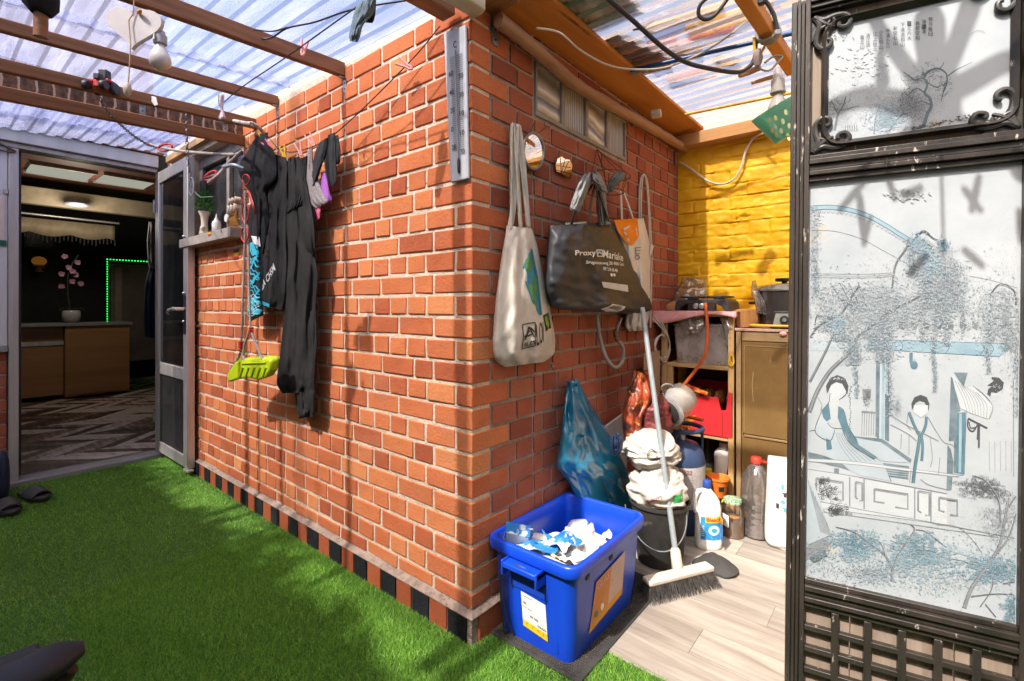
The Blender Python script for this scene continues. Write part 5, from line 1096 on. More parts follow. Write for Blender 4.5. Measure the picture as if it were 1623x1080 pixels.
# black shopping bag
sb = thing('shopping_bag', Rw(950, 495, .1), 'large black shopping bag with white lettering hanging on the storage wall', 'bag')
MBB = M('black_woven_plastic', (.022,.023,.026), (.034,.034,.038), scale=4, rough=.5, bump=.25, bscale=30, spec=.3, dist=.012)
srw = [(870, 358, 968, 352, .05, .05), (869, 372, 978, 366, .045, .07), (867, 395, 992, 392, .04, .09), (865, 420, 1004, 416, .035, .10), (863, 445, 1016, 442, .03, .11), (864, 462, 1026, 464, .03, .11), (870, 478, 1033, 484, .03, .11), (876, 488, 1032, 492, .03, .10), (890, 491, 1014, 499, .03, .06)]
sm_ = hang(srw, Rw, nr=64, nc=44, amp=.010, freq=1.6, wr=.016, seed=101, pw=.38); sm_.build('body', MBB, sb, ang=60); sbv = sm_.bvh()
for pts in ([(935, 354, .17), (936, 330, .16), (940, 306, .14), (945, 290, .12)], [(966, 352, .15), (958, 330, .15), (950, 306, .14), (946, 290, .12)], [(905, 358, .07), (912, 335, .09), (925, 312, .11), (942, 290, .11)], [(946, 290, .12), (952, 306, .12), (958, 326, .12), (962, 350, .12)]):
    s = MB(); P = spline([Rw(x, y, o) for x, y, o in pts], 14); s.grid([[p+V((.004*math.cos(v*3), (v-.5)*.026, 0)) for v in (0, .5, 1)] for p in P]); s.build('handle', MBB, sb, solid=.003)
mb = MB(); mb.grid([[Rw(lerp(896, 930, u), lerp(356.5, 354.5, u)+dy_, lerp(.03, .06, v)) for u in (0, .3, .6, 1)] for v, dy_ in ((0, -3), (1, 0))]); mb.build('lining', M('pale_green_lining', (.5,.55,.42), (.42,.46,.36)), sb)
lt_ = MB(); DD = .135
letter(lt_, 'Proxy', [(912, 397), (945, 396), (945, 408), (912, 407.5)], Rw, DD, sbv, XA, .0022, .02)
letter(lt_, 'Mariake', [(958, 396), (1000, 402), (998, 414), (957, 408)], Rw, DD, sbv, XA, .0022, .012)
letter(lt_, 'Brugsesteenweg 281-9000 Gent', [(930, 413), (998, 416), (998, 423), (930, 420)], Rw, DD, sbv, XA, .0022, .01)
letter(lt_, '09 216 66 46', [(955, 423), (981, 426), (980, 432), (954, 429)], Rw, DD, sbv, XA, .0022, .01)
for a, b in (((947, 396.5), (956, 396.5)), ((956, 396.5), (956, 406.5)), ((956, 406.5), (947, 406.5)), ((947, 406.5), (947, 396.5)), ((948, 403), (951, 399)), ((951, 399), (955, 403))):
    i0 = len(lt_.v); strip(lt_, [(lerp(a[0], b[0], i/4), lerp(a[1], b[1], i/4)) for i in range(5)], 1.5, Rw, DD)
    for i in range(i0, len(lt_.v)): lt_.v[i] = lay(lt_.v[i], sbv, XA, .0022)
for cx in (966.5, 972): fan(lt_, disc_pts(cx, 436, 2.3, 2.6, 12), Rw, DD, sbv, XA, .0022, 2)
lt_.build('lettering', K['whiteink'], sb, smooth=False)
lt_ = MB(); patch(lt_, [(949, 447), (999, 452), (1000, 463), (953, 456)], Rw, DD, sbv, XA, .002, 10); patch(lt_, [(963, 482), (992, 486), (982, 497), (955, 490)], Rw, DD, sbv, XA, .002, 8); lt_.build('paper_label', M('white_label', (.6,.59,.57), (.52,.51,.5)), sb)
lt_ = MB()
for i in range(9): patch(lt_, [(966+i*2.2, 484+i*.35), (967+i*2.2, 484.2+i*.35), (961+i*2.2, 491.2+i*.45), (960+i*2.2, 491+i*.45)], Rw, DD, sbv, XA, .0034, 3)
lt_.build('barcode', K['ink'], sb)
# white carrier bag with orange panel
wb_ = thing('carrier_bag', Rw(1010, 525, .06), 'white plastic carrier bag with an orange panel behind the black shopping bag', 'bag')
MWP = M('white_film', (.62,.60,.58), (.54,.52,.5), scale=10, rough=.4, bump=.3, bscale=60, sub=.1)
wrw = [(975, 352, 1020, 346, .03, .03), (976, 370, 1024, 362, .03, .045), (984, 400, 1030, 392, .025, .05), (990, 440, 1030, 436, .02, .05), (992, 490, 1030, 486, .02, .05), (990, 515, 1026, 514, .02, .045), (996, 526, 1018, 524, .02, .02)]
wm = hang(wrw, Rw, nr=44, nc=26, amp=.008, freq=3, wr=.012, seed=111); wm.build('body', MWP, wb_); wbv = wm.bvh()
op_ = MB(); fan(op_, [(973, 349), (1010, 346), (1014, 356), (1013, 374), (1004, 390), (992, 384), (980, 368)], Rw, .08, wbv, XA, .003); op_.build('orange_panel', M('orange_print', (.75,.20,.02), (.65,.15,.01), scale=8, rough=.4), wb_)
ol = MB(); letter(ol, 'om', [(1009, 412), (1009, 392), (1016, 392), (1016, 412)], Rw, .08, wbv, XA, .003, 0); ol.build('lettering', M('grey_print', (.2,.2,.2)), wb_, smooth=False)
for pts in ([(986, 350), (985, 325), (984, 303)], [(1004, 348), (996, 325), (988, 303)]):
    s = MB(); P = spline([Rw(x, y, .06) for x, y in pts], 12); s.grid([[p+V((.003*math.cos(v*3), (v-.5)*.03, 0)) for v in (0, .5, 1)] for p in P]); s.build('handle', MWP, wb_, solid=.002)
mb = hang([(1028, 390, 1032, 388, .03, .01), (1026, 402, 1036, 392, .03, .012), (1026, 412, 1030, 408, .03, .008)], Rw, nr=12, nc=10, seed=113); mb.build('flap', MWP, wb_)
# white cord in a loop, grey hose, brass coupling
mb = MB()
for k, (dx, o) in enumerate(((0, .012), (3, .018))): mb.tube(spline([Rw(1014+dx, 372, o), Rw(1013+dx, 320, o), Rw(1015+dx, 288, o), Rw(1020, 277, o+.004), Rw(1026-dx*.6, 290, o), Rw(1029-dx*.5, 330, o), Rw(1033-dx, 400, o), Rw(1032-dx, 450, o), Rw(1031, 520, o)], 40), .0045, n=7)
tag(mb.build('rope_loop', K['whitecable']), 'long white cord looped over a nail to the right of the bags', 'cord')
mb = MB(); mb.tube(spline([Rw(946, 498, .04), Rw(948, 520, .04), Rw(955, 552, .05), Rw(965, 574, .055), Rw(976, 583, .055), Rw(986, 574, .05), Rw(988, 556, .05), Rw(984, 545, .05), Rw(977, 535, .05), Rw(978, 520, .05), Rw(984, 505, .05)], 60), .0085, n=10)
tag(mb.build('grey_hose', K['greycable']), 'grey rubber hose hanging in a loop below the black shopping bag', 'hose')
mb = MB(); p0 = Rw(977, 532, .05); mb.lathe([(.009, -.03), (.013, -.026), (.013, -.012), (.010, -.009), (.014, -.006), (.014, .006), (.01, .01), (.012, .02), (.009, .03)], p0, n=14, rot=Rx(.5)); tag(mb.build('hose_coupling', M('dark_brass', (.20,.12,.07), (.12,.07,.04), metal=.5, rough=.45)), 'brown hose coupling on the looped grey hose', 'coupling')
mb = MB(); p0 = Rw(872, 580, 0); mb.lathe([(.016, 0), (.016, .004), (.008, .006), (.008, .016), (.0, .018)], p0, n=12, rot=Ry(PI/2)); tag(mb.build('wall_bolt', M('rusted_iron', (.3,.2,.15), (.18,.1,.07), scale=90, bump=.5)), 'rusty bolt plate in the bricks below the tote bag', 'bolt')
# coiled white flex near the shelf
mb = MB()
for k in range(3): mb.tube(spline([Rw(1034+k*3, 505-k*4, .05), Rw(1052+k*2, 525, .07), Rw(1062, 545+k*5, .07), Rw(1052, 568+k*3, .06), Rw(1038, 555-k*4, .05), Rw(1046, 532, .06), Rw(1060, 532+k*3, .06)], 36), .0032, n=6)
tag(mb.build('coiled_flex', K['whitecable']), 'tangled white flex hanging beside the wooden shelf unit', 'cable')
# blue refuse bag
MBL = glassy('blue_film', (.15,.62,.95), .78, .2, (.03,.46,.80), scale=4, gloss=.2)
MBF = glassy('light_blue_film', (.3,.65,.85), .65, .2, (.30,.62,.75), scale=5, gloss=.3)
th = thing('refuse_bag', Rw(945, 780, .06), 'translucent blue refuse bag tied to the wall behind the blue bin', 'bag')
hang([(899, 604, 917, 602, .03, .01), (898, 616, 921, 612, .03, .02), (893, 650, 936, 640, .03, .045), (888, 690, 958, 676, .03, .06), (884, 720, 978, 712, .03, .075), (882, 742, 994, 745, .03, .085), (900, 765, 1004, 775, .03, .08), (915, 800, 1014, 805, .03, .075), (925, 840, 1022, 840, .03, .06), (930, 870, 1020, 866, .03, .04)], Rw, nr=60, nc=34, amp=.007, freq=3, wr=.030, seed=121).build('film', MBL, th, ang=70)
mb = hang([(905, 690, 950, 690, .045, .04), (898, 720, 985, 730, .045, .05), (920, 755, 1000, 765, .045, .05), (935, 800, 1005, 790, .04, .04)], Rw, nr=26, nc=24, amp=.012, freq=5, wr=.03, seed=123); mb.build('waste', MBF, th, ang=70)
mb = MB(); mb.ball(Rw(910, 606, .035), (.014, .018, .012), n=12, bumpy=.5); mb.build('knot', MBL, th)
# grey-white board leaning on the wall
mb = MB(); mb.prism([Rw(x, y, .02) for x, y in ((945, 684), (990, 652), (990, 800), (945, 830))], V((.012, 0, 0))); tag(mb.build('leaning_board', M('dirty_panel', (.45,.43,.42), (.36,.34,.33)), bevel=.002), 'off-white panel leaning on the wall behind the blue refuse bag', 'panel')
# ================================================================== blue recycling crate
bn = thing('recycling_crate', (.18, .31, .006), 'bright blue plastic recycling crate full of waste wrappers', 'crate')
MBU = M('blue_crate_plastic', (.006,.055,.52), (.005,.045,.45), scale=4, rough=.32, bump=.04, spec=.5)
def rl(i, z, r=.03, dz=0): return rrect(.045-i, .308+i, .105-i, .512+i, r, z)
mb = MB(); mb.loops([rl(0, .008, .03), rl(.012, .10, .03), rl(.022, .262, .034), rl(.023, .268, .034), rl(.036, .268, .04), rl(.038, .272, .04), rl(.038, .298, .04), rl(.034, .303, .038), rl(.024, .303, .034), rl(.020, .298, .032), rl(.016, .26, .03), rl(.008, .10, .028), rl(-.004, .016, .026)], True, True)
mb.build('tub', MBU, bn, ang=50)
# handle pocket on the short side facing the yard, ribs
YF = .083
mb = MB(); mb.box(.10, .235, .038, .0835, .246, .262); mb.box(.10, .107, .036, .085, .222, .268); mb.box(.228, .235, .036, .085, .222, .268); mb.build('handle', MBU, bn, bevel=.003)
mb = MB(); mb.box(.096, .24, .0855, .089, .172, .234); mb.build('recess_shade', M('blue_shadow_plastic', (.004,.04,.36)), bn, bevel=.002)  # darker blue plate, the shade under the handle put into its colour
mb = MB()
for x in (.075, .262): mb.prism([(x, .0985, .03), (x+.006, .0985, .03), (x+.006, .0845, .25), (x, .0845, .25)], (0, .006, 0))
for y in (.17, .43): mb.prism([(.311, y, .03), (.311, y+.006, .03), (.3262, y+.006, .25), (.3262, y, .25)], (-.004, 0, 0))
mb.build('ribs', MBU, bn)
def fy(x, z): return .105-.012*min(1, z/.10)-.010*max(0, (z-.10)/.162)-.0030
def fx_(y, z): return .308+.012*min(1, z/.10)+.010*max(0, (z-.10)/.162)+.0034
mb = MB(); lab = [(.143, .170), (.222, .150), (.228, .052), (.147, .078)]
P = [V((x, fy(x, z), z)) for x, z in ((.140, .168), (.232, .160), (.234, .050), (.143, .062))]
f3 = lambda u, v: P[3].lerp(P[2], u).lerp(P[0].lerp(P[1], u), v)
mb.cm = 0; mb.grid([[f3(u, v) for u in (0, .5, 1)] for v in (.2, .6, 1)]); mb.cm = 1; mb.grid([[f3(u, v) for u in (0, .5, 1)] for v in (0, .1, .2)])
mb.build('address_label', [K['whiteink'], K['yellow']], bn, smooth=False)
mb = MB(); up = V((0, -.0008, 0))
def lt3(s, u0, u1, v0, v1, bold=0.01):
    vs_, fs_ = text2d(s, bold); mb.add([f3(lerp(u0, u1, x), lerp(v0, v1, y))+up for x, y in vs_], fs_)
lt3('kunststof', .08, .45, .90, .94); lt3('30', .06, .2, .68, .76, .02); lt3('Gent Stad', .05, .42, .58, .62); lt3('|||| |||||', .34, .66, .38, .45, .03); lt3('IVAGO', .62, .97, .24, .30, .04); lt3('T', .14, .2, .08, .15, .02); lt3('T', .38, .44, .08, .15); lt3('T', .6, .66, .08, .15); lt3('T', .82, .88, .08, .15)
mb.build('label_lettering', K['ink'], bn, smooth=False)
P2 = [V((fx_(y, z), y, z)) for y, z in ((.215, .205), (.405, .225), (.40, .085), (.19, .06))]
g3 = lambda u, v: P2[3].lerp(P2[2], u).lerp(P2[0].lerp(P2[1], u), v)
mb = MB(); nU = 8
for (u0, u1, v0, v1, cm) in ((0, .52, .16, 1, 0), (.52, 1, .3, 1, 1), (0, 1, 0, .16, 2)):
    mb.cm = cm; mb.grid([[g3(lerp(u0, u1, i/4), lerp(v0, v1, j/4)) for i in range(5)] for j in range(5)])
mb.cm = 1; mb.poly([g3(.52, .16), g3(1, .16), g3(1, .3), g3(.52, .3)])
mb.build('waste_label', [M('orange_label', (.62,.25,.06), (.55,.2,.05)), M('pale_label', (.55,.40,.36), (.48,.34,.3)), M('amber_label', (.7,.32,.02))], bn, smooth=False)
mb = MB()
def lt4(s, u0, u1, v0, v1, bold=.01):
    vs_, fs_ = text2d(s, bold); mb.add([g3(lerp(u0, u1, x), lerp(v0, v1, y))+V((.001, 0, 0)) for x, y in vs_], fs_)
lt4('GLAS', .05, .44, .80, .94, .02); lt4('S', .6, .7, .56, .68)
mb.build('label_lettering', M('pale_pink_ink', (.7,.45,.4)), bn, smooth=False)
for u in (.14, .32): 
    m_ = MB(); m_.lathe([(.010, 0), (.010, .0008), (0, .0009)], g3(u, .28)+V((.0008, 0, 0)), n=14, rot=Ry(PI/2)); m_.build('symbol', K['whiteink'] if u > .2 else M('greenish_ink', (.08,.2,.08)), bn)
for y in (.155, .30): m_ = MB(); m_.box(.329, .3315, y, y+.018, .235, .246); m_.build('slot', K['ink'], bn)
# cable tie hanging from the handle
mb = MB(); mb.tube(spline([(.125, .060, .262), (.15, .045, .278), (.19, .05, .272), (.18, .055, .255), (.14, .055, .25), (.10, .058, .262), (.075, .06, .25), (.066, .065, .16), (.07, .075, .04), (.072, .08, .018)], 50), .003, n=6); mb.tube(spline([(.105, .058, .262), (.085, .058, .22), (.082, .07, .1), (.1, .09, .015)], 24), .0028, n=6)
tag(mb.build('cable_loop', K['rubber']), 'black cable loop tied to the handle of the blue crate', 'cable')
# waste in the crate
def crumple(name, c, sx, sy, sz, mat, lab, seed, rot=0, n=18):
    mb = MB(); P = []
    for i in range(n):
        row = []
        for j in range(n):
            u, v = i/(n-1)-.5, j/(n-1)-.5; p = V((u*2.3+seed, v*2.3, seed*.7))
            h = mnoise.noise(p)*.9+abs(mnoise.noise(p*2.0))*.5+mnoise.noise(p*4)*.08; q = mnoise.noise_vector(p*1.6)*.18
            row.append(V(c)+Rz(rot)@V(((u+q.x)*sx, (v+q.y)*sy, h*sz+.0)))
        P.append(row)
    mb.grid(P); o = mb.build(name, mat, solid=.0008, ang=25); tag(o, lab, 'wrapper', 'waste in the blue crate'); return o
MPW = M('white_wrapper', (.68,.66,.62), (.6,.57,.52), scale=12, rough=.45, bump=.2)
MPB = M('blue_print_wrapper', (.02,.16,.45), (.55,.62,.7), scale=11, rough=.4, lo=.5, hi=.54); MPY = M('yellow_print_wrapper', (.6,.42,.08), (.66,.64,.6), scale=16, rough=.4, lo=.44, hi=.48)
crumple('paper_wrapper', (.18, .23, .262), .20, .16, .035, MPW, 'crumpled white wrapper in the middle of the blue crate', 1.3, .4)
crumple('paper_wrapper', (.265, .30, .285), .10, .14, .055, MPW, 'white wrapper standing up highest in the blue crate', 5.1, .2)
crumple('paper_wrapper', (.12, .17, .280), .15, .07, .03, MPB, 'blue and white wrapper at the near left of the crate', 8.7, .7)
crumple('paper_wrapper', (.19, .25, .285), .13, .09, .035, MPB, 'blue and white wrapper lying across the middle of the crate', 12.4, -.5)
crumple('paper_wrapper', (.24, .22, .262), .12, .10, .04, MPY, 'wrapper printed yellow at the crate front corner', 17.9, .1)
crumple('paper_wrapper', (.17, .36, .22), .24, .24, .04, MPW, 'pale wrapper deep at the back of the crate', 21.9, 1.1)
cb = thing('milk_carton', (.055, .17, .28), 'blue and white folded drink carton at the left rim of the crate', 'carton')
MB().obox((.062, .155, .305), .085, .05, .05, Rz(.6)@Rx(.35)@Ry(.2)).build('box', MPB, cb, smooth=False, bevel=.003)
MB().obox((.07, .19, .312), .055, .05, .004, Rz(.6)@Rx(-.5)).build('flap', M('grey_card', (.4,.4,.42)), cb, smooth=False)
# doormat
def mat_():
    mb = MB(); m = M('black_mat_rubber', (.022,.021,.02), (.04,.038,.036), rough=.85, bump=.4)
    mb.loops([rrect(-.0+.024, .365, .06, .70, .01, z) for z in (.0045, .009)])
    o = tag(mb.build('doormat', m, bevel=.002), 'black ribbed rubber doormat under the blue crate', 'doormat')
    h = MB(); random.seed(2)
    for i in range(40):
        for j in range(66):
            x, y = .034+i*.0079+(.004 if j % 2 else 0), .075+j*.0092
            if x < .345 and not (.06 < x < .29 and .13 < y < .49): h.obox((x, y, .0105), .0068, .003, .004, Rz(.7 if (i+j) % 2 else -.7))
    h.build('ribs', M('mat_pile', (.07,.06,.052), (.035,.03,.028), scale=60, rough=.95), o, smooth=False)
mat_()
bn.scale = (1.03, 1.03, 1.06)
# ================================================================== floor things in the storage corner
bu = thing('black_bucket', (.272, .86, .004), 'black builder bucket with a wire handle holding white cement sacks', 'bucket')
mb = MB(); c = V((.272, .86, .004)); mb.lathe([(.088, 0), (.092, .004), (.118, .24), (.126, .245), (.126, .258), (.118, .26), (.113, .24), (.088, .01), (0, .01)], c, n=32)
mb.build('pail', M('dusty_black_plastic', (.022,.021,.02), (.05,.046,.042), scale=8, rough=.6, c3=(.14,.12,.10), s3=22, t3=.62), bu)
mb = MB(); mb.tube([c+V((math.cos(a)*.128, math.sin(a)*.128*.75-.05, .235-.13*math.sin(PI*i/20))) for i, a in enumerate([-PI*.98+PI*.96*i/20+.45 for i in range(21)])], .0025, n=6); mb.build('handle', K['steel'], bu)
def sack(name, c, r, h, mat, lab, seed, txt=None, parent=None, n=30, k=18, squash=1):
    n, k = 64, 40
    mb = MB(); c = V(c); LL = []
    for i in range(k+1):
        t_ = i/k; rr = r*(math.sin(PI*min(.5, t_*.9+.12)) if t_ < .45 else 1-.55*max(0, (t_-.5)/.5)**1.6)
        LL.append([c+V((math.cos(a)*rr*squash, math.sin(a)*rr, h*t_)) for a in [2*PI*j/n for j in range(n)]])
    mb.loops(LL)
    for i, p in enumerate(mb.v):
        q = V((p.x*9, p.y*9, p.z*21))+V((seed, 0, seed)); mb.v[i] = p+mnoise.noise_vector(q)*r*.14+(p-c-V((0, 0, h*.5)))*(-.26*abs(mnoise.noise(q*1.3))-.16*abs(mnoise.noise(q*2.6+V((9, 0, 0))))+.09)+mnoise.noise_vector(q*3)*r*.035
    o = mb.build(name, mat, parent, ang=70)
    if lab: tag(o, lab, 'sack', 'stacked sacks')
    return o, mb
MSA = M('dusty_white_sack', (.52,.48,.43), (.42,.38,.33), scale=10, rough=.8, bump=.5, bscale=60, c3=(.3,.25,.2), s3=12, t3=.66)
VX = (V((.272, .86, 0))-V((CAM.x, CAM.y, 0))).normalized()          # sideways look direction for printed marks
o1, m1_ = sack('cement_sack', (.265, .85, .21), .122, .20, MSA, 'lower white sack with red and green print, stuffed in the black bucket', 3.3)
o2, m2_ = sack('cement_sack', (.225, .88, .375), .118, .165, MSA, 'upper crumpled white sack with a round stamp, on top of the bucket sack', 7.7)
def onto(parent, mbs, name, fn, mat):
    bv = mbs.bvh(); mb = MB(); fn(mb, bv); return mb.build(name, mat, parent, smooth=False)
Dm = lambda d: (lambda x, y, o: Dp(x, y, d))
onto(o1, m1_, 'green_mark', lambda mb, bv: patch(mb, [(1066, 774), (1081, 772), (1080, 784), (1066, 786)], Dm(2.0), 0, bv, VX, .003, 4), M('green_print', (.03,.30,.08)))
onto(o1, m1_, 'red_print', lambda mb, bv: [letter(mb, 'cem', [(1024, 782), (1048, 772), (1050, 778), (1026, 789)], Dm(2.0), 0, bv, VX, .003, .0)], M('faded_red_print', (.4,.1,.08)))
onto(o2, m2_, 'lettering', lambda mb, bv: letter(mb, 'RCTON', [(1030, 752), (1066, 742), (1066, 750), (1031, 760)], Dm(1.95), 0, bv, VX, .003, .01), K['ink'])
def stamp(mb, bv):
    for r in (8.5, 6.5):
        i0 = len(mb.v); strip(mb, disc_pts(1034, 725, r, r*.9, 25, 0, 6.28), .8, Dm(1.95), 0)
        for i in range(i0, len(mb.v)): mb.v[i] = lay(mb.v[i], bv, VX, .003)
onto(o2, m2_, 'round_stamp', stamp, K['ink'])
mb = hang([(968, 690, 985, 686, 0, .02), (966, 705, 988, 702, 0, .03), (970, 722, 984, 720, 0, .02)], lambda x, y, o: Dp(x, y, 2.02-o), nr=18, nc=14, amp=.006, wr=.01, seed=131); tag(mb.build('navy_rag', M('navy_rag_cloth', (.015,.03,.08), (.01,.02,.05))), 'navy blue rag on top of the white sack beside the refuse bag', 'rag')
# gas bottle
gbp = Gd(1092, 858, .004); gbp = V((.235, 1.21, .004)); gb = thing('gas_bottle', gbp, 'blue steel gas bottle with a handling ring behind the bucket', 'gas bottle')
MGBT = M('blue_steel_paint', (.035,.06,.13), (.025,.045,.10), scale=10, rough=.45, bump=.1, c3=(.12,.10,.09), s3=30, t3=.68)
mb = MB(); mb.lathe([(.085, 0), (.10, .01), (.108, .05), (.11, .09), (.11, .335), (.10, .385), (.075, .415), (.03, .43), (0, .432)], gbp, n=32); mb.build('body', MGBT, gb)
mb = MB(); mb.lathe([(.1103, .15), (.1112, .132), (.1112, .32), (.1103, .323)], gbp, n=32, cap=False); mb.build('paper_band', M('grey_label', (.38,.35,.34), (.3,.27,.26), scale=24), gb)
gbm = mb.bvh(); gx = (V((gbp.x, gbp.y, 0))-V((CAM.x, CAM.y, 0))).normalized(); lm_ = MB(); letter(lm_, 'primagaz', [(1060, 733), (1097, 739), (1097, 751), (1060, 745)], Dm(2.28), 0, gbm, gx, .0015, .0)
for k in range(9): strip(lm_, [(1096, 752+k*4), (1110, 751+k*4)], .8, lambda x, y, o: lay(Dp(x, y, 2.28), gbm, gx, .0015), 0)
lm_.build('lettering', M('red_brown_print', (.25,.06,.05)), gb, smooth=False)
mb = MB(); mb.tube([gbp+V((math.cos(a)*.098, math.sin(a)*.098, .487)) for a in [2*PI*i/28 for i in range(28)]], .011, n=10, close=True)
mb.build('ring', MGBT, gb)
for a in (.5, 2.6, 4.7): m_ = MB(); m_.bar(gbp+V((math.cos(a)*.095, math.sin(a)*.095, .37)), gbp+V((math.cos(a)*.098, math.sin(a)*.098, .487)), .03, .008); m_.build('ring_post', MGBT, gb)
mb = MB(); mb.lathe([(.02, .425), (.02, .455), (.012, .465), (.012, .48), (0, .482)], gbp, n=14); mb.build('valve', K['steel'], gb)
# bag of charcoal / maroon bag on the sacks
mo, mm_ = sack('maroon_bag', (.20, .98, .47), .085, .20, M('maroon_film', (.11,.018,.02), (.16,.03,.028), scale=10, rough=.4, bump=.3), 'crumpled maroon plastic bag lying on the white sacks', 9.4, squash=.9); mo['group'] = 'stacked sacks'
MFL = M('flame_print_film', (.45,.08,.03), (.05,.02,.02), scale=18, rough=.35, lo=.42, hi=.58, c3=(.7,.28,.06), s3=26, t3=.57, bump=.3)
mb = hang([(1004, 586, 1020, 592, 0, .02), (1000, 604, 1028, 606, 0, .04), (992, 630, 1034, 632, 0, .06), (986, 660, 1022, 662, 0, .07), (988, 690, 1016, 696, 0, .07), (994, 706, 1012, 710, 0, .04)], lambda x, y, o: Dp(x, y, 2.17-o), nr=36, nc=26, amp=.01, freq=2.4, wr=.024, seed=141); tag(mb.build('charcoal_bag', MFL, ang=70), 'plastic bag printed with orange flames against the storage wall', 'bag')
mb = hang([(1020, 586, 1034, 590, 0, .015), (1022, 600, 1036, 606, 0, .02), (1026, 618, 1034, 622, 0, .015)], lambda x, y, o: Dp(x, y, 2.2-o), nr=16, nc=12, wr=.01, seed=143); tag(mb.build('black_packet', MFL), 'folded dark packet sticking up behind the flame-printed bag', 'packet')
# steel torch/kettle drum leaning on the gas bottle
kt = thing('steel_kettle', Dp(1068, 668, 2.22), 'shiny steel cooking pot with a black label tipped on its side', 'pot')
kc = Dp(1070, 641, 2.24); KR = Rz(VIEWYAW-.85)@Rx(PI/2+.35)
mb = MB(); mb.lathe([(.0, -.085), (.055, -.085), (.07, -.075), (.074, -.02), (.074, .06), (.078, .066), (.07, .07), (.0, .072)], kc, n=30, rot=KR); mb.build('body', M('polished_steel', (.66,.65,.64), (.5,.49,.48), metal=.55, rough=.24, bump=.02), kt)
mb = MB(); mb.lathe([(0, .074), (.055, .074), (.06, .078), (.04, .085), (0, .086)], kc, n=26, rot=KR); mb.build('label', M('black_label', (.04,.035,.033)), kt)
lm_ = MB(); vs_, fs_ = text2d('SMOKE', .01); KU = KR@V((0, 0, 1)); KRr = RT; KUp = KU.cross(KRr).normalized()
if KUp.z < 0: KUp = -KUp
for dz, s_ in ((.012, 'GRILL'), (-.008, 'SMOKE'), (-.024, 'STARTER')):
    vs_, fs_ = text2d(s_, .01); lm_.add([kc+KU*.088+KRr*((x-.5)*.05)+KUp*(dz+(y-.5)*.01) for x, y in vs_], fs_)
lm_.build('lettering', K['whiteink'], kt, smooth=False)
mb = MB(); mb.tube([kc+RT*(.03*math.cos(a)-.035)+V((0, 0, .075+.02*math.sin(a))) for a in [2*PI*i/16 for i in range(16)]], .004, n=8, close=True); mb.build('loop_handle', K['steel'], kt)
mb = MB(); mb.bar(kc+V((-.0, -.02, -.06)), kc+V((.0, -.02, -.2)), .028, .012); mb.build('stem_handle', K['black'], kt)
tag(MB().prism([Rw(x, y, .06) for x, y in ((1020, 560), (1045, 556), (1045, 700), (1020, 690))], V((.004, 0, 0))).build('cardboard_sheet', M('brown_card', (.40,.27,.16), (.33,.21,.12))), 'brown cardboard sheet standing behind the broom handle', 'cardboard')
# broom
br = thing('push_broom', Gd(1072, 915, .004), 'broom with a grey metal handle leaning on the storage wall', 'broom')
top, bot = Dp(1018, 488, 2.16), Dp(1073, 893, 1.86)
hd_ = Gd(1072, 922, .075); 
mb = MB(); mb.tube([bot, top], .011, n=14); mb.build('handle', M('grey_blue_metal', (.32,.36,.38), (.26,.29,.31), rough=.4, metal=.2), br)
d = (top-bot).normalized(); mb = MB(); mb.lathe([(.018, -.03), (.022, -.02), (.019, .045), (.013, .055)], bot, n=16, rot=d.to_track_quat('Z', 'Y').to_matrix()); mb.build('socket', M('cream_plastic', (.55,.49,.42), (.45,.4,.34)), br)
ea, eb = Gd(1026, 922, .066), Gd(1124, 898, .066); e = (eb-ea).normalized(); sd = V((0, 0, 1)).cross(e)
mb = MB(); mb.bar(ea-e*.005, eb+e*.005, .05, .02); mb.build('head', bpy.data.materials['cream_plastic'], br, bevel=.006)
bm_ = MB(); random.seed(4)
for i in range(95):
    for j in range(9):
        p = ea.lerp(eb, (i+random.random())/95)+sd*lerp(-.022, .022, j/8); fl = sd*lerp(-.03, .03, j/8)+e*(lerp(-.02, .02, i/95)+random.uniform(-.006, .006)); q = p+fl+V((0, 0, -.058+random.uniform(0, .006)))
        s_ = e*.0009; bm_.add([p-s_-V((0, 0, .008)), p+s_-V((0, 0, .008)), q+s_, q-s_], [(0, 1, 2, 3)])
bo = bm_.build('bristles', M('grey_bristles', (.025,.024,.023), (.075,.07,.067), scale=40, rough=.6), br, smooth=False)
gp = [(1096, 893), (1118, 884), (1128, 880), (1140, 890), (1158, 896), (1169, 906), (1166, 916), (1152, 918), (1132, 912), (1112, 914)]
bot_ = [Gd(x, y, .006) for x, y in gp]; cx_ = sum(bot_, V((0, 0, 0)))/len(bot_); mb = MB()
ou = spline(bot_+[bot_[0]], 40)[:-1]; mb.loops([[cx_+(p-cx_)*s_+V((0, 0, h)) for p in ou] for s_, h in ((1, 0), (1.02, .008), (.9, .02), (.6, .03), (.25, .034))]); mb.shake(.008, 26, 4)
tag(mb.build('dark_rag', M('dark_grey_rag', (.035,.033,.032), (.055,.052,.05), rough=.95, bump=.5)), 'dark grey rag lying on the floor beside the broom head', 'rag')
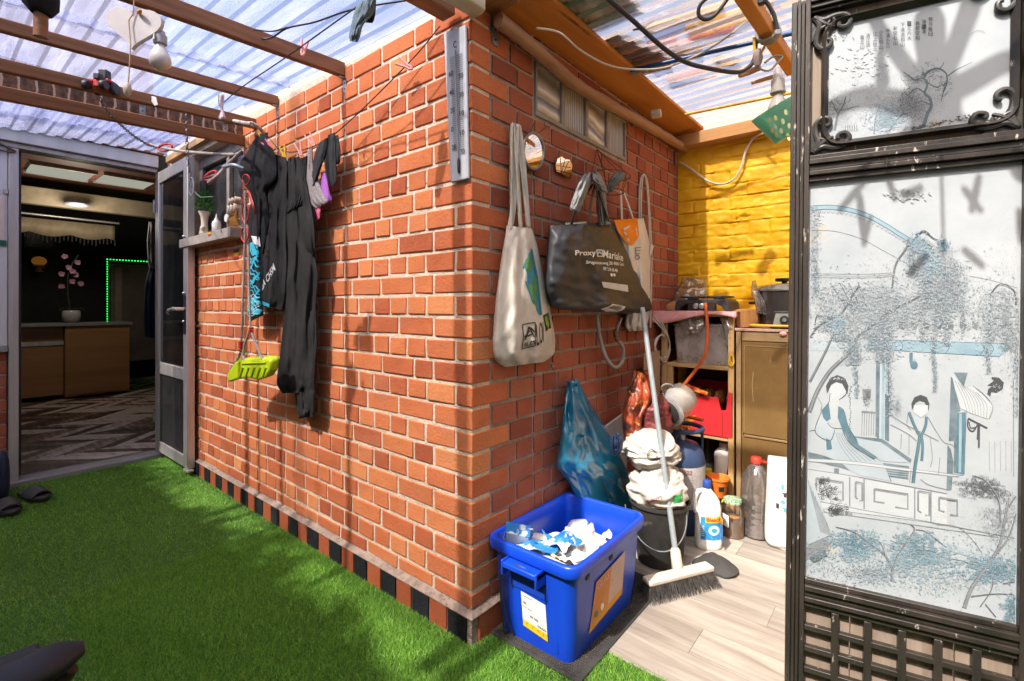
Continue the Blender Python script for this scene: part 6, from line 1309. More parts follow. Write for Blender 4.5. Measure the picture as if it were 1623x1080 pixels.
# bleach bottle
bp_ = Gd(1122, 866, .004); bl = thing('bleach_bottle', bp_, 'white bleach bottle with a blue cap standing on the floor', 'bottle'); S2 = VIEWYAW-.15; BR = Rz(S2)
def egg(rx, ry, z, n=28, ox=0): return [bp_+BR@V((math.copysign(abs(math.cos(a))**.8, math.cos(a))*rx+ox, math.copysign(abs(math.sin(a))**.8, math.sin(a))*ry, z)) for a in [2*PI*i/n for i in range(n)]]
mb = MB(); mb.loops([egg(.052, .036, 0), egg(.057, .04, .006), egg(.057, .04, .03), egg(.055, .038, .036), egg(.055, .038, .15), egg(.052, .037, .175, ox=.003), egg(.042, .033, .21, ox=.006), egg(.030, .027, .235, ox=.002), egg(.018, .018, .256, ox=-.004), egg(.015, .015, .266, ox=-.004)])
MWB = M('white_bottle_plastic', (.74,.73,.71), (.7,.69,.67), rough=.32, bump=.02, spec=.5, sub=.1); mb.build('body', MWB, bl); bbv = mb.bvh()
mb = MB(); mb.tube(spline([bp_+BR@V((-.012, 0, .25)), bp_+BR@V((-.044, 0, .243)), bp_+BR@V((-.056, 0, .21)), bp_+BR@V((-.055, 0, .17)), bp_+BR@V((-.050, 0, .15))], 16), .010, n=10); mb.build('handle', MWB, bl)
mb = MB(); mb.lathe([(.017, .262), (.018, .264), (.017, .292), (.015, .295), (0, .296)], bp_+BR@V((-.004, 0, 0)), n=20); mb.build('cap', M('royal_blue_cap', (.02,.07,.35)), bl)
vdir = (V((bp_.x, bp_.y, 0))-V((CAM.x, CAM.y, 0))).normalized()
BM = lambda x, y, o: bp_+BR@V((x, -.06, y))
lb = MB(); lb.cm = 0; patch(lb, [(-.045, .145), (.047, .145), (.047, .045), (-.045, .045)], BM, 0, bbv, vdir, .0012, 12)
lb.cm = 1; patch(lb, [(-.025, .148), (.047, .150), (.047, .122), (-.025, .120)], BM, 0, bbv, vdir, .002, 8); lb.cm = 2; fan(lb, disc_pts(.012, .088, .024, .022, 20), BM, 0, bbv, vdir, .002, 4)
lb.cm = 3; fan(lb, disc_pts(.012, .088, .012, .010, 12), BM, 0, bbv, vdir, .0028, 3); lb.cm = 4; letter(lb, 'Bleach', [(-.02, .143), (.043, .145), (.043, .128), (-.02, .126)], BM, 0, bbv, vdir, .003, .03); lb.cm = 2
for k in range(6): i0 = len(lb.v); patch(lb, [(-.043, .105-k*.008), (-.03, .105-k*.008), (-.03, .102-k*.008), (-.043, .102-k*.008)], BM, 0, bbv, vdir, .002, 2)
lb.build('label', [M('label_blue', (.02,.16,.42), (.05,.35,.6), scale=40), M('label_yellow', (.72,.55,.05)), M('label_white', (.7,.74,.78), (.4,.6,.75), scale=60), M('label_teal', (.05,.4,.45)), M('label_red', (.6,.06,.04))], bl, smooth=False)
# oil jar
def glass_thing(loc, prof_out, mat, n=28): mb = MB(); mb.lathe(prof_out, loc, n=n); return mb
MGL = glassy('clear_jar_glass', (.94,.92,.88), .06, .04, (.7,.65,.55), gloss=.55); MPL = glassy('clear_bottle_plastic', (.97,.94,.92), .2, .1, (.85,.76,.7), gloss=.5)
jp = Gd(1161, 848, .004); jr = thing('oil_jar', jp, 'glass jar half full of amber oil with a green patterned lid', 'jar')
glass_thing(jp, [(.046, 0), (.05, .004), (.051, .012), (.051, .12), (.047, .14), (.038, .152), (.036, .158)], MGL).build('glass', MGL, jr)
MB().lathe([(.0, .003), (.046, .003), (.0485, .012), (.0485, .083), (0, .083)], jp, n=26).build('oil', M('amber_oil', (.85,.33,.03), (.70,.22,.015), scale=8, rough=.15, bump=0, lo=.3, hi=.7), jr)
MB().lathe([(.037, .152), (.040, .154), (.040, .168), (.037, .172), (0, .172)], jp, n=26).build('lid', M('green_lid', (.42,.46,.36), (.04,.18,.06), scale=170, lo=.48, hi=.52), jr)
jd = (V((jp.x, jp.y, 0))-V((CAM.x, CAM.y, 0))).normalized(); js = V((0, 0, 1)).cross(-jd).normalized()
lb = MB(); jbv = glass_thing(jp, [(.0512, 0), (.0512, .13)], None).bvh(); JM = lambda x, y, o: jp-jd*.1+js*x+V((0, 0, y))
lb.cm = 0; patch(lb, [(-.046, .115), (-.012, .11), (-.012, .045), (-.046, .05)], JM, 0, jbv, jd, .0006, 6); lb.cm = 1; patch(lb, [(-.042, .11), (-.016, .106), (-.016, .05), (-.042, .055)], JM, 0, jbv, jd, .0014, 6); lb.build('label', [K['ink'], K['whiteink']], jr)
# big clear bottle
cp = Gd(1199, 848, .004); cbt = thing('water_bottle', cp, 'large clear plastic bottle with a red cap and dark red liquid', 'bottle')
pf = [(.055, 0), (.066, .008), (.068, .03)]
for k in range(4): pf += [(.068, .04+k*.03), (.0655, .047+k*.03), (.068, .054+k*.03)]
pf += [(.069, .17), (.068, .23), (.060, .27), (.045, .305), (.03, .325), (.021, .333), (.021, .345)]
glass_thing(cp, pf, MPL).build('body', MPL, cbt)
MB().lathe([(0, .004), (.062, .006), (.065, .03), (.065, .135), (0, .135)], cp, n=26).build('liquid', glassy('dark_red_liquid', (.40,.07,.05), .8, .08, (.20,.03,.02), gloss=.3), cbt)
MB().lathe([(.024, .338), (.025, .34), (.025, .362), (.022, .366), (0, .367)], cp, n=20).build('cap', M('red_cap', (.75,.07,.04), (.65,.05,.03), rough=.4), cbt)
MB().bar(cp+V((.02, 0, .352)), cp+V((.048, 0, .350)), .014, .006).build('cap_tab', bpy.data.materials['red_cap'], cbt)
# paper bag with recycling icons
wbp = Gd(1246, 862, .004); pbg = thing('paper_bag', wbp, 'white paper bag printed with a ring of blue and black icons', 'bag')
pd = (V((wbp.x, wbp.y, 0))-V((CAM.x, CAM.y, 0))).normalized(); ps = V((0, 0, 1)).cross(-pd).normalized()
PM = lambda x, y, o: wbp+ps*x+V((0, 0, y))-pd*o
pm_ = hang([(-.072, .395, .085, .40, .02, .012), (-.074, .36, .09, .36, .03, .03), (-.078, .25, .10, .25, .035, .045), (-.084, .12, .11, .12, .04, .05), (-.084, .03, .112, .03, .04, .05), (-.076, .004, .108, .0, .04, .04)], PM, nr=36, nc=24, amp=.003, freq=2, wr=.006, seed=151, pw=.4)
pm_.build('body', M('white_paper', (.68,.66,.64), (.62,.59,.57), scale=8, rough=.7, bump=.2), pbg); pbv = pm_.bvh()
ic = MB(); random.seed(9); icm = [M('icon_blue', (.10,.38,.55)), M('icon_black', (.04,.04,.04)), M('icon_teal', (.25,.5,.5))]
for k in range(26):
    a = 2*PI*k/26*1.0+1.2; rr = .085 if k % 2 else .062; x, y = .05+rr*math.cos(a), .215+rr*math.sin(a)*1.1; ic.cm = random.choice((0, 0, 1, 2)); s_ = .010
    ty = k % 4
    if ty == 0: fan(ic, disc_pts(x, y, s_, s_*.8, 10), PM, .09, pbv, pd, .0015, 2)
    elif ty == 1: patch(ic, [(x-s_*.6, y+s_*1.3), (x+s_*.6, y+s_), (x+s_*.5, y-s_*1.2), (x-s_*.6, y-s_)], PM, .09, pbv, pd, .0015, 3)
    elif ty == 2: fan(ic, [(x-s_*1.3, y+s_*.4), (x-s_*.4, y+s_*.9), (x+s_*.5, y+s_*.9), (x+s_*1.3, y+s_*.3), (x+s_*.5, y+s_*.2), (x+s_*.5, y-s_), (x-s_*.5, y-s_), (x-s_*.5, y+s_*.2)], PM, .09, pbv, pd, .0015, 2)
    else:
        for q in range(3): a2 = q*2.09; patch(ic, [(x+s_*math.cos(a2), y+s_*math.sin(a2)), (x+s_*math.cos(a2+1.3), y+s_*math.sin(a2+1.3)), (x+s_*.55*math.cos(a2+1.2), y+s_*.55*math.sin(a2+1.2)), (x+s_*.55*math.cos(a2), y+s_*.55*math.sin(a2))], PM, .09, pbv, pd, .0015, 2)
ic.build('icons', icm, pbg, smooth=False)
# small things between
cpn = V((.37, 1.20, .004)); cpn = Gd(1139, 828, .004)
og = thing('orange_funnel', cpn+V((0, 0, .145)), 'orange plastic pot standing on yellow-capped bottles behind the bleach', 'pot')
fb_ = cpn; MB().lathe([(.03, .13), (.05, .215), (.054, .217), (.054, .228), (.048, .226), (.03, .14), (0, .138)], fb_, n=24).build('pot', M('orange_plastic', (.75,.20,.03), (.65,.16,.02), rough=.45), og)
lb = MB(); fd = (V((fb_.x, fb_.y, 0))-V((CAM.x, CAM.y, 0))).normalized(); fs2 = V((0, 0, 1)).cross(-fd).normalized(); fbv = MB().lathe([(.03, .13), (.05, .215)], fb_, n=24).bvh(); patch(lb, [(.0, .19), (.026, .19), (.024, .165), (.0, .165)], lambda x, y, o: fb_-fd*.1+fs2*x+V((0, 0, y)), 0, fbv, fd, .001, 3); lb.build('label', K['ink'], og)
for i, (x, y, z, lab) in enumerate(((1130, 836, 0, 'clear cleaner bottle with yellow spray cap under the orange pot'), (1150, 832, 0, 'squat bottle with a yellow cap beside the amber jar'))):
    c = Gd(x, y, .004); t2 = thing('cleaner_bottle', c, lab, 'bottle'); MB().lathe([(.03, 0), (.034, .006), (.034, .07), (.02, .09), (.012, .095)], c, n=20).build('body', MPL, t2); MB().lathe([(.017, .093), (.019, .096), (.019, .118), (.014, .124), (0, .125)], c, n=16).build('cap', K['yellow'], t2)
c = Gd(1121, 812, .004); t2 = thing('cleaner_bottle', c, 'dark bottle with a bright yellow cap between gas bottle and shelf', 'bottle'); MB().lathe([(.035, 0), (.038, .006), (.038, .13), (.036, .16), (.02, .195), (.014, .2)], c, n=20).build('body', glassy('smoky_plastic', (.6,.55,.5), .35, .1, (.2,.17,.15)), t2); MB().lathe([(.021, .198), (.024, .2), (.024, .224), (.018, .23), (0, .231)], c, n=18).build('cap', K['yellow'], t2)
# ================================================================== shelf unit, cabinet and what stands on them
YS = 1.45
MPI = wood('pine_shelf', (.52,.33,.15), (.40,.24,.10), 'x', fine=26)
MPZ = wood('pine_post', (.52,.33,.15), (.40,.24,.10), 'z', fine=26)
su = thing('shelf_unit', (.22, 1.62, .004), 'pine shelf unit against the yellow wall', 'shelf')
xl, xr = Yp(1048, 560, YS).x, Yp(1163, 560, YS).x
zt, zm, zl = Yp(1100, 498, YS).z, Yp(1100, 578, YS).z, Yp(1100, 686, YS).z
for x, y in ((xl, YS), (xr-.028, YS), (xl, 1.76), (xr-.028, 1.76)): MB().box(x, x+.028, y, y+.028, .004, zt-.012).build('post', MPZ, su, bevel=.003)
for z in (zm, zl, .12): MB().box(xl+.029, xr-.029, YS+.004, 1.785, z-.02, z).build('shelf', MPI, su, bevel=.003)
MB().box(xl-.02, xr+.012, YS-.01, 1.79, zt-.011, zt+.008).build('top', MPI, su, bevel=.003)
MB().box(xl+.03, xl+.06, YS+.006, YS+.03, zl+.001, zm-.021).build('brace', MPZ, su, bevel=.003)
MB().box(xl, xr, 1.789, 1.796, .004, zt-.02).build('back_panel', M('dark_board', (.09,.05,.03), (.06,.035,.02)), su)  # thin back panel, plain dark brown
# pink oilcloth on the top shelf
def cloth(x0, x1, y0, y1, z, drop, mat, lab, name='oilcloth', seed=0):
    n = 26; P = []
    for i in range(n):
        row = []
        for j in range(n):
            u, v = i/(n-1), j/(n-1); x = lerp(x0, x1, u); y = lerp(y0-drop, y1, v); dz = 0
            if y < y0: dz = (y0-y); yy = y0-.006-.2*dz*abs(math.sin(u*7+seed))
            else: yy = y
            row.append(V((x, yy, z+.003*mnoise.noise(V((u*6, v*6, seed)))-dz*(.8+.5*math.sin(u*5+seed)) )))
        P.append(row)
    mb = MB(); mb.grid(P); return tag(mb.build(name, mat, solid=.0015), lab, 'cloth')
MPK = M('pink_oilcloth', (.72,.36,.36), (.62,.27,.28), scale=30, rough=.45, c3=(.75,.55,.5), s3=40, t3=.6)
cloth(xl-.05, xr+.02, YS-.02, 1.79, zt+.014, .05, MPK, 'pink patterned oilcloth hanging over the top shelf edge', seed=1)
# gas stove
sx, sy, sz = (Yp(1070, 480, 1.5).x+Yp(1157, 480, 1.5).x)/2, 1.58, zt+.018
st = thing('gas_stove', (sx, sy, sz), 'black double gas hob standing on the pink oilcloth', 'stove'); sw_ = (Yp(1157, 480, 1.5).x-Yp(1070, 480, 1.5).x)/2
MCI = M('cast_iron', (.025,.027,.03), (.04,.042,.045), rough=.5, bump=.2)
mb = MB(); mb.prism([(sx-sw_*.86, sy-.09, sz+.058), (sx+sw_*.86, sy-.09, sz+.058), (sx+sw_*.96, sy-.09, sz+.045), (sx+sw_, sy-.09, sz), (sx+sw_*.82, sy-.09, sz), (sx+sw_*.74, sy-.09, sz+.02), (sx+sw_*.55, sy-.09, sz+.036), (sx-sw_*.55, sy-.09, sz+.036), (sx-sw_*.74, sy-.09, sz+.02), (sx-sw_*.82, sy-.09, sz), (sx-sw_, sy-.09, sz), (sx-sw_*.96, sy-.09, sz+.045)], (0, .20, 0)); mb.build('body', MCI, st, bevel=.003)
for dx in (-.5, .48):
    m_ = MB(); c = V((sx+sw_*dx, sy, sz+.058)); m_.lathe([(.028, 0), (.03, .008), (.02, .012), (0, .012)], c, n=20)
    m_.build('burner', MCI, st)
    m_ = MB()
    for a in range(4): m_.bar(c+V((math.cos(a*PI/2+.78)*.015, math.sin(a*PI/2+.78)*.015, .016)), c+V((math.cos(a*PI/2+.78)*.07, math.sin(a*PI/2+.78)*.07, .016)), .006, .008)
    m_.tube([c+V((math.cos(a)*.07, math.sin(a)*.07, .014)) for a in [2*PI*i/24 for i in range(24)]], .004, n=6, close=True); m_.build('pan_support', MCI, st)
for dx in (-.16, .06):
    m_ = MB(); m_.lathe([(.016, 0), (.014, .02), (.01, .022), (0, .022)], V((sx+sw_*dx, sy-.09, sz+.024)), n=16, rot=Rx(PI/2)); m_.build('knob', K['steel'], st)
m_ = MB(); m_.box(sx-sw_*.5, sx+sw_*.5, sy-.085, sy-.06, sz+.0, sz+.034); m_.build('front', K['black'], st)
MOH = M('orange_hose', (.62,.12,.02), (.5,.09,.015), rough=.45)
hz = spline([V((sx+sw_*.2, sy-.1, sz+.026)), V((sx+sw_*.32, sy-.16, sz+.025)), Yp(1121, 520, 1.40), Yp(1118, 560, 1.38), Yp(1100, 590, 1.38), Yp(1075, 622, 1.36), Yp(1058, 650, 1.34), V((.31, 1.30, .52))], 50)
tag(MB().tube(hz, .0085, n=10).build('gas_hose', MOH), 'orange rubber gas hose curving from the hob down to the gas bottle', 'hose')
# clear film bag behind the stove, straw hat-like mat
MCF = glassy('clear_film', (.97,.95,.93), .30, .16, (.88,.82,.76), scale=16, gloss=.5)
mf = lambda x, y, o: Yp(x, y, 1.74-o)
mb = hang([(1082, 438, 1096, 440, 0, .03), (1078, 450, 1118, 446, 0, .05), (1068, 466, 1120, 466, 0, .06), (1060, 482, 1124, 484, 0, .06)], mf, nr=22, nc=22, amp=.014, freq=3, wr=.03, seed=161); tag(mb.build('plastic_bag', MCF, ang=70), 'clear crinkled plastic bag behind the black hob', 'bag', 'clear plastic bags')
mb = MB(); c = V((.06, 1.66, zt+.02)); mb.lathe([(.075, 0), (.07, .02), (.03, .05), (0, .055)], c, n=20, sx=1.2); mb.shake(.006, 20, 6); tag(mb.build('straw_bag', M('straw', (.5,.27,.12), (.36,.18,.07), scale=50, bump=.6, bscale=200)), 'tan straw bundle at the left end of the pink oilcloth', 'bundle')
# plastic box with bags in it on the middle shelf
bx0, bx1 = Yp(1066, 540, 1.48).x, Yp(1158, 540, 1.48).x; bz = zm+.002
pb_ = thing('storage_box', ((bx0+bx1)/2, 1.6, bz), 'clear plastic storage box stuffed with bags on the middle shelf', 'box')
mb = MB(); hb = Yp(1100, 516, 1.48).z-bz
mb.loops([rrect(bx0+.015, bx1-.015, 1.49, 1.72, .02, bz), rrect(bx0, bx1, 1.475, 1.735, .025, bz+hb), rrect(bx0-.006, bx1+.006, 1.469, 1.741, .028, bz+hb), rrect(bx0-.006, bx1+.006, 1.469, 1.741, .028, bz+hb+.008), rrect(bx0+.003, bx1-.003, 1.478, 1.732, .024, bz+hb+.006), rrect(bx0+.018, bx1-.018, 1.493, 1.717, .019, bz+.003)])
mb.build('box', glassy('cloudy_plastic', (.98,.97,.96), .30, .2, (.95,.88,.86), transl=False, gloss=.2), pb_)
for i, (x, y, z, r, lab, m_) in enumerate(((.30, 1.60, .07, .09, 'white plastic bag bundled inside the clear box', MWP), (.40-.07, 1.55, .05, .05, 'pale card packet inside the clear box', MWP), (.14, 1.6, .08, .08, 'pinkish crinkled bag inside the left half of the clear box', M('pinkish_film', (.75,.58,.56), (.66,.48,.46), scale=14, rough=.35)))):
    mb = MB(); mb.ball((lerp(bx0, bx1, (x-.05)/.33), y, bz+z+.01), (r*.7, r, min(r, .066)), n=22, bumpy=.5, seed=i+3); mb.shake(.010, 22, i); tag(mb.build('packed_bag', m_), lab, 'bag')
mf = lambda x, y, o: Yp(x, y, 1.47-o)
mb = hang([(1085, 502, 1112, 500, 0, .02), (1076, 514, 1118, 512, 0, .03), (1088, 530, 1112, 526, 0, .02)], mf, nr=16, nc=18, amp=.008, freq=3, wr=.02, seed=171); tag(mb.build('plastic_bag', MCF, ang=70), 'clear bag bulging from the top of the storage box', 'bag', 'clear plastic bags')
mb = hang([(1140, 503, 1160, 505, 0, .015), (1146, 520, 1164, 524, 0, .02), (1150, 548, 1163, 552, 0, .012)], mf, nr=16, nc=14, amp=.006, freq=2, wr=.016, seed=172); tag(mb.build('plastic_bag', MCF, ang=70), 'clear bag hanging at the right end of the storage box', 'bag', 'clear plastic bags')
mb = MB(); mb.tube(spline([Yp(x, y, 1.44) for x, y in ((1160, 562), (1156, 568), (1155, 576), (1159, 580), (1163, 576), (1162, 566), (1158, 562), (1157, 572), (1161, 578))], 30), .003, n=6); tag(mb.build('yellow_strap', K['yellow']), 'yellow and black strap loop at the shelf post', 'strap')
# red tart box on the lower shelf
rx0, rx1 = Yp(1080, 640, YS+.02).x, Yp(1163, 640, YS+.02).x; rz = zl+.002; rh = Yp(1120, 618, YS).z-rz
rb_ = thing('red_box', ((rx0+rx1)/2, 1.58, rz), 'open red cardboard box with a yellow flower print on the lower shelf', 'box')
MRD = M('red_card', (.55,.022,.03), (.46,.018,.022), scale=6, rough=.5, bump=.05)
MB().box(rx0, rx0+.003, YS, 1.72, rz, rz+rh).box(rx1-.003, rx1, YS, 1.72, rz, rz+rh).box(rx0, rx1, 1.717, 1.72, rz, rz+rh*1.05).box(rx0, rx1, YS, 1.72, rz-.0, rz+.003).build('box', MRD, rb_, smooth=False)
P = [(rx0+.003, rz), (rx1-.003, rz), (rx1-.003, rz+rh*.98), (rx1-.02, rz+rh*1.0), (rx1-.03, rz+rh*.60), (rx1-.055, rz+rh*.58), (rx1-.07, rz+rh*.86), (rx0+.1, rz+rh*.84), (rx0+.003, rz+rh*1.04)]
MB().prism([(x, YS-.002, z) for x, z in P], (0, .003, 0)).build('front_panel', MRD, rb_, smooth=False)
MB().prism([Yp(x, y, YS-.03) for x, y in ((1074, 606), (1084, 607), (1122, 622), (1120, 627), (1082, 614))], (0, .004, .0)).build('lid_flap', M('yellow_red_card', (.70,.30,.02), (.55,.03,.03), scale=34, rough=.5, lo=.48, hi=.52), rb_, smooth=False)
fl = MB()
for k in range(9):
    a = -2.4+k*.42; c = V((rx0+.028, YS-.0035, rz+rh*.25)); d = V((math.cos(a), 0, math.sin(a))); s = V((-math.sin(a), 0, math.cos(a))); l = .05+.02*(k % 2)
    fl.poly([c, c+d*l*.5+s*.007, c+d*l, c+d*l*.5-s*.007])
fl.build('flower_print', M('flower_yellow', (.75,.33,.01), (.7,.22,.01), scale=40), rb_, smooth=False)
MB().prism([(rx1-.05, YS-.004, rz+.004), (rx1-.047, YS-.004, rz+.004), (rx1-.047, YS-.004, rz+rh*.55), (rx1-.05, YS-.004, rz+rh*.55)], (0, .001, 0)).build('fold_line', M('dark_red_card', (.25,.01,.012)), rb_)
for i in range(4):
    u = i/3; x = lerp(rx0+.045, rx1-.04, u); mb = MB(); mb.ball((x, 1.60, rz+rh*.72), (.028, .06, .05), n=14, bumpy=.35, seed=i); tag(mb.build('firelighter', M('brown_log', (.25,.10,.025), (.14,.05,.015), scale=30, bump=.6)), ('brown fire log at the left end of the red box', 'second brown fire log from the left in the red box', 'third brown fire log from the left in the red box', 'brown fire log at the right end of the red box')[i], 'fire log', 'fire logs in the red box')
# bottles and bits on the bottom shelf
wp = V((Yp(1147, 750, 1.53).x, 1.54, .122)); wt = thing('squeeze_bottle', wp, 'tall white plastic bottle with a purple label on the bottom shelf', 'bottle')
MB().lathe([(.045, 0), (.05, .006), (.05, .17), (.045, .195), (.026, .215), (.024, .24), (0, .242)], wp, n=24).build('body', MWB, wt)
bv = MB().lathe([(.05, 0), (.05, .18)], wp, n=24).bvh(); lb = MB(); wd_ = (V((wp.x, wp.y, 0))-V((CAM.x, CAM.y, 0))).normalized(); wsd = V((0, 0, 1)).cross(-wd_).normalized(); WM = lambda x, y, o: wp-wd_*.1+wsd*x+V((0, 0, y))
lb.cm = 0; patch(lb, [(.02, .16), (.044, .17), (.044, .02), (.0, .01)], WM, 0, bv, wd_, .001, 6); lb.cm = 1; patch(lb, [(.012, .08), (.044, .12), (.044, .04), (.0, .0)], WM, 0, bv, wd_, .002, 6); lb.build('label', [M('purple_label', (.22,.02,.12)), M('gold_label', (.65,.35,.04), (.6,.5,.4), scale=30)], wt)
for i, (px, py, r, h, lab) in enumerate(((1122, 690, .03, .22, 'dim dark bottle standing on the bottom shelf behind the gas bottle'), (1133, 700, .028, .16, 'shorter dim dark bottle on the bottom shelf'))):
    p = V((Yp(px, py, 1.62).x, 1.62+.03*i, .122)); MBq = MB().lathe([(r, 0), (r, h*.6), (r*.4, h*.8), (r*.35, h), (0, h)], p, n=18); tag(MBq.build('bottle', M('dim_bottle', (.06,.055,.05), (.1,.09,.08), rough=.3)), lab, 'bottle', 'dim bottles on the bottom shelf')
# cabinet
cz = Yp(1200, 521, YS).z; cx0 = Yp(1167, 600, YS).x; cx1 = 1.0
cb_ = thing('metal_cabinet', ((cx0+cx1)/2, 1.62, .004), 'scuffed brown metal cabinet with a framed door beside the shelf unit', 'cabinet')
MBM = M('bronze_panel', (.27,.16,.06), (.20,.115,.04), scale=5, rough=.34, metal=.35, bump=.06, c3=(.40,.27,.13), s3=9, t3=.62)
MPN = M('cabinet_side', (.34,.22,.11), (.27,.17,.08), scale=14, rough=.5)
MB().box(cx0, cx1, YS+.012, 1.79, .004, cz-.016).build('carcass', MPN, cb_, bevel=.003)
MB().box(cx0-.006, cx1+.006, YS-.008, 1.795, cz-.014, cz).build('top', M('pinkish_top', (.52,.34,.24), (.44,.27,.18), scale=14), cb_, bevel=.002)
MB().box(cx0, cx0+.022, YS-.004, YS+.011, .01, cz-.018).box(cx0+.026, cx1-.004, YS-.002, YS+.011, cz-.062, cz-.018).build('frame', MPN, cb_, bevel=.002)
MB().box(cx0+.026, cx1-.004, YS-.004, YS+.009, .45, cz-.066).build('door', MBM, cb_, bevel=.002)
MB().box(cx0+.026, cx1-.004, YS-.004, YS+.009, .03, .435).build('door', MBM, cb_, bevel=.002)
MB().box(cx0+.036, cx1-.004, YS-.009, YS-.003, .437, .447).build('trim', M('brass_trim', (.6,.4,.2), metal=.7, rough=.35), cb_, bevel=.001)
MB().box(cx0+.036, cx1-.01, YS-.006, YS-.0035, cz-.088, cz-.084).build('trim', bpy.data.materials['brass_trim'], cb_)
MB().box(cx0+.036, cx0+.040, YS-.006, YS-.0035, .46, cz-.088).build('trim', bpy.data.materials['brass_trim'], cb_)
mb = MB(); mb.ball(Yp(1241, 529, YS-.01), (.014, .006, .01), n=10, bumpy=.5); tag(mb.build('glue_blob', K['palepink']), 'pale pink blob stuck on the cabinet front edge', 'blob')
tag(MB().tube([Yp(1194, 590, YS-.0045), Yp(1192, 610, YS-.0045), Yp(1194, 637, YS-.0045)], .0012, n=4).build('paint_drip', M('pale_drip', (.5,.38,.22))), 'pale drip running down the cabinet door', 'drip')
cloth(cx0-.01, cx1, YS+.03, 1.80, cz+.006, .0, MPK, 'pink oilcloth lying on the brown cabinet under the cooker', seed=5)
# wood block and slow cooker on the cabinet
wbx = Yp(1187, 515, 1.53); mb = MB(); wdx = (Yp(1205, 505, 1.5).x-Yp(1169, 505, 1.5).x); mb.box(wbx.x-wdx/2, wbx.x+wdx/2, 1.49, 1.56, cz+.008, Yp(1187, 490, 1.5).z, jit=.004)
tag(mb.build('wood_block', wood('raw_wood', (.45,.22,.06), (.25,.10,.03), 'z', fine=18, bump=.8), bevel=.003), 'rough sawn wood block on the cabinet beside the cooker', 'block')
ckx = Yp(1242, 500, 1.58); ck = thing('slow_cooker', (ckx.x, 1.6, cz+.009), 'round dark slow cooker with a lid on the brown cabinet', 'cooker'); cc_ = V((ckx.x, 1.6, cz+.012))
MDG2 = M('dark_enamel', (.035,.03,.028), (.05,.043,.04), rough=.16, bump=0, spec=.7, coat=.5)
hc = Yp(1240, 455, 1.52).z-cz-.02
MB().lathe([(.10, 0), (.118, .01), (.125, .04), (.128, hc-.02), (.130, hc-.012)], cc_, n=36).build('body', MDG2, ck)
MB().lathe([(.132, hc-.012), (.135, hc-.01), (.135, hc-.002), (.128, hc)], cc_, n=36).build('steel_rim', K['steel'], ck)
MB().lathe([(.127, hc), (.115, hc+.014), (.06, hc+.026), (0, hc+.03)], cc_, n=36).build('lid', M('smoked_glass', (.12,.11,.10), (.18,.16,.15), rough=.08, bump=0, spec=.8), ck)
MB().lathe([(.012, hc+.028), (.012, hc+.036), (.04, hc+.038), (.042, hc+.05), (.036, hc+.054), (0, hc+.054)], cc_, n=24).build('lid_knob', K['black'], ck)
MB().obox(cc_+V((-.135, -.01, hc*.62)), .05, .03, .014).build('handle', K['black'], ck, bevel=.004)
pdn = (V((CAM.x, CAM.y, 0))-V((cc_.x, cc_.y, 0))).normalized(); psd = V((0, 0, 1)).cross(pdn)
CP = lambda x, z, o=0: cc_+pdn*(.128+o)+psd*x+V((0, 0, z))
mb = MB(); mb.prism([CP(-.062, -.005), CP(.062, -.005), CP(.05, .072), CP(-.045, .072)], pdn*.012); mb.build('control_panel', K['black'], ck, bevel=.003)
mb = MB(); mb.prism([CP(-.05, .0, .012), CP(.05, .0, .012), CP(.04, .062, .012), CP(-.036, .062, .012)], pdn*.002); mb.build('panel_face', M('grey_green_panel', (.28,.29,.24), (.22,.23,.19)), ck)
mb = MB(); mb.lathe([(.02, 0), (.018, .014), (0, .015)], CP(0, .032, .014), n=20, rot=pdn.to_track_quat('Z', 'Y').to_matrix()); mb.build('dial', K['black'], ck)
mb = MB(); mb.lathe([(.009, .015), (.009, .017), (0, .017)], CP(0, .032, .014), n=16, rot=pdn.to_track_quat('Z', 'Y').to_matrix()); mb.build('dial_cap', K['steel'], ck)
mb = MB(); mb.tube(spline([cc_+V((-.13, -.13, .004)), cc_+V((-.03, -.16, .003)), cc_+V((.08, -.13, .003)), cc_+V((.13, -.06, .004))], 16), .006, n=8); tag(mb.build('yellow_cloth_strip', K['yellow']), 'yellow cloth strip lying under the slow cooker', 'cloth')
mb = hang([(1192, 446, 1198, 444, 0, .01), (1190, 462, 1202, 460, 0, .02), (1196, 480, 1214, 482, 0, .03), (1198, 496, 1216, 500, 0, .03)], lambda x, y, o: Yp(x, y, 1.50-o), nr=18, nc=16, amp=.008, freq=3, wr=.018, seed=181); tag(mb.build('plastic_bag', MCF, ang=70), 'clear plastic film crumpled between wood block and cooker', 'bag', 'clear plastic bags')
# ================================================================== storage roof: beam, rods, cables, lamp
ZR = lambda px, py, z=2.1: onplane(px, py, V((0, 0, z)), V((0, 0, 1)))
pA, pB = ZR(1178, -10, 2.09), ZR(1256, 110, 2.09)
dB = (pB-pA).normalized(); rbm = MB(); rbm.bar(pA-dB*.5, pB+dB*1.3 if (pB+dB*1.3).y < 1.9 else pB, .045, .05)
tag(rbm.build('roof_beam', K['board'], bevel=.004), 'brown rafter of the storage roof wound with cables', 'beam')
for nm_, (a, b), r, m_, lab in (('blue_rod', ((1000, 112), (1262, 52)), .0085, M('blue_tube', (.01,.09,.28), (.008,.06,.2), rough=.3), 'blue plastic rod lying under the storage roof sheet'), ('yellow_rod', ((1085, 182), (1262, 146)), .0075, M('yellow_tube', (.70,.40,.02), (.5,.25,.02), scale=30, rough=.45), 'yellow rod spanning under the storage roof near the yellow wall')):
    p, q = ZR(*a, 2.115), ZR(*b, 2.115); mb = MB(); mb.tube([p, q+(q-p).normalized()*.3], r, n=10); o = mb.build(nm_, m_); tag(o, lab, 'rod')
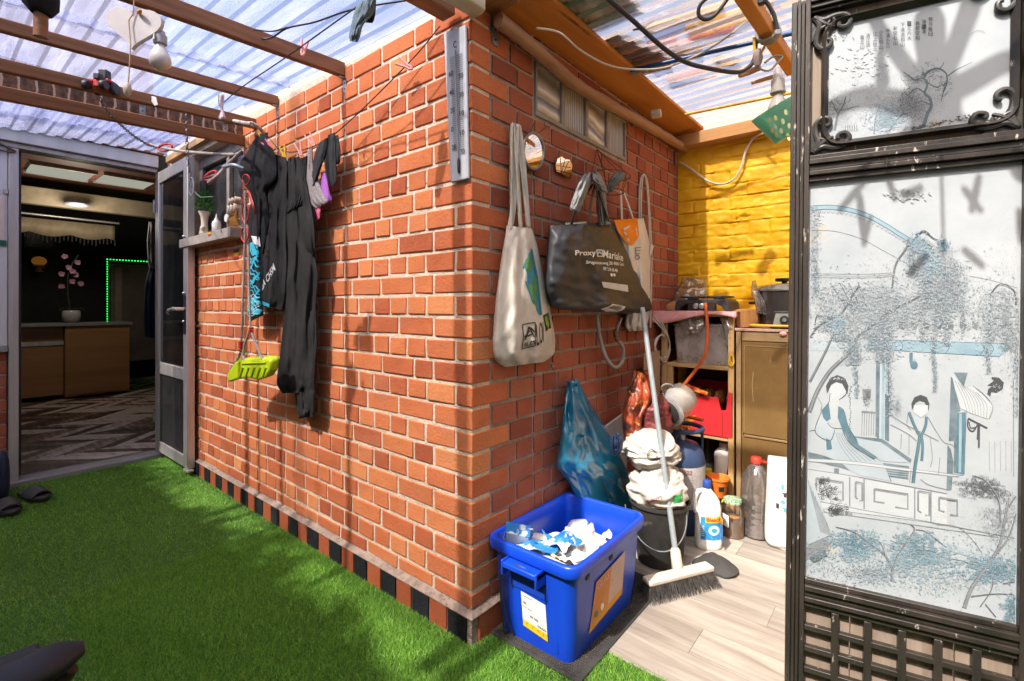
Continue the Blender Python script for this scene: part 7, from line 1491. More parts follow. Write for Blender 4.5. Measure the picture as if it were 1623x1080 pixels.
p, q = ZR(1000, 116, 2.113), ZR(1026, 110, 2.113); mb = MB(); mb.tube([p, q], .011, n=12); tag(mb.build('silver_sleeve', K['steel']), 'silver sleeve at the end of the blue rod', 'sleeve')
tag(MB().tube(spline([Dp(945, -18, 1.55), Dp(1000, 30, 1.65), Dp(1050, 75, 1.72), Dp(1085, 98, 1.78), Dp(1120, 108, 1.8), Dp(1165, 115, 1.85), Dp(1185, 108, 1.85), Dp(1196, 92, 1.85), Dp(1198, 60, 1.85)], 50), .008, n=8).build('black_cable', K['rubber']), 'thick black cable sagging under the storage roof to the rafter', 'cable')
tag(MB().tube(spline([Dp(850, 45, 1.62), Dp(886, 52, 1.66), Dp(920, 80, 1.75), Dp(960, 102, 1.85), Dp(1000, 110, 1.9), Dp(1050, 108, 1.92), Dp(1095, 92, 1.92), Dp(1140, 68, 1.9), Dp(1182, 35, 1.85)], 50), .0038, n=7).build('white_cable', K['whitecable']), 'thin white cable strung below the storage roof', 'cable')
tag(MB().tube(spline([Dp(1136, -12, 1.55), Dp(1112, 5, 1.56), Dp(1107, 22, 1.57), Dp(1116, 31, 1.57), Dp(1130, 27, 1.57), Dp(1145, 10, 1.56), Dp(1160, -12, 1.55)], 30), .006, n=8).build('black_cable', K['rubber']), 'loop of black cable hanging at the top of the photo over the storage roof', 'cable')
th = thing('hanging_plug', Dp(1230, 45, 1.5), 'black cable with a grey plug hanging from the rafter', 'plug')
MB().tube(spline([Dp(1208, -5, 1.5), Dp(1218, 8, 1.5), Dp(1228, 28, 1.5), Dp(1232, 50, 1.5)], 14), .006, n=8).build('cable', K['rubber'], th); MB().obox(Dp(1232, 53, 1.5), .018, .018, .018, Rz(.5)).build('plug', K['greycable'], th, bevel=.004); MB().obox(Dp(1207, 3, 1.5), .02, .02, .02).build('clip', K['black'], th, bevel=.004)
mb = MB()
bc = ZR(1218, 52, 2.08)
for k in range(4): mb.tube([bc+dB*(k*.012-.02)+V((0, 0, .034*math.sin(a)))+dB.cross(V((0, 0, 1)))*.036*math.cos(a) for a in [2*PI*i/16 for i in range(16)]], .005, n=6, close=True)
tag(mb.build('cable_winding', K['greycable']), 'grey cable wound several times round the rafter', 'cable')
tag(MB().tube(spline([Dp(1222, 25, 1.8), Dp(1225, 42, 1.8), Dp(1219, 60, 1.8), Dp(1206, 85, 1.8), Dp(1199, 100, 1.8), Dp(1196, 78, 1.82), Dp(1195, 60, 1.82)], 30), .005, n=7).build('yellow_lead', K['yellow']), 'yellow and green earth lead twisted by the rafter', 'cable')
mb = MB(); mb.ball(Dp(1201, 92, 1.79), (.018, .018, .034), n=12, bumpy=.3); tag(mb.build('tape_bundle', M('dirty_tape', (.34,.26,.24), (.25,.18,.17), rough=.7)), 'taped cable joint hanging beside the rafter', 'joint')
tag(MB().tube(spline([Dp(1200, 100, 1.79), Dp(1206, 110, 1.79), Dp(1220, 112, 1.79), Dp(1232, 100, 1.79), Dp(1240, 90, 1.79), Dp(1226, 90, 1.8), Dp(1212, 100, 1.8)], 24), .004, n=6).build('grey_lead', K['greycable']), 'grey lead looping below the taped joint', 'cable')
for (a, b, r, lab) in (((1172, 120), (1204, 108), .013, 'short brown stick poking out beside the taped joint'), ((1192, 132), (1225, 122), .008, 'thin broken stick below the brown stick')):
    p, q = Dp(*a, 1.9), Dp(*b, 1.9); mb = MB(); mb.tube([p, p.lerp(q, .5), q], [r*.9, r, r], n=8, wob=.15); tag(mb.build('stick', K['pole']), lab, 'stick', 'sticks under the storage roof')
# lamp in a mint green perforated pot
lp = thing('planter_lamp', Dp(1236, 190, 1.62), 'bulb in a mint green perforated pot hanging as a lamp shade by the screen', 'lamp')
c = Dp(1233, 168, 1.62)
MB().lathe([(.006, .125), (.012, .118), (.016, .09), (.021, .086), (.021, .05), (.024, .048), (.024, .042), (.015, .04)], c, n=22).build('holder', M('grey_holder', (.42,.38,.34), (.34,.3,.27), rough=.45), lp)
MB().lathe([(.013, .042), (.016, .03), (.03, .0), (.034, -.02), (.028, -.045), (.01, -.056), (0, -.057)], c, n=24).build('bulb', M('clouded_bulb', (.4,.36,.32), (.34,.3,.27), rough=.15, bump=0), lp)
PR = Rz(VIEWYAW)@Ry(-.50); pc = Dp(1240, 198, 1.60)
MMT = glassy('mint_plastic', (.3,.9,.65), .96, .3, (.34,.84,.64), gloss=.15); mb = MB(); mb.lathe([(.042, -.045), (.046, -.04), (.072, .06), (.074, .062), (.069, .061), (.043, -.038), (0, -.039)], pc, n=30, rot=PR); mb.build('pot', MMT, lp)
pbv_ = mb.bvh(); hl = MB(); view = (pc-CAM).normalized()
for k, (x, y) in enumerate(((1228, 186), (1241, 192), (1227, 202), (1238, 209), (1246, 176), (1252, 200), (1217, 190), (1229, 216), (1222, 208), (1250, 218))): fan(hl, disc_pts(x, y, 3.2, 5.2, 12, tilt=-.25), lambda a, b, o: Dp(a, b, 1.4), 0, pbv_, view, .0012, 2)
hl.build('hole_glow_spots', M('hole_light', (.75,.70,.18), (.70,.74,.6), scale=30, rough=.5), lp, smooth=False)  # light showing through the pot's holes, painted as yellow spots
# white cable on the yellow wall
tag(MB().tube(spline([Yp(1077, 257, 1.79), Yp(1095, 268, 1.79), Yp(1120, 286, 1.79), Yp(1142, 292, 1.79), Yp(1162, 285, 1.79), Yp(1175, 265, 1.79), Yp(1182, 240, 1.79), Yp(1196, 218, 1.77), Yp(1222, 208, 1.70)], 50), .006, n=8).build('white_cable', K['whitecable']), 'white cable swagged across the yellow wall to the mint lamp', 'cable')
tag(MB().tube([Rw(1069, 240, .02), Rw(1069, 262, .02)], .006, n=8).build('dark_conduit', K['rubber']), 'short dark conduit at the top end of the storage wall', 'conduit')
# things lying on the clear roof, seen blurred through it
random.seed(12)
MT = [M('faded_red_toy', (.6,.10,.10)), M('dark_leaf_litter', (.10,.07,.06), (.2,.13,.09)), M('ochre_litter', (.5,.30,.10)), M('grey_litter', (.25,.24,.26)), M('blue_toy', (.04,.1,.3))]
for i, (px, py, L_, wd, a, k, lab) in enumerate(((1030, 72, .22, .03, .2, 0, 'faded red toy part lying on the clear storage roof'), (1085, 82, .14, .05, .6, 1, 'dark litter on the middle of the clear storage roof'), (1110, 60, .25, .03, .1, 0, 'long faded red strip lying on the storage roof'), (1095, 118, .22, .02, .15, 0, 'thin red rod lying on the storage roof above the blue rod'), (1072, 124, .06, .03, .3, 1, 'small dark lump on the storage roof by the red rod'), (1150, 95, .12, .05, .9, 1, 'dark scrap on the storage roof near the rafter'), (985, 72, .10, .07, .3, 4, 'blue toy at the edge of the storage roof'), (1020, 100, .18, .03, 1.2, 3, 'grey scrap on the storage roof sheet'), (1080, 30, .30, .05, .1, 2, 'ochre leaf drift high on the storage roof'), (1155, 30, .3, .06, .1, 2, 'ochre leaf drift beside the rafter on the roof'))):
    p = ZR(px, py, 2.168); mb = MB(); mb.obox(p, L_, wd, .02, Rz(a)); mb.shake(.01, 25, i); tag(mb.build('roof_litter', MT[k], bevel=.005), lab, 'litter', 'things lying on the storage roof')
mb = MB(); mb.tube([Dp(1003, 48, 1.85), Dp(1018, 44, 1.85), Dp(1034, 34, 1.85)], [.003, .007, .006], n=8); tag(mb.build('dangling_peg', K['black']), 'small dark dangling clip under the storage roof', 'clip')
# ================================================================== folding screen
SO = V((.866, .19, 0)); SE = V((.98, .19, 0)).normalized(); SN = V((.19, -.98, 0)).normalized()
def Sp(px, py, o=0): return onplane(px, py, SO+SN*o, SN)
TL, BL = Sp(1255, 13), Sp(1241.6, 1202); BL.z = max(BL.z, .0); H = TL.z-BL.z; LE = (TL-BL)/H          # leaning upright axis
WS = .436
def sc(a, z, o=0): return BL+SE*a+LE*(z-BL.z)+SN*o
ZT = TL.z
scr = thing('folding_screen', BL+SE*WS/2, 'black oriental folding screen panel with painted scenes, carved corners and lattice', 'screen')
MSB = M('worn_black_lacquer', (.016,.014,.012), (.040,.031,.025), scale=10, rough=.38, bump=.3, bscale=50, c3=(.42,.37,.32), s3=62, t3=.62, stretch=(1,1,.25))
MGW = wood('grey_weathered_board', (.30,.23,.18), (.19,.14,.105), 'z', fine=40, c3=(.08,.06,.05))
MPC = M('picture_ground', (.37,.39,.41), (.28,.31,.335), scale=4, rough=.5, bump=.06, bscale=40, c3=(.36,.345,.30), s3=6, t3=.62)
def sbox(mb, a0, a1, z0, z1, o0, o1):
    P = [sc(a, z, o) for z in (z0, z1) for o in (o0, o1) for a in (a0, a1)]
    mb.add(P, [(0,2,3,1),(4,5,7,6),(0,1,5,4),(2,6,7,3),(0,4,6,2),(1,3,7,5)])
def moulded(mb, a0, a1, z0, z1, horiz):
    """frame member with a stepped profile"""
    if horiz:
        h = z1-z0
        for f0, f1, o in ((0, .22, .018), (.22, .40, .026), (.40, .62, .021), (.62, .82, .028), (.82, 1, .018)): sbox(mb, a0, a1, z0+h*f0+.0004, z0+h*f1-.0004, -.012, o)
    else:
        w_ = a1-a0
        for f0, f1, o in ((0, .3, .022), (.3, .5, .027), (.5, .72, .020), (.72, 1, .026)): sbox(mb, a0+w_*f0+.0004, a0+w_*f1-.0004, z0, z1, -.012, o)
SWD = .038
zm1, zm0 = Sp(1290, 249).z, Sp(1290, 291).z; zb1, zb0 = Sp(1290, 914).z, Sp(1290, 958).z
m_ = MB(); moulded(m_, 0, SWD, 0, ZT, False); m_.build('stile', MSB, scr, bevel=.0015)
m_ = MB(); moulded(m_, WS-SWD, WS, 0, ZT, False); m_.build('stile', MSB, scr, bevel=.0015)
for nm_, z0, z1 in (('top_rail', ZT-.034, ZT-.0005), ('middle_rail', zm0, zm1), ('lower_rail', zb0, zb1), ('bottom_rail', .03, .07)):
    m_ = MB(); moulded(m_, SWD, WS-SWD, z0, z1, True); m_.build(nm_, MSB, scr, bevel=.0015)
for k in range(4):
    a0 = SWD+(WS-2*SWD)*k/4; m_ = MB(); sbox(m_, a0+.0006, SWD+(WS-2*SWD)*(k+1)/4-.0006, zm1, ZT-.034, -.011, -.002); m_.build('backing_board', MGW, scr)
    m_ = MB(); sbox(m_, a0+.0015, SWD+(WS-2*SWD)*(k+1)/4-.0015, .07, zb0, -.011, -.002); m_.build('backing_board', MGW, scr)
# lower lattice
dz = .049; z = zb0-dz
while z > .09: m_ = MB(); sbox(m_, SWD, WS-SWD, z-.006, z+.006, .004, .018); m_.build('lattice_bar', MSB, scr, bevel=.001); z -= dz
for k in range(1, 6):
    a = SWD+(WS-2*SWD)*k/6; m_ = MB(); sbox(m_, a-.007, a+.007, .07, zb0, .0035, .0195); m_.build('lattice_bar', MSB, scr, bevel=.001)
# main painted panel
m_ = MB(); sbox(m_, SWD-.002, WS-SWD+.002, zb1-.002, zm0+.002, -.010, .006); mainp = m_.build('main_picture', MPC, scr)
# upper cartouche picture
oct_ = [(1312, 70), (1317, 56), (1332, 42), (1560, -8), (1580, -6), (1596, 8), (1601, 30), (1601, 160), (1594, 178), (1570, 190), (1350, 223), (1330, 218), (1315, 205), (1312, 190)]
# build it symmetric in the panel's own measures
ca0, ca1 = (Sp(1311, 130)-sc(0, Sp(1311, 130).z)).dot(SE), (Sp(1601, 100)-sc(0, Sp(1601, 100).z)).dot(SE); cz1, cz0 = Sp(1340, 38).z, Sp(1345, 224).z; rc = .030
def octo(a0, a1, z0, z1, r, o, k=5):
    out = []
    for cx, cz_, t0 in ((a1-r, z1-r, 0), (a0+r, z1-r, PI/2), (a0+r, z0+r, PI), (a1-r, z0+r, 1.5*PI)):
        out += [sc(cx+r*math.cos(t0+PI/2*i/k), cz_+r*math.sin(t0+PI/2*i/k), o) for i in range(k+1)]
    return out
m_ = MB(); L0 = octo(ca0, ca1, cz0, cz1, rc, .004); m_.prism(L0, -SN*.008); m_.build('upper_picture', MPC, scr, smooth=False)
m_ = MB(); m_.loops([octo(ca0-.012, ca1+.012, cz0-.012, cz1+.012, rc+.010, -.002), octo(ca0-.012, ca1+.012, cz0-.012, cz1+.012, rc+.010, .012), octo(ca0-.008, ca1+.008, cz0-.008, cz1+.008, rc+.006, .019), octo(ca0-.003, ca1+.003, cz0-.003, cz1+.003, rc+.002, .014), octo(ca0+.002, ca1-.002, cz0+.002, cz1-.002, rc, .008), octo(ca0+.002, ca1-.002, cz0+.002, cz1-.002, rc, -.002)], False, False)
m_.build('picture_moulding', MSB, scr, ang=30)
# carved corner scrolls
MCV = M('carved_black', (.030,.028,.026), (.05,.046,.042), scale=20, rough=.38, bump=.3, bscale=60, c3=(.25,.22,.19), s3=80, t3=.68)
def scroll(ax, az, sx, sz):
    q = MB(); sx *= 1.28; sz *= 1.28
    def tub(pts, rs, o=.008): q.tube(spline([sc(ax+sx*x, az+sz*y, o+oo) for x, y, oo in pts], 26), [lerp(rs[0], rs[1], i/25) if len(rs) == 2 else rs[0] for i in range(26)], n=8)
    tub([(.006, .006, 0), (.020, .014, .002), (.036, .010, 0), (.052, .012, 0), (.060, .024, .002), (.054, .034, .003), (.044, .032, .003), (.043, .025, .003)], (.007, .0045))
    tub([(.006, .006, 0), (.014, .022, .002), (.010, .038, 0), (.010, .056, 0), (.020, .066, .002), (.030, .062, .003), (.031, .053, .003), (.025, .050, .003)], (.007, .0045))
    tub([(.008, .008, .002), (.022, .022, .004), (.036, .030, .003)], (.007, .003)); tub([(.012, .030, .003), (.022, .026, .004), (.030, .018, .003)], (.004, .003)); tub([(.030, .008, .0), (.036, .018, .002), (.034, .026, .0)], (.004, .003))
    q.prism([sc(ax+sx*x, az+sz*y, -.001) for x, y in ((.0, .0), (.048, .0), (.034, .012), (.022, .024), (.012, .036), (.0, .05))], SN*.008)
    q.build('corner_carving', MCV, scr)
za, zb_ = ZT-.034, zm1
for ax, sx in ((SWD, 1), (WS-SWD, -1)):
    for az, sz in ((za, -1), (zb_, 1)): scroll(ax, az, sx, sz)
# ---- ink drawing on the panels (one printed sheet of strokes for each picture)
INK, GREY, TEAL, PALE, DK, HAZ, OFF = range(7)
MPR_ = [M('drawing_ink', (.055,.06,.065), rough=.6, bump=0), M('drawing_grey', (.19,.20,.215), (.13,.14,.155), scale=40, rough=.6, bump=0), M('drawing_teal', (.055,.12,.155), (.09,.16,.20), scale=22, rough=.6, bump=0), M('drawing_pale_blue', (.17,.255,.31), (.24,.32,.37), scale=18, rough=.6, bump=0), M('drawing_slate', (.07,.10,.12), (.14,.18,.20), scale=30, rough=.6, bump=0), M('drawing_wash', (.26,.31,.34), (.33,.37,.40), scale=9, rough=.6, bump=0), M('drawing_offwhite', (.40,.42,.435), (.34,.365,.385), scale=9, rough=.6, bump=0)]
A5 = lambda x, y: (1240+x/2.70, 260+y/2.70)
B6 = lambda x, y: (1240+x/2.4543, 640+y/2.4545)
C4 = lambda x, y: (1240+x/3.856, y/3.856)
E7 = lambda x, y: (1270+x/4.598, 560+y/4.6)
class Draw:
    def __init__(s, base): s.mb = MB(); s.o = base; s.n = 0
    def lift(s): s.n += 1; return s.o+.0003+s.n*.0000035
    def poly(s, m, pts):
        s.mb.cm = m; o = s.lift(); s.mb.poly([Sp(x, y, o) for x, y in pts])
    def line(s, m, pts, w=1.0, sm=True, n=None):
        w = tuple(q*1.35 for q in w) if isinstance(w, tuple) else w*1.35
        s.mb.cm = m; o = s.lift(); P = pts
        if sm and len(pts) > 2: P = [(p.x, p.y) for p in spline([(x, y, 0) for x, y in pts], n or len(pts)*5)]
        strip(s.mb, P, w, Sp, o)
    def dots(s, m, n, fn, s0, s1):
        n = int(n*2.1)
        s.mb.cm = m; o = s.lift()
        for _ in range(n):
            x, y = fn(); r = random.uniform(s0, s1); a = random.uniform(0, PI); dx, dy = r*math.cos(a), r*math.sin(a); k = .45
            s.mb.add([Sp(x-dx, y-dy, o), Sp(x+dy*k, y-dx*k, o), Sp(x+dx, y+dy, o), Sp(x-dy*k, y+dx*k, o)], [(0, 1, 2, 3)])
random.seed(77); g = random.gauss; U = random.uniform
d = Draw(.006)
# faint washes, moon-gate arch
arc = [A5(*p) for p in ((122, 190), (200, 186), (280, 196), (360, 220), (440, 262), (500, 300), (560, 335))]
d.line(PALE, arc, 6); d.line(TEAL, [(x, y-3.4) for x, y in arc], .9); d.line(TEAL, [(x, y+3.4) for x, y in arc], .9)
for i in range(26):
    t_ = i/25; k = t_*(len(arc)-1); j = min(int(k), len(arc)-2); x = lerp(arc[j][0], arc[j+1][0], k-j); y = lerp(arc[j][1], arc[j+1][1], k-j); d.line(GREY, [(x-2.5, y+6), (x, y+9), (x+2.5, y+6)], .6)
d.line(GREY, [A5(*p) for p in ((122, 285), (220, 288), (330, 318), (430, 370), (540, 432))], .6)
for y in (470, 478, 486): d.line(GREY, [A5(122, y), A5(360, y+2), A5(470, y-4)], .5)
d.line(GREY, [A5(800, 480), A5(900, 500), A5(1034, 540)], .5); d.line(GREY, [A5(760, 530), A5(1034, 520)], .4)
for k in range(4): d.line(GREY, [A5(205+k*40, 510), A5(270+k*30, 610)], 1.2, False)
# roof teeth and blue beam
for k in range(7):
    x = 500+k*52; d.poly(GREY, [A5(x, 672), A5(x+28, 690), A5(x+20, 712), A5(x, 700)])
d.poly(PALE, [A5(362, 750), A5(960, 770), A5(975, 785), A5(930, 825), A5(370, 792)])
for x in (430, 502, 640, 700, 850, 890): d.line(TEAL, [A5(x, 752+(x-362)*.034), A5(x+14, 775+(x-362)*.034), A5(x-4, 800+(x-362)*.034)], .9)
d.line(TEAL, [A5(362, 750), A5(960, 770)], .7, False); d.line(TEAL, [A5(370, 792), A5(930, 825)], .7, False)
d.poly(HAZ, [A5(122, 755), A5(360, 760), A5(360, 800), A5(122, 800)])
# columns
def col(q, m=TEAL, side=DK):
    d.poly(m, q); (x0, y0), (x1, y1), (x2, y2), (x3, y3) = q; w_ = (x1-x0)
    d.poly(side, [(x0, y0), (x0+w_*.22, y0), (x3+w_*.2, y3), (x3, y3)]); d.poly(side, [(x1-w_*.1, y1), (x1, y1), (x2, y2), (x2-w_*.1, y2)]); d.poly(PALE, [(x0+w_*.4, y0), (x0+w_*.62, y0), (x3+w_*.62, y3), (x3+w_*.4, y3)])
col([E7(555, 60), E7(640, 60), E7(640, 640), E7(550, 622)], HAZ); d.poly(DK, [E7(545, 55), E7(565, 58), E7(565, 600), E7(540, 610)])
d.poly(DK, [E7(610, 300), E7(640, 300), E7(636, 645), E7(610, 630)])
col([E7(1115, 440), E7(1205, 430), E7(1190, 885), E7(1110, 870)], TEAL); d.poly(DK, [E7(1090, 170), E7(1120, 200), E7(1160, 420), E7(1130, 440), E7(1110, 640), E7(1075, 640)]); d.poly(DK, [E7(1113, 140), E7(1213, 143), E7(1185, 240), E7(1150, 200)]); d.poly(DK, [E7(1065, 670), E7(1090, 700), E7(1110, 800), E7(1095, 1000), E7(1058, 990)])
# hook ornament
d.line(TEAL, [E7(800, 0), E7(800, 60), E7(810, 90)], 4, False); d.poly(TEAL, disc_pts(*E7(822, 88), 6, 6.5, 16))
# left seated woman: robe, hair
def hair(cx, cy, s, flip=1):
    pts = [(cx+s*x*flip, cy+s*y) for x, y in ((-1.05, .9), (-1.15, .1), (-.75, -.7), (0, -1.02), (.8, -.72), (1.15, .1), (1.05, .95), (.8, .45), (.5, -.12), (-.1, -.28), (-.6, .0), (-.85, .5))]
    d.poly(INK, pts)
d.poly(OFF, [E7(205, 210), E7(330, 210), E7(325, 290), E7(275, 350), E7(300, 430), E7(240, 520), E7(190, 500), E7(205, 330)])
hair(*E7(262, 232), 15.5); d.dots(OFF, 16, lambda: E7(265+g(0, 32), 185+g(0, 9)), .6, 1.4)
for pts in ([(148, 420), (200, 360), (215, 480), (180, 500), (160, 470)],): d.poly(TEAL, [E7(*p) for p in pts])
d.poly(HAZ, [E7(*p) for p in ((140, 450), (185, 500), (245, 560), (215, 630), (150, 620), (100, 560))]); d.poly(TEAL, [E7(*p) for p in ((180, 620), (215, 640), (225, 700), (185, 705))])
d.poly(TEAL, [E7(*p) for p in ((270, 390), (310, 420), (345, 540), (420, 650), (570, 750), (530, 775), (360, 665), (300, 560), (265, 470))])
d.poly(HAZ, [E7(*p) for p in ((240, 560), (300, 560), (360, 670), (520, 775), (600, 800), (655, 935), (420, 890), (330, 840), (150, 730), (225, 700))])
for k in range(7): d.line(GREY, [E7(250+k*12, 580), E7(290+k*22, 680), E7(370+k*35, 790)], .6)
for pts in ([(148, 420), (200, 360), (205, 330), (212, 290)], [(148, 425), (100, 560), (150, 620), (215, 635), (245, 560)], [(270, 390), (310, 420), (345, 540), (420, 650), (570, 750)], [(300, 560), (360, 665), (530, 775)], [(190, 510), (230, 545), (300, 550)], [(600, 800), (655, 935)], [(60, 570), (100, 560)], [(330, 250), (325, 300), (275, 340)]): d.line(INK, [E7(*p) for p in pts], .7)
d.line(GREY, [E7(120, 320), E7(150, 380), E7(140, 420)], .8)
for k in range(24): d.line(INK, [E7(355+g(0, 5), 240+k*16), E7(360+g(0, 5), 250+k*16)], .7, False)
# bench, table, rails
d.poly(DK, [E7(*p) for p in ((385, 605), (590, 625), (805, 775), (795, 800), (580, 650), (400, 618))]); d.poly(HAZ, [E7(*p) for p in ((400, 618), (580, 650), (795, 800), (600, 790), (420, 670))])
d.poly(DK, [E7(*p) for p in ((50, 720), (140, 740), (280, 790), (355, 855), (150, 795), (50, 760))]); d.poly(DK, [E7(*p) for p in ((595, 800), (785, 825), (780, 920), (640, 900))]); d.poly(DK, [E7(*p) for p in ((240, 840), (275, 840), (275, 880), (240, 875))])
for k in range(5): d.line(GREY, [E7(60, 745+k*9), E7(300, 800+k*9)], .5, False); d.line(HAZ, [E7(610, 820+k*16), E7(780, 840+k*16)], .6, False)
d.poly(OFF, [E7(*p) for p in ((50, 768), (380, 790), (800, 845), (1100, 885), (1160, 890), (1100, 900), (800, 862), (380, 812), (50, 790))]); d.line(GREY, [E7(50, 768), E7(380, 790), E7(800, 845), E7(1180, 890)], .6); d.line(GREY, [E7(50, 790), E7(380, 812), E7(800, 862), E7(1150, 902)], .6)
# vase stand
d.poly(GREY, [E7(*p) for p in ((443, 262), (510, 262), (505, 330), (450, 340))]); d.poly(GREY, [E7(*p) for p in ((440, 420), (555, 430), (555, 440), (440, 432))])
for k in range(7): d.line(GREY, [E7(445+k*17, 430), E7(440+k*17, 600)], .7, False); d.line(INK, [E7(450+k*8, 275+k*8), E7(505, 280+k*8)], .4, False)
d.dots(INK, 90, lambda: E7(478+g(0, 16), 330+g(0, 40)), .4, 1)
# standing girl
hair(*E7(868, 362), 12.5); d.poly(OFF, [E7(*p) for p in ((820, 380), (925, 380), (920, 440), (870, 470), (820, 430))])
for pts, w_ in (([(785, 430), (830, 540), (870, 600), (905, 530), (912, 462)], 3.4), ([(865, 600), (850, 700), (830, 820), (815, 945)], 4.2), ([(876, 600), (885, 680), (878, 785)], 3.2)): d.line(TEAL, [E7(*p) for p in pts], w_); d.line(INK, [E7(p[0]-9, p[1]) for p in pts], .5)
for pts in ([(780, 430), (770, 520), (800, 560)], [(925, 470), (990, 580), (1040, 650), (1110, 680), (1120, 790)], [(870, 920), (930, 960), (1080, 1000)], [(800, 850), (790, 940)], [(940, 620), (955, 760), (940, 830)], [(650, 450), (760, 520), (860, 570), (1000, 640)], [(650, 520), (780, 590), (840, 640)], [(730, 590), (725, 700)], [(785, 600), (785, 740)], [(1010, 760), (1000, 880)]): d.line(GREY, [E7(*p) for p in pts], .8)
d.dots(HAZ, 160, lambda: E7(700+g(0, 14), 390+g(0, 32)), .7, 1.6)
# fan lady at right
d.poly(INK, [E7(*p) for p in ((1385, 175), (1440, 178), (1476, 215), (1468, 260), (1425, 288), (1385, 282), (1378, 315), (1355, 298), (1362, 262), (1392, 240), (1355, 236), (1400, 205))]); d.dots(OFF, 12, lambda: E7(1425+g(0, 16), 240+g(0, 16)), .5, 1.1)
d.poly(OFF, [E7(*p) for p in ((1095, 150), (1180, 260), (1250, 240), (1400, 380), (1360, 480), (1240, 440), (1160, 400), (1120, 260))])
for k in range(8): d.line(GREY, [E7(1120+k*22, 200+k*12), E7(1180+k*24, 330+k*6), E7(1210+k*20, 430+k*6)], .6)
d.line(GREY, [E7(1250, 240), E7(1330, 300), E7(1395, 390), E7(1370, 480)], .8)
for pts, w_ in (([(1215, 475), (1355, 547)], 2), ([(1215, 480), (1215, 540), (1250, 570), (1285, 520)], 1.6), ([(1222, 500), (1235, 545), (1270, 540)], 1.2), ([(1292, 510), (1285, 630)], 2.2), ([(1297, 510), (1294, 690)], 2.2)): d.line(INK, [E7(*p) for p in pts], w_)
for k in range(6): d.line(GREY, [E7(1370+k*40, 640), E7(1372+k*40, 860)], .4, False)
d.line(GREY, [E7(1545, 200), E7(1548, 900)], .8, False)
# balustrade
b = B6
d.poly(OFF, [b(100, 250), b(640, 355), b(640, 470), b(100, 400)]); 
for x in (262, 318, 515, 578): d.line(GREY, [b(x, 285+(x-262)*.16), b(x, 400+(x-262)*.19)], 1.6, False)
d.line(GREY, [b(100, 255), b(320, 290), b(640, 350)], .9); d.line(GREY, [b(100, 372), b(320, 415), b(580, 462), b(940, 530)], .9); d.line(GREY, [b(150, 420), b(400, 455), b(840, 520)], .6)
def fret(x, y, w_, h, m=GREY):
    d.line(m, [b(x, y), b(x+w_, y+w_*.16), b(x+w_, y+h+w_*.16), b(x+w_*.62, y+h+w_*.10)], 2.4, False); d.line(m, [b(x, y), b(x, y+h*.85), b(x+w_*.3, y+h*.95)], 2.4, False); d.line(INK, [b(x+4, y+6), b(x+w_-6, y+5+w_*.16)], .5, False)
fret(358, 332, 130, 58); fret(132, 290, 104, 70); fret(285, 305, 26, 70); fret(528, 340, 44, 90); fret(610, 365, 70, 60)
d.line(GREY, [b(600, 470), b(700, 490), b(780, 610), b(600, 590), b(300, 490)], .7); d.poly(HAZ, [b(640, 540), b(780, 590), b(780, 612), b(610, 560)]); d.poly(HAZ, [b(290, 490), b(420, 520), b(420, 550), b(290, 512)])
# bushes with ring clusters
for cx, cy, rx, ry, n in ((175, 345, 45, 42, 70), (215, 415, 60, 22, 60), (160, 300, 24, 14, 20)):
    for _ in range(n):
        x, y = b(cx+g(0, rx*.5), cy+g(0, ry*.5)); d.line(INK, disc_pts(x, y, U(1.6, 3), U(1.5, 2.6), 8, 0, 6.28), .45, False)
# blue shrubs and trees at the bottom
def shrub(cx, cy, rx, ry, n, m, s0=.5, s1=1.3, sh=0):
    def f():
        while True:
            gx, gy = g(0, .48), g(0, .48); lump = .75+.55*mnoise.noise(V((cx*.1+math.atan2(gy, gx)*1.1, cy*.1, 3)))+.2*mnoise.noise(V((gx*5, gy*5, cx)))
            if math.hypot(gx, gy) < lump*1.15 and mnoise.noise(V((gx*6+cx, gy*6, 1))) > -.28: break
        x, y = cx+rx*gx, cy+ry*gy+sh*rx*gx; return b(x, y)
    d.dots(m, n, f, s0, s1)
for cx, cy, rx, ry in ((290, 555, 125, 62), (530, 570, 135, 82), (830, 650, 130, 62), (910, 800, 60, 70)):
    for m, n, s0, s1 in ((HAZ, 260, 1.6, 4.2), (PALE, 520, .9, 2.4), (TEAL, 720, .5, 1.2), (DK, 420, .35, .8)): shrub(cx, cy, rx, ry, n, m, s0, s1)
for m, n in ((GREY, 900), (INK, 900)): shrub(780, 330, 125, 55, n, m, .35, .9, .12); shrub(850, 450, 90, 120, n//2, m, .35, .8)
shrub(330, 660, 170, 45, 500, GREY, .35, .9); shrub(640, 700, 200, 60, 300, GREY, .35, .8)
def tree(pts, w_, m=GREY, edge=True):
    P = [b(*p) for p in pts]; d.line(m, P, w_)
    if edge: d.line(INK, [(x-(w_[0] if isinstance(w_, tuple) else w_)*.5, y) for x, y in P], .5)
tree([(425, 690), (425, 640), (400, 590), (350, 550), (280, 500), (210, 480)], (3.2, .6)); tree([(425, 660), (445, 600), (490, 530), (515, 490), (500, 470)], (2.6, .6)); tree([(450, 590), (540, 570), (600, 580)], (1.2, .4)); tree([(400, 590), (380, 540), (330, 520)], (1.2, .4))
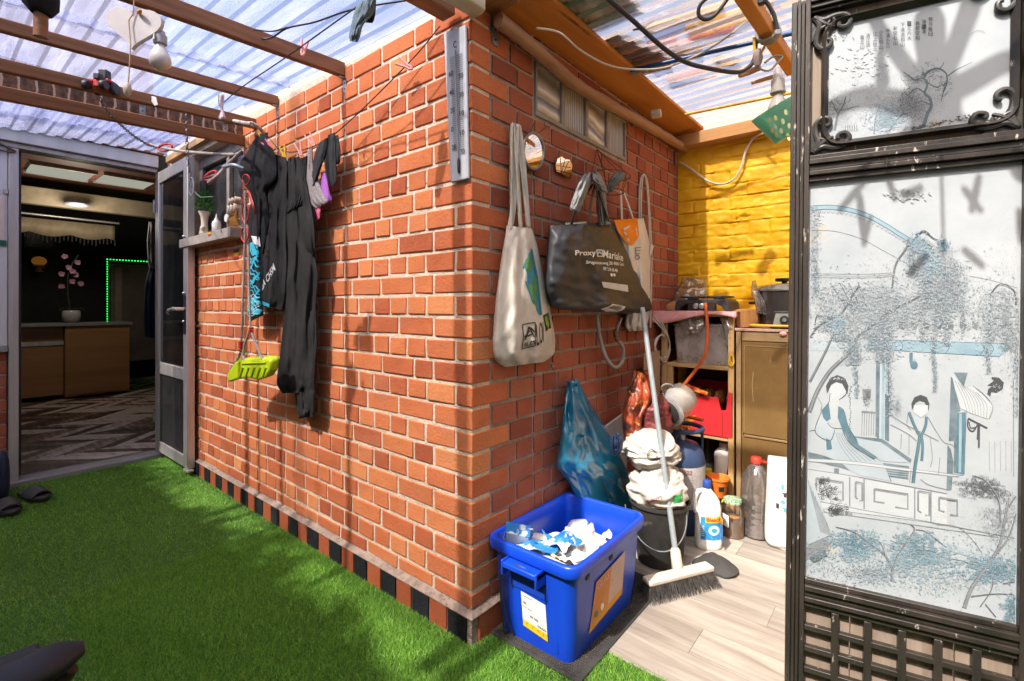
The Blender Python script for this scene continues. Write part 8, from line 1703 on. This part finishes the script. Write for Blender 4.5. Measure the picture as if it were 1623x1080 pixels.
tree([(700, 820), (735, 720), (810, 610), (850, 540), (880, 380)], (5.5, 1.6)); tree([(850, 460), (840, 370), (790, 300), (740, 280)], (2, .6)); tree([(880, 400), (930, 330), (940, 310)], (2, .6)); tree([(820, 600), (880, 520), (910, 430)], (2, .6)); tree([(735, 750), (830, 740), (940, 745)], (1.4, .6)); tree([(820, 650), (815, 720), (770, 790)], (1.2, .5)); tree([(790, 780), (850, 850), (900, 890)], (1.2, .4)); tree([(860, 700), (920, 690), (940, 680)], (1.2, .4)); tree([(520, 490), (560, 500), (640, 560)], (1, .4))
# stone bridge at left edge
d.poly(HAZ, [b(96, 290), b(130, 330), b(190, 510), b(100, 550), b(92, 540)]); d.poly(DK, [b(105, 600), b(160, 560), b(175, 590), b(120, 620)])
for k in range(9): d.line(GREY, [b(100+k*9, 300+k*20), b(150+k*5, 500+k*2)], .8, False); d.line(GREY, [b(92, 560+k*6), b(180, 520+k*6)], .5, False)
for k in range(7): d.line(GREY, [b(110+k*20, 620+k*8), b(140+k*22, 690+k*6)], 1.4, False)
d.dots(INK, 120, lambda: b(150+g(0, 30), 600+g(0, 30)), .4, 1.2)
# the big willow: limbs and hanging strands
a5 = A5
def limb(pts, w_): P = [a5(*p) for p in pts]; d.line(GREY, P, w_); ww = w_[0] if isinstance(w_, tuple) else w_; d.line(INK, [(x-ww*.5, y) for x, y in P], .6); d.line(INK, [(x+ww*.5, y) for x, y in P], .5)
limb([(115, 1060), (150, 970), (200, 890), (250, 840), (300, 790)], (5, 3.2)); limb([(118, 930), (160, 850), (200, 770), (230, 690)], (2.6, 1)); limb([(300, 790), (330, 730), (400, 680), (480, 620), (590, 565)], (2.6, 1)); limb([(120, 740), (160, 690), (250, 640), (300, 560), (330, 520)], (1.8, .6)); limb([(470, 530), (485, 430), (530, 360), (540, 320)], (2, .8)); limb([(540, 350), (600, 290), (650, 320), (690, 330)], (1.4, .7)); limb([(600, 330), (640, 360), (645, 420)], (1.2, .6)); limb([(580, 300), (605, 285), (630, 300)], (1.2, .7)); limb([(140, 690), (150, 650), (200, 660), (260, 680)], (1, .5)); limb([(890, 560), (930, 515), (990, 540), (1000, 600)], (1, .5))
def strands(cx, y0, y1, wd, n, m, s0=.35, s1=.95, taper=.5):
    def f():
        t_ = U(0, 1)**.8; return a5(cx+g(0, wd)*(1-taper*t_)+4*math.sin(t_*9), lerp(y0, y1, t_))
    d.dots(m, n, f, s0, s1)
for cx, y0, y1, wd, n in ((560, 320, 480, 26, 420), (620, 330, 620, 34, 900), (680, 340, 700, 36, 1200), (740, 410, 620, 28, 500), (650, 600, 980, 10, 380), (700, 420, 780, 18, 420), (600, 480, 760, 18, 300), (430, 520, 850, 40, 1100), (455, 600, 1080, 15, 520), (300, 640, 860, 40, 650), (240, 640, 760, 34, 560), (200, 520, 720, 60, 620), (320, 520, 640, 60, 500), (315, 760, 1000, 10, 200), (890, 520, 760, 40, 520), (880, 700, 900, 12, 170), (960, 540, 800, 30, 600), (1015, 560, 1080, 24, 900), (140, 180, 560, 14, 420), (770, 480, 720, 12, 200), (520, 560, 700, 40, 360), (380, 640, 800, 26, 300)):
    strands(cx, y0, y1, wd*1.1, int(n*.12), HAZ, 1.0, 2.2); strands(cx, y0, y1, wd, int(n*.5), GREY, .5, 1.2); strands(cx, y0, y1, wd, int(n*.40), DK, .35, .8); strands(cx, y0, y1, wd, int(n*.12), TEAL, .6, 1.4)
for cx, cy, r in ((580, 335, 30), (240, 690, 28), (690, 345, 18), (610, 390, 24), (640, 440, 36)): d.dots(PALE, 60, lambda: a5(cx+g(0, r*.6), cy+g(0, r*.6)), 1.2, 3)
d.dots(HAZ, 900, lambda: a5(560+g(0, 240), 620+g(0, 90)), .8, 2.4); d.dots(GREY, 1500, lambda: a5(520+g(0, 230), 620+g(0, 80)), .4, 1.0); d.dots(DK, 900, lambda: a5(480+g(0, 240), 610+g(0, 80)), .35, .8); d.dots(GREY, 700, lambda: a5(960+g(0, 60), 720+g(0, 200)), .4, .9); d.dots(GREY, 500, lambda: b(700+g(0, 160), 470+g(0, 60)), .35, .8); d.dots(PALE, 900, lambda: b(520+g(0, 220), 630+g(0, 50)), .9, 2.2); d.dots(GREY, 700, lambda: b(540+g(0, 240), 650+g(0, 50)), .4, .9)
d.dots(OFF, 60, lambda: a5(540+g(0, 30), 130+g(0, 12)), 2, 5)
# clip everything to the panel and build
def clip_build(dr, name, inside):
    mb2 = MB(); 
    for f, m in zip(dr.mb.f, dr.mb.m):
        vs_ = [dr.mb.v[i] for i in f]
        if all(inside(p) for p in vs_): mb2.cm = m; mb2.add(vs_, [tuple(range(len(vs_)))])
    return mb2.build(name, MPR_, scr, smooth=False)
def az(p): q = p-BL; z = q.z; return (q-LE*z).dot(SE), z+BL.z
clip_build(d, 'ink_drawing', lambda p: SWD+.001 < az(p)[0] < WS-SWD-.001 and zb1+.001 < az(p)[1] < zm0-.001)
# upper picture: bare trees, ground line and a column poem
d = Draw(.004); c_ = C4
for pts, w_ in (([(865, 770), (885, 700), (910, 650), (900, 600), (870, 570), (885, 520), (860, 480), (810, 490), (780, 470), (740, 440)], (3.4, .8)), ([(865, 480), (890, 440), (950, 420), (1000, 450), (1005, 510), (985, 560), (970, 620)], (2.2, .7)), ([(1005, 470), (1060, 430), (1110, 405), (1160, 380)], (1.3, .4)), ([(870, 570), (820, 540), (770, 580)], (1.4, .5)), ([(640, 820), (680, 760), (720, 710), (770, 690)], (2.6, .7)), ([(690, 750), (650, 720), (600, 700)], (1.2, .4)), ([(720, 710), (740, 690), (720, 650)], (1, .4)), ([(320, 800), (340, 700), (370, 650), (390, 590)], (2.4, .7)), ([(340, 700), (310, 640), (300, 610)], (1.2, .5)), ([(350, 680), (420, 660), (470, 650)], (.9, .4)), ([(560, 820), (570, 720), (590, 660)], (1, .4)), ([(610, 830), (620, 740)], (.9, .4)), ([(960, 420), (980, 400), (985, 380)], (1, .4)), ([(880, 500), (930, 530), (960, 540)], (1, .4)), ([(900, 640), (850, 620), (800, 640)], (1.2, .4))): d.line(DK, [c_(*p) for p in pts], tuple(q*1.3 for q in w_))
for x0, y0, ln in ((800, 480, 90), (900, 440, 90), (990, 520, 80), (330, 640, 80), (720, 700, 90), (760, 600, 100), (640, 700, 70)):
    for _ in range(26):
        a = U(0, 2*PI); r = U(.2, 1)*ln*.5; x, y = x0+g(0, ln*.3), y0+g(0, ln*.3); d.line(INK, [c_(x, y), c_(x+r*.5*math.cos(a), y+r*.5*math.sin(a)), c_(x+r*math.cos(a+.6), y+r*math.sin(a+.6))], .35)
d.dots(GREY, 700, lambda: c_(800+g(0, 60), 650+g(0, 60)), .4, 1); d.dots(INK, 500, lambda: c_(790+g(0, 60), 640+g(0, 60)), .35, .8); d.dots(PALE, 300, lambda: c_(640+g(0, 60), 720+g(0, 50)), .8, 2); d.dots(GREY, 400, lambda: c_(350+g(0, 50), 680+g(0, 70)), .35, .9); d.dots(GREY, 500, lambda: c_(560+g(0, 110), 640+g(0, 90)), .3, .8); d.dots(INK, 120, lambda: c_(950+g(0, 40), 560+g(0, 60)), .3, .8)
for k in range(110):
    x = U(780, 1240); y = 790-(x-780)*.22+g(0, 7); d.line(INK, [c_(x, y), c_(x+U(6, 18), y-U(0, 4))], U(.5, 1.3), False)
d.dots(OFF, 30, lambda: c_(500+g(0, 80), 400+g(0, 60)), 2, 5); d.dots(GREY, 200, lambda: c_(560+g(0, 140), 440+g(0, 80)), .3, .7)
d.line(GREY, [c_(1150, 210), c_(1200, 185), c_(1240, 200)], .4)
for k in range(6): d.line(GREY, [c_(385+k*14, 765), c_(385+k*14, 800)], .8, False)
cols = ((905, 105, '稿与晚日'), (866, 120, '清一清'), (826, 130, '香郁空和'), (775, 130, '一三六大'), (735, 140, '下清流和山'), (690, 160, '新空石山'), (645, 175, '中清小三'), (602, 185, '小三和山'), (566, 195, '江上秋三'), (523, 205, '清江流'), (487, 215, '香三山'))
for x, y, s_ in cols:
    for i, chh in enumerate(s_):
        vs_, fs_ = text2d(chh)
        if vs_:
            o = d.lift(); d.mb.cm = INK; d.mb.add([Sp(*c_(x-12+v[0]*25, y+i*30+25-v[1]*25), o) for v in vs_], fs_)
d.dots(INK, 26, lambda: c_(360+g(0, 50), 220+g(0, 16)), .4, 1.4)
clip_build(d, 'ink_drawing', lambda p: ca0+.003 < az(p)[0] < ca1-.003 and cz0+.004 < az(p)[1] < cz1-.004)
# ================================================================== things hanging above the screen, outside the picture
def up_sun(px, py, s): return Sp(px, py, .01)-SUN*s
oc2 = thing('hanging_octopus', up_sun(1470, 40, .62), 'dark plush octopus hanging above the screen outside the photo, its shadow on the upper picture', 'plush toy')
S_o = .62; MOC = M('plush', (.06,.05,.05), (.09,.08,.075), rough=.95)
q = lambda x, y: up_sun(1240+x/3.856, y/3.856, S_o)
mb = MB(); P = [q(905, 20), q(900, 100), q(900, 200), q(905, 330), q(925, 420), q(935, 520), q(930, 640), q(920, 720), q(900, 820)]
mb.tube(P, [.014, .026, .027, .022, .032, .043, .042, .036, .012], n=16); mb.build('body', MOC, oc2)
for pts, r in (([(900, 520), (800, 430), (700, 300), (600, 160), (560, 80)], (.016, .012)), ([(860, 620), (700, 600), (560, 570), (420, 590), (300, 640), (240, 650)], (.020, .012)), ([(980, 420), (1020, 360), (1080, 200), (1140, 40), (1170, -60)], (.014, .017)), ([(960, 520), (1080, 500), (1200, 440), (1340, 360), (1480, 330)], (.018, .014)), ([(940, 700), (1050, 720), (1120, 760), (1200, 830)], (.022, .010)), ([(900, 720), (820, 770), (740, 830)], (.016, .012)), ([(620, 200), (600, 330), (610, 400), (610, 470)], (.006, .013))):
    mb = MB(); k = len(pts); mb.tube(spline([q(*p) for p in pts], 20), [lerp(r[0], r[1], i/19) for i in range(20)], n=12); mb.build('tentacle', MOC, oc2)
tg_ = oc2.location; MB().tube([q(905, 20), q(905, 20)+V((0, 0, .25))], .003, n=6).build('cord', K['rubber'], oc2)
for i, (x0, y0, x1, y1, w_) in enumerate(((1330, 330, 1382, 270, 5), (1362, 308, 1370, 380, 6), (1368, 385, 1380, 340, 4), (1405, 270, 1418, 312, 5), (1430, 308, 1462, 292, 5), (1440, 432, 1470, 402, 5), (1528, 295, 1555, 330, 5), (1540, 330, 1552, 275, 5), (1528, 392, 1558, 418, 5), (1616, 330, 1620, 380, 5), (1492, 262, 1496, 400, 2.4), (1608, 262, 1625, 280, 8))):
    p, q_ = up_sun(x0, y0, .55), up_sun(x1, y1, .55); mb = MB(); mb.tube([p, p.lerp(q_, .5), q_], [w_*.0011, w_*.0013, w_*.001], n=8); lab = ('first', 'second', 'third', 'fourth', 'fifth', 'sixth', 'seventh', 'eighth', 'ninth', 'tenth', 'eleventh', 'twelfth')[i]
    tag(mb.build('hanging_peg', K['charcoal']), 'dark trinket hanging overhead outside the photo, casting a shadow on the screen', 'peg', 'trinkets hanging above the screen')
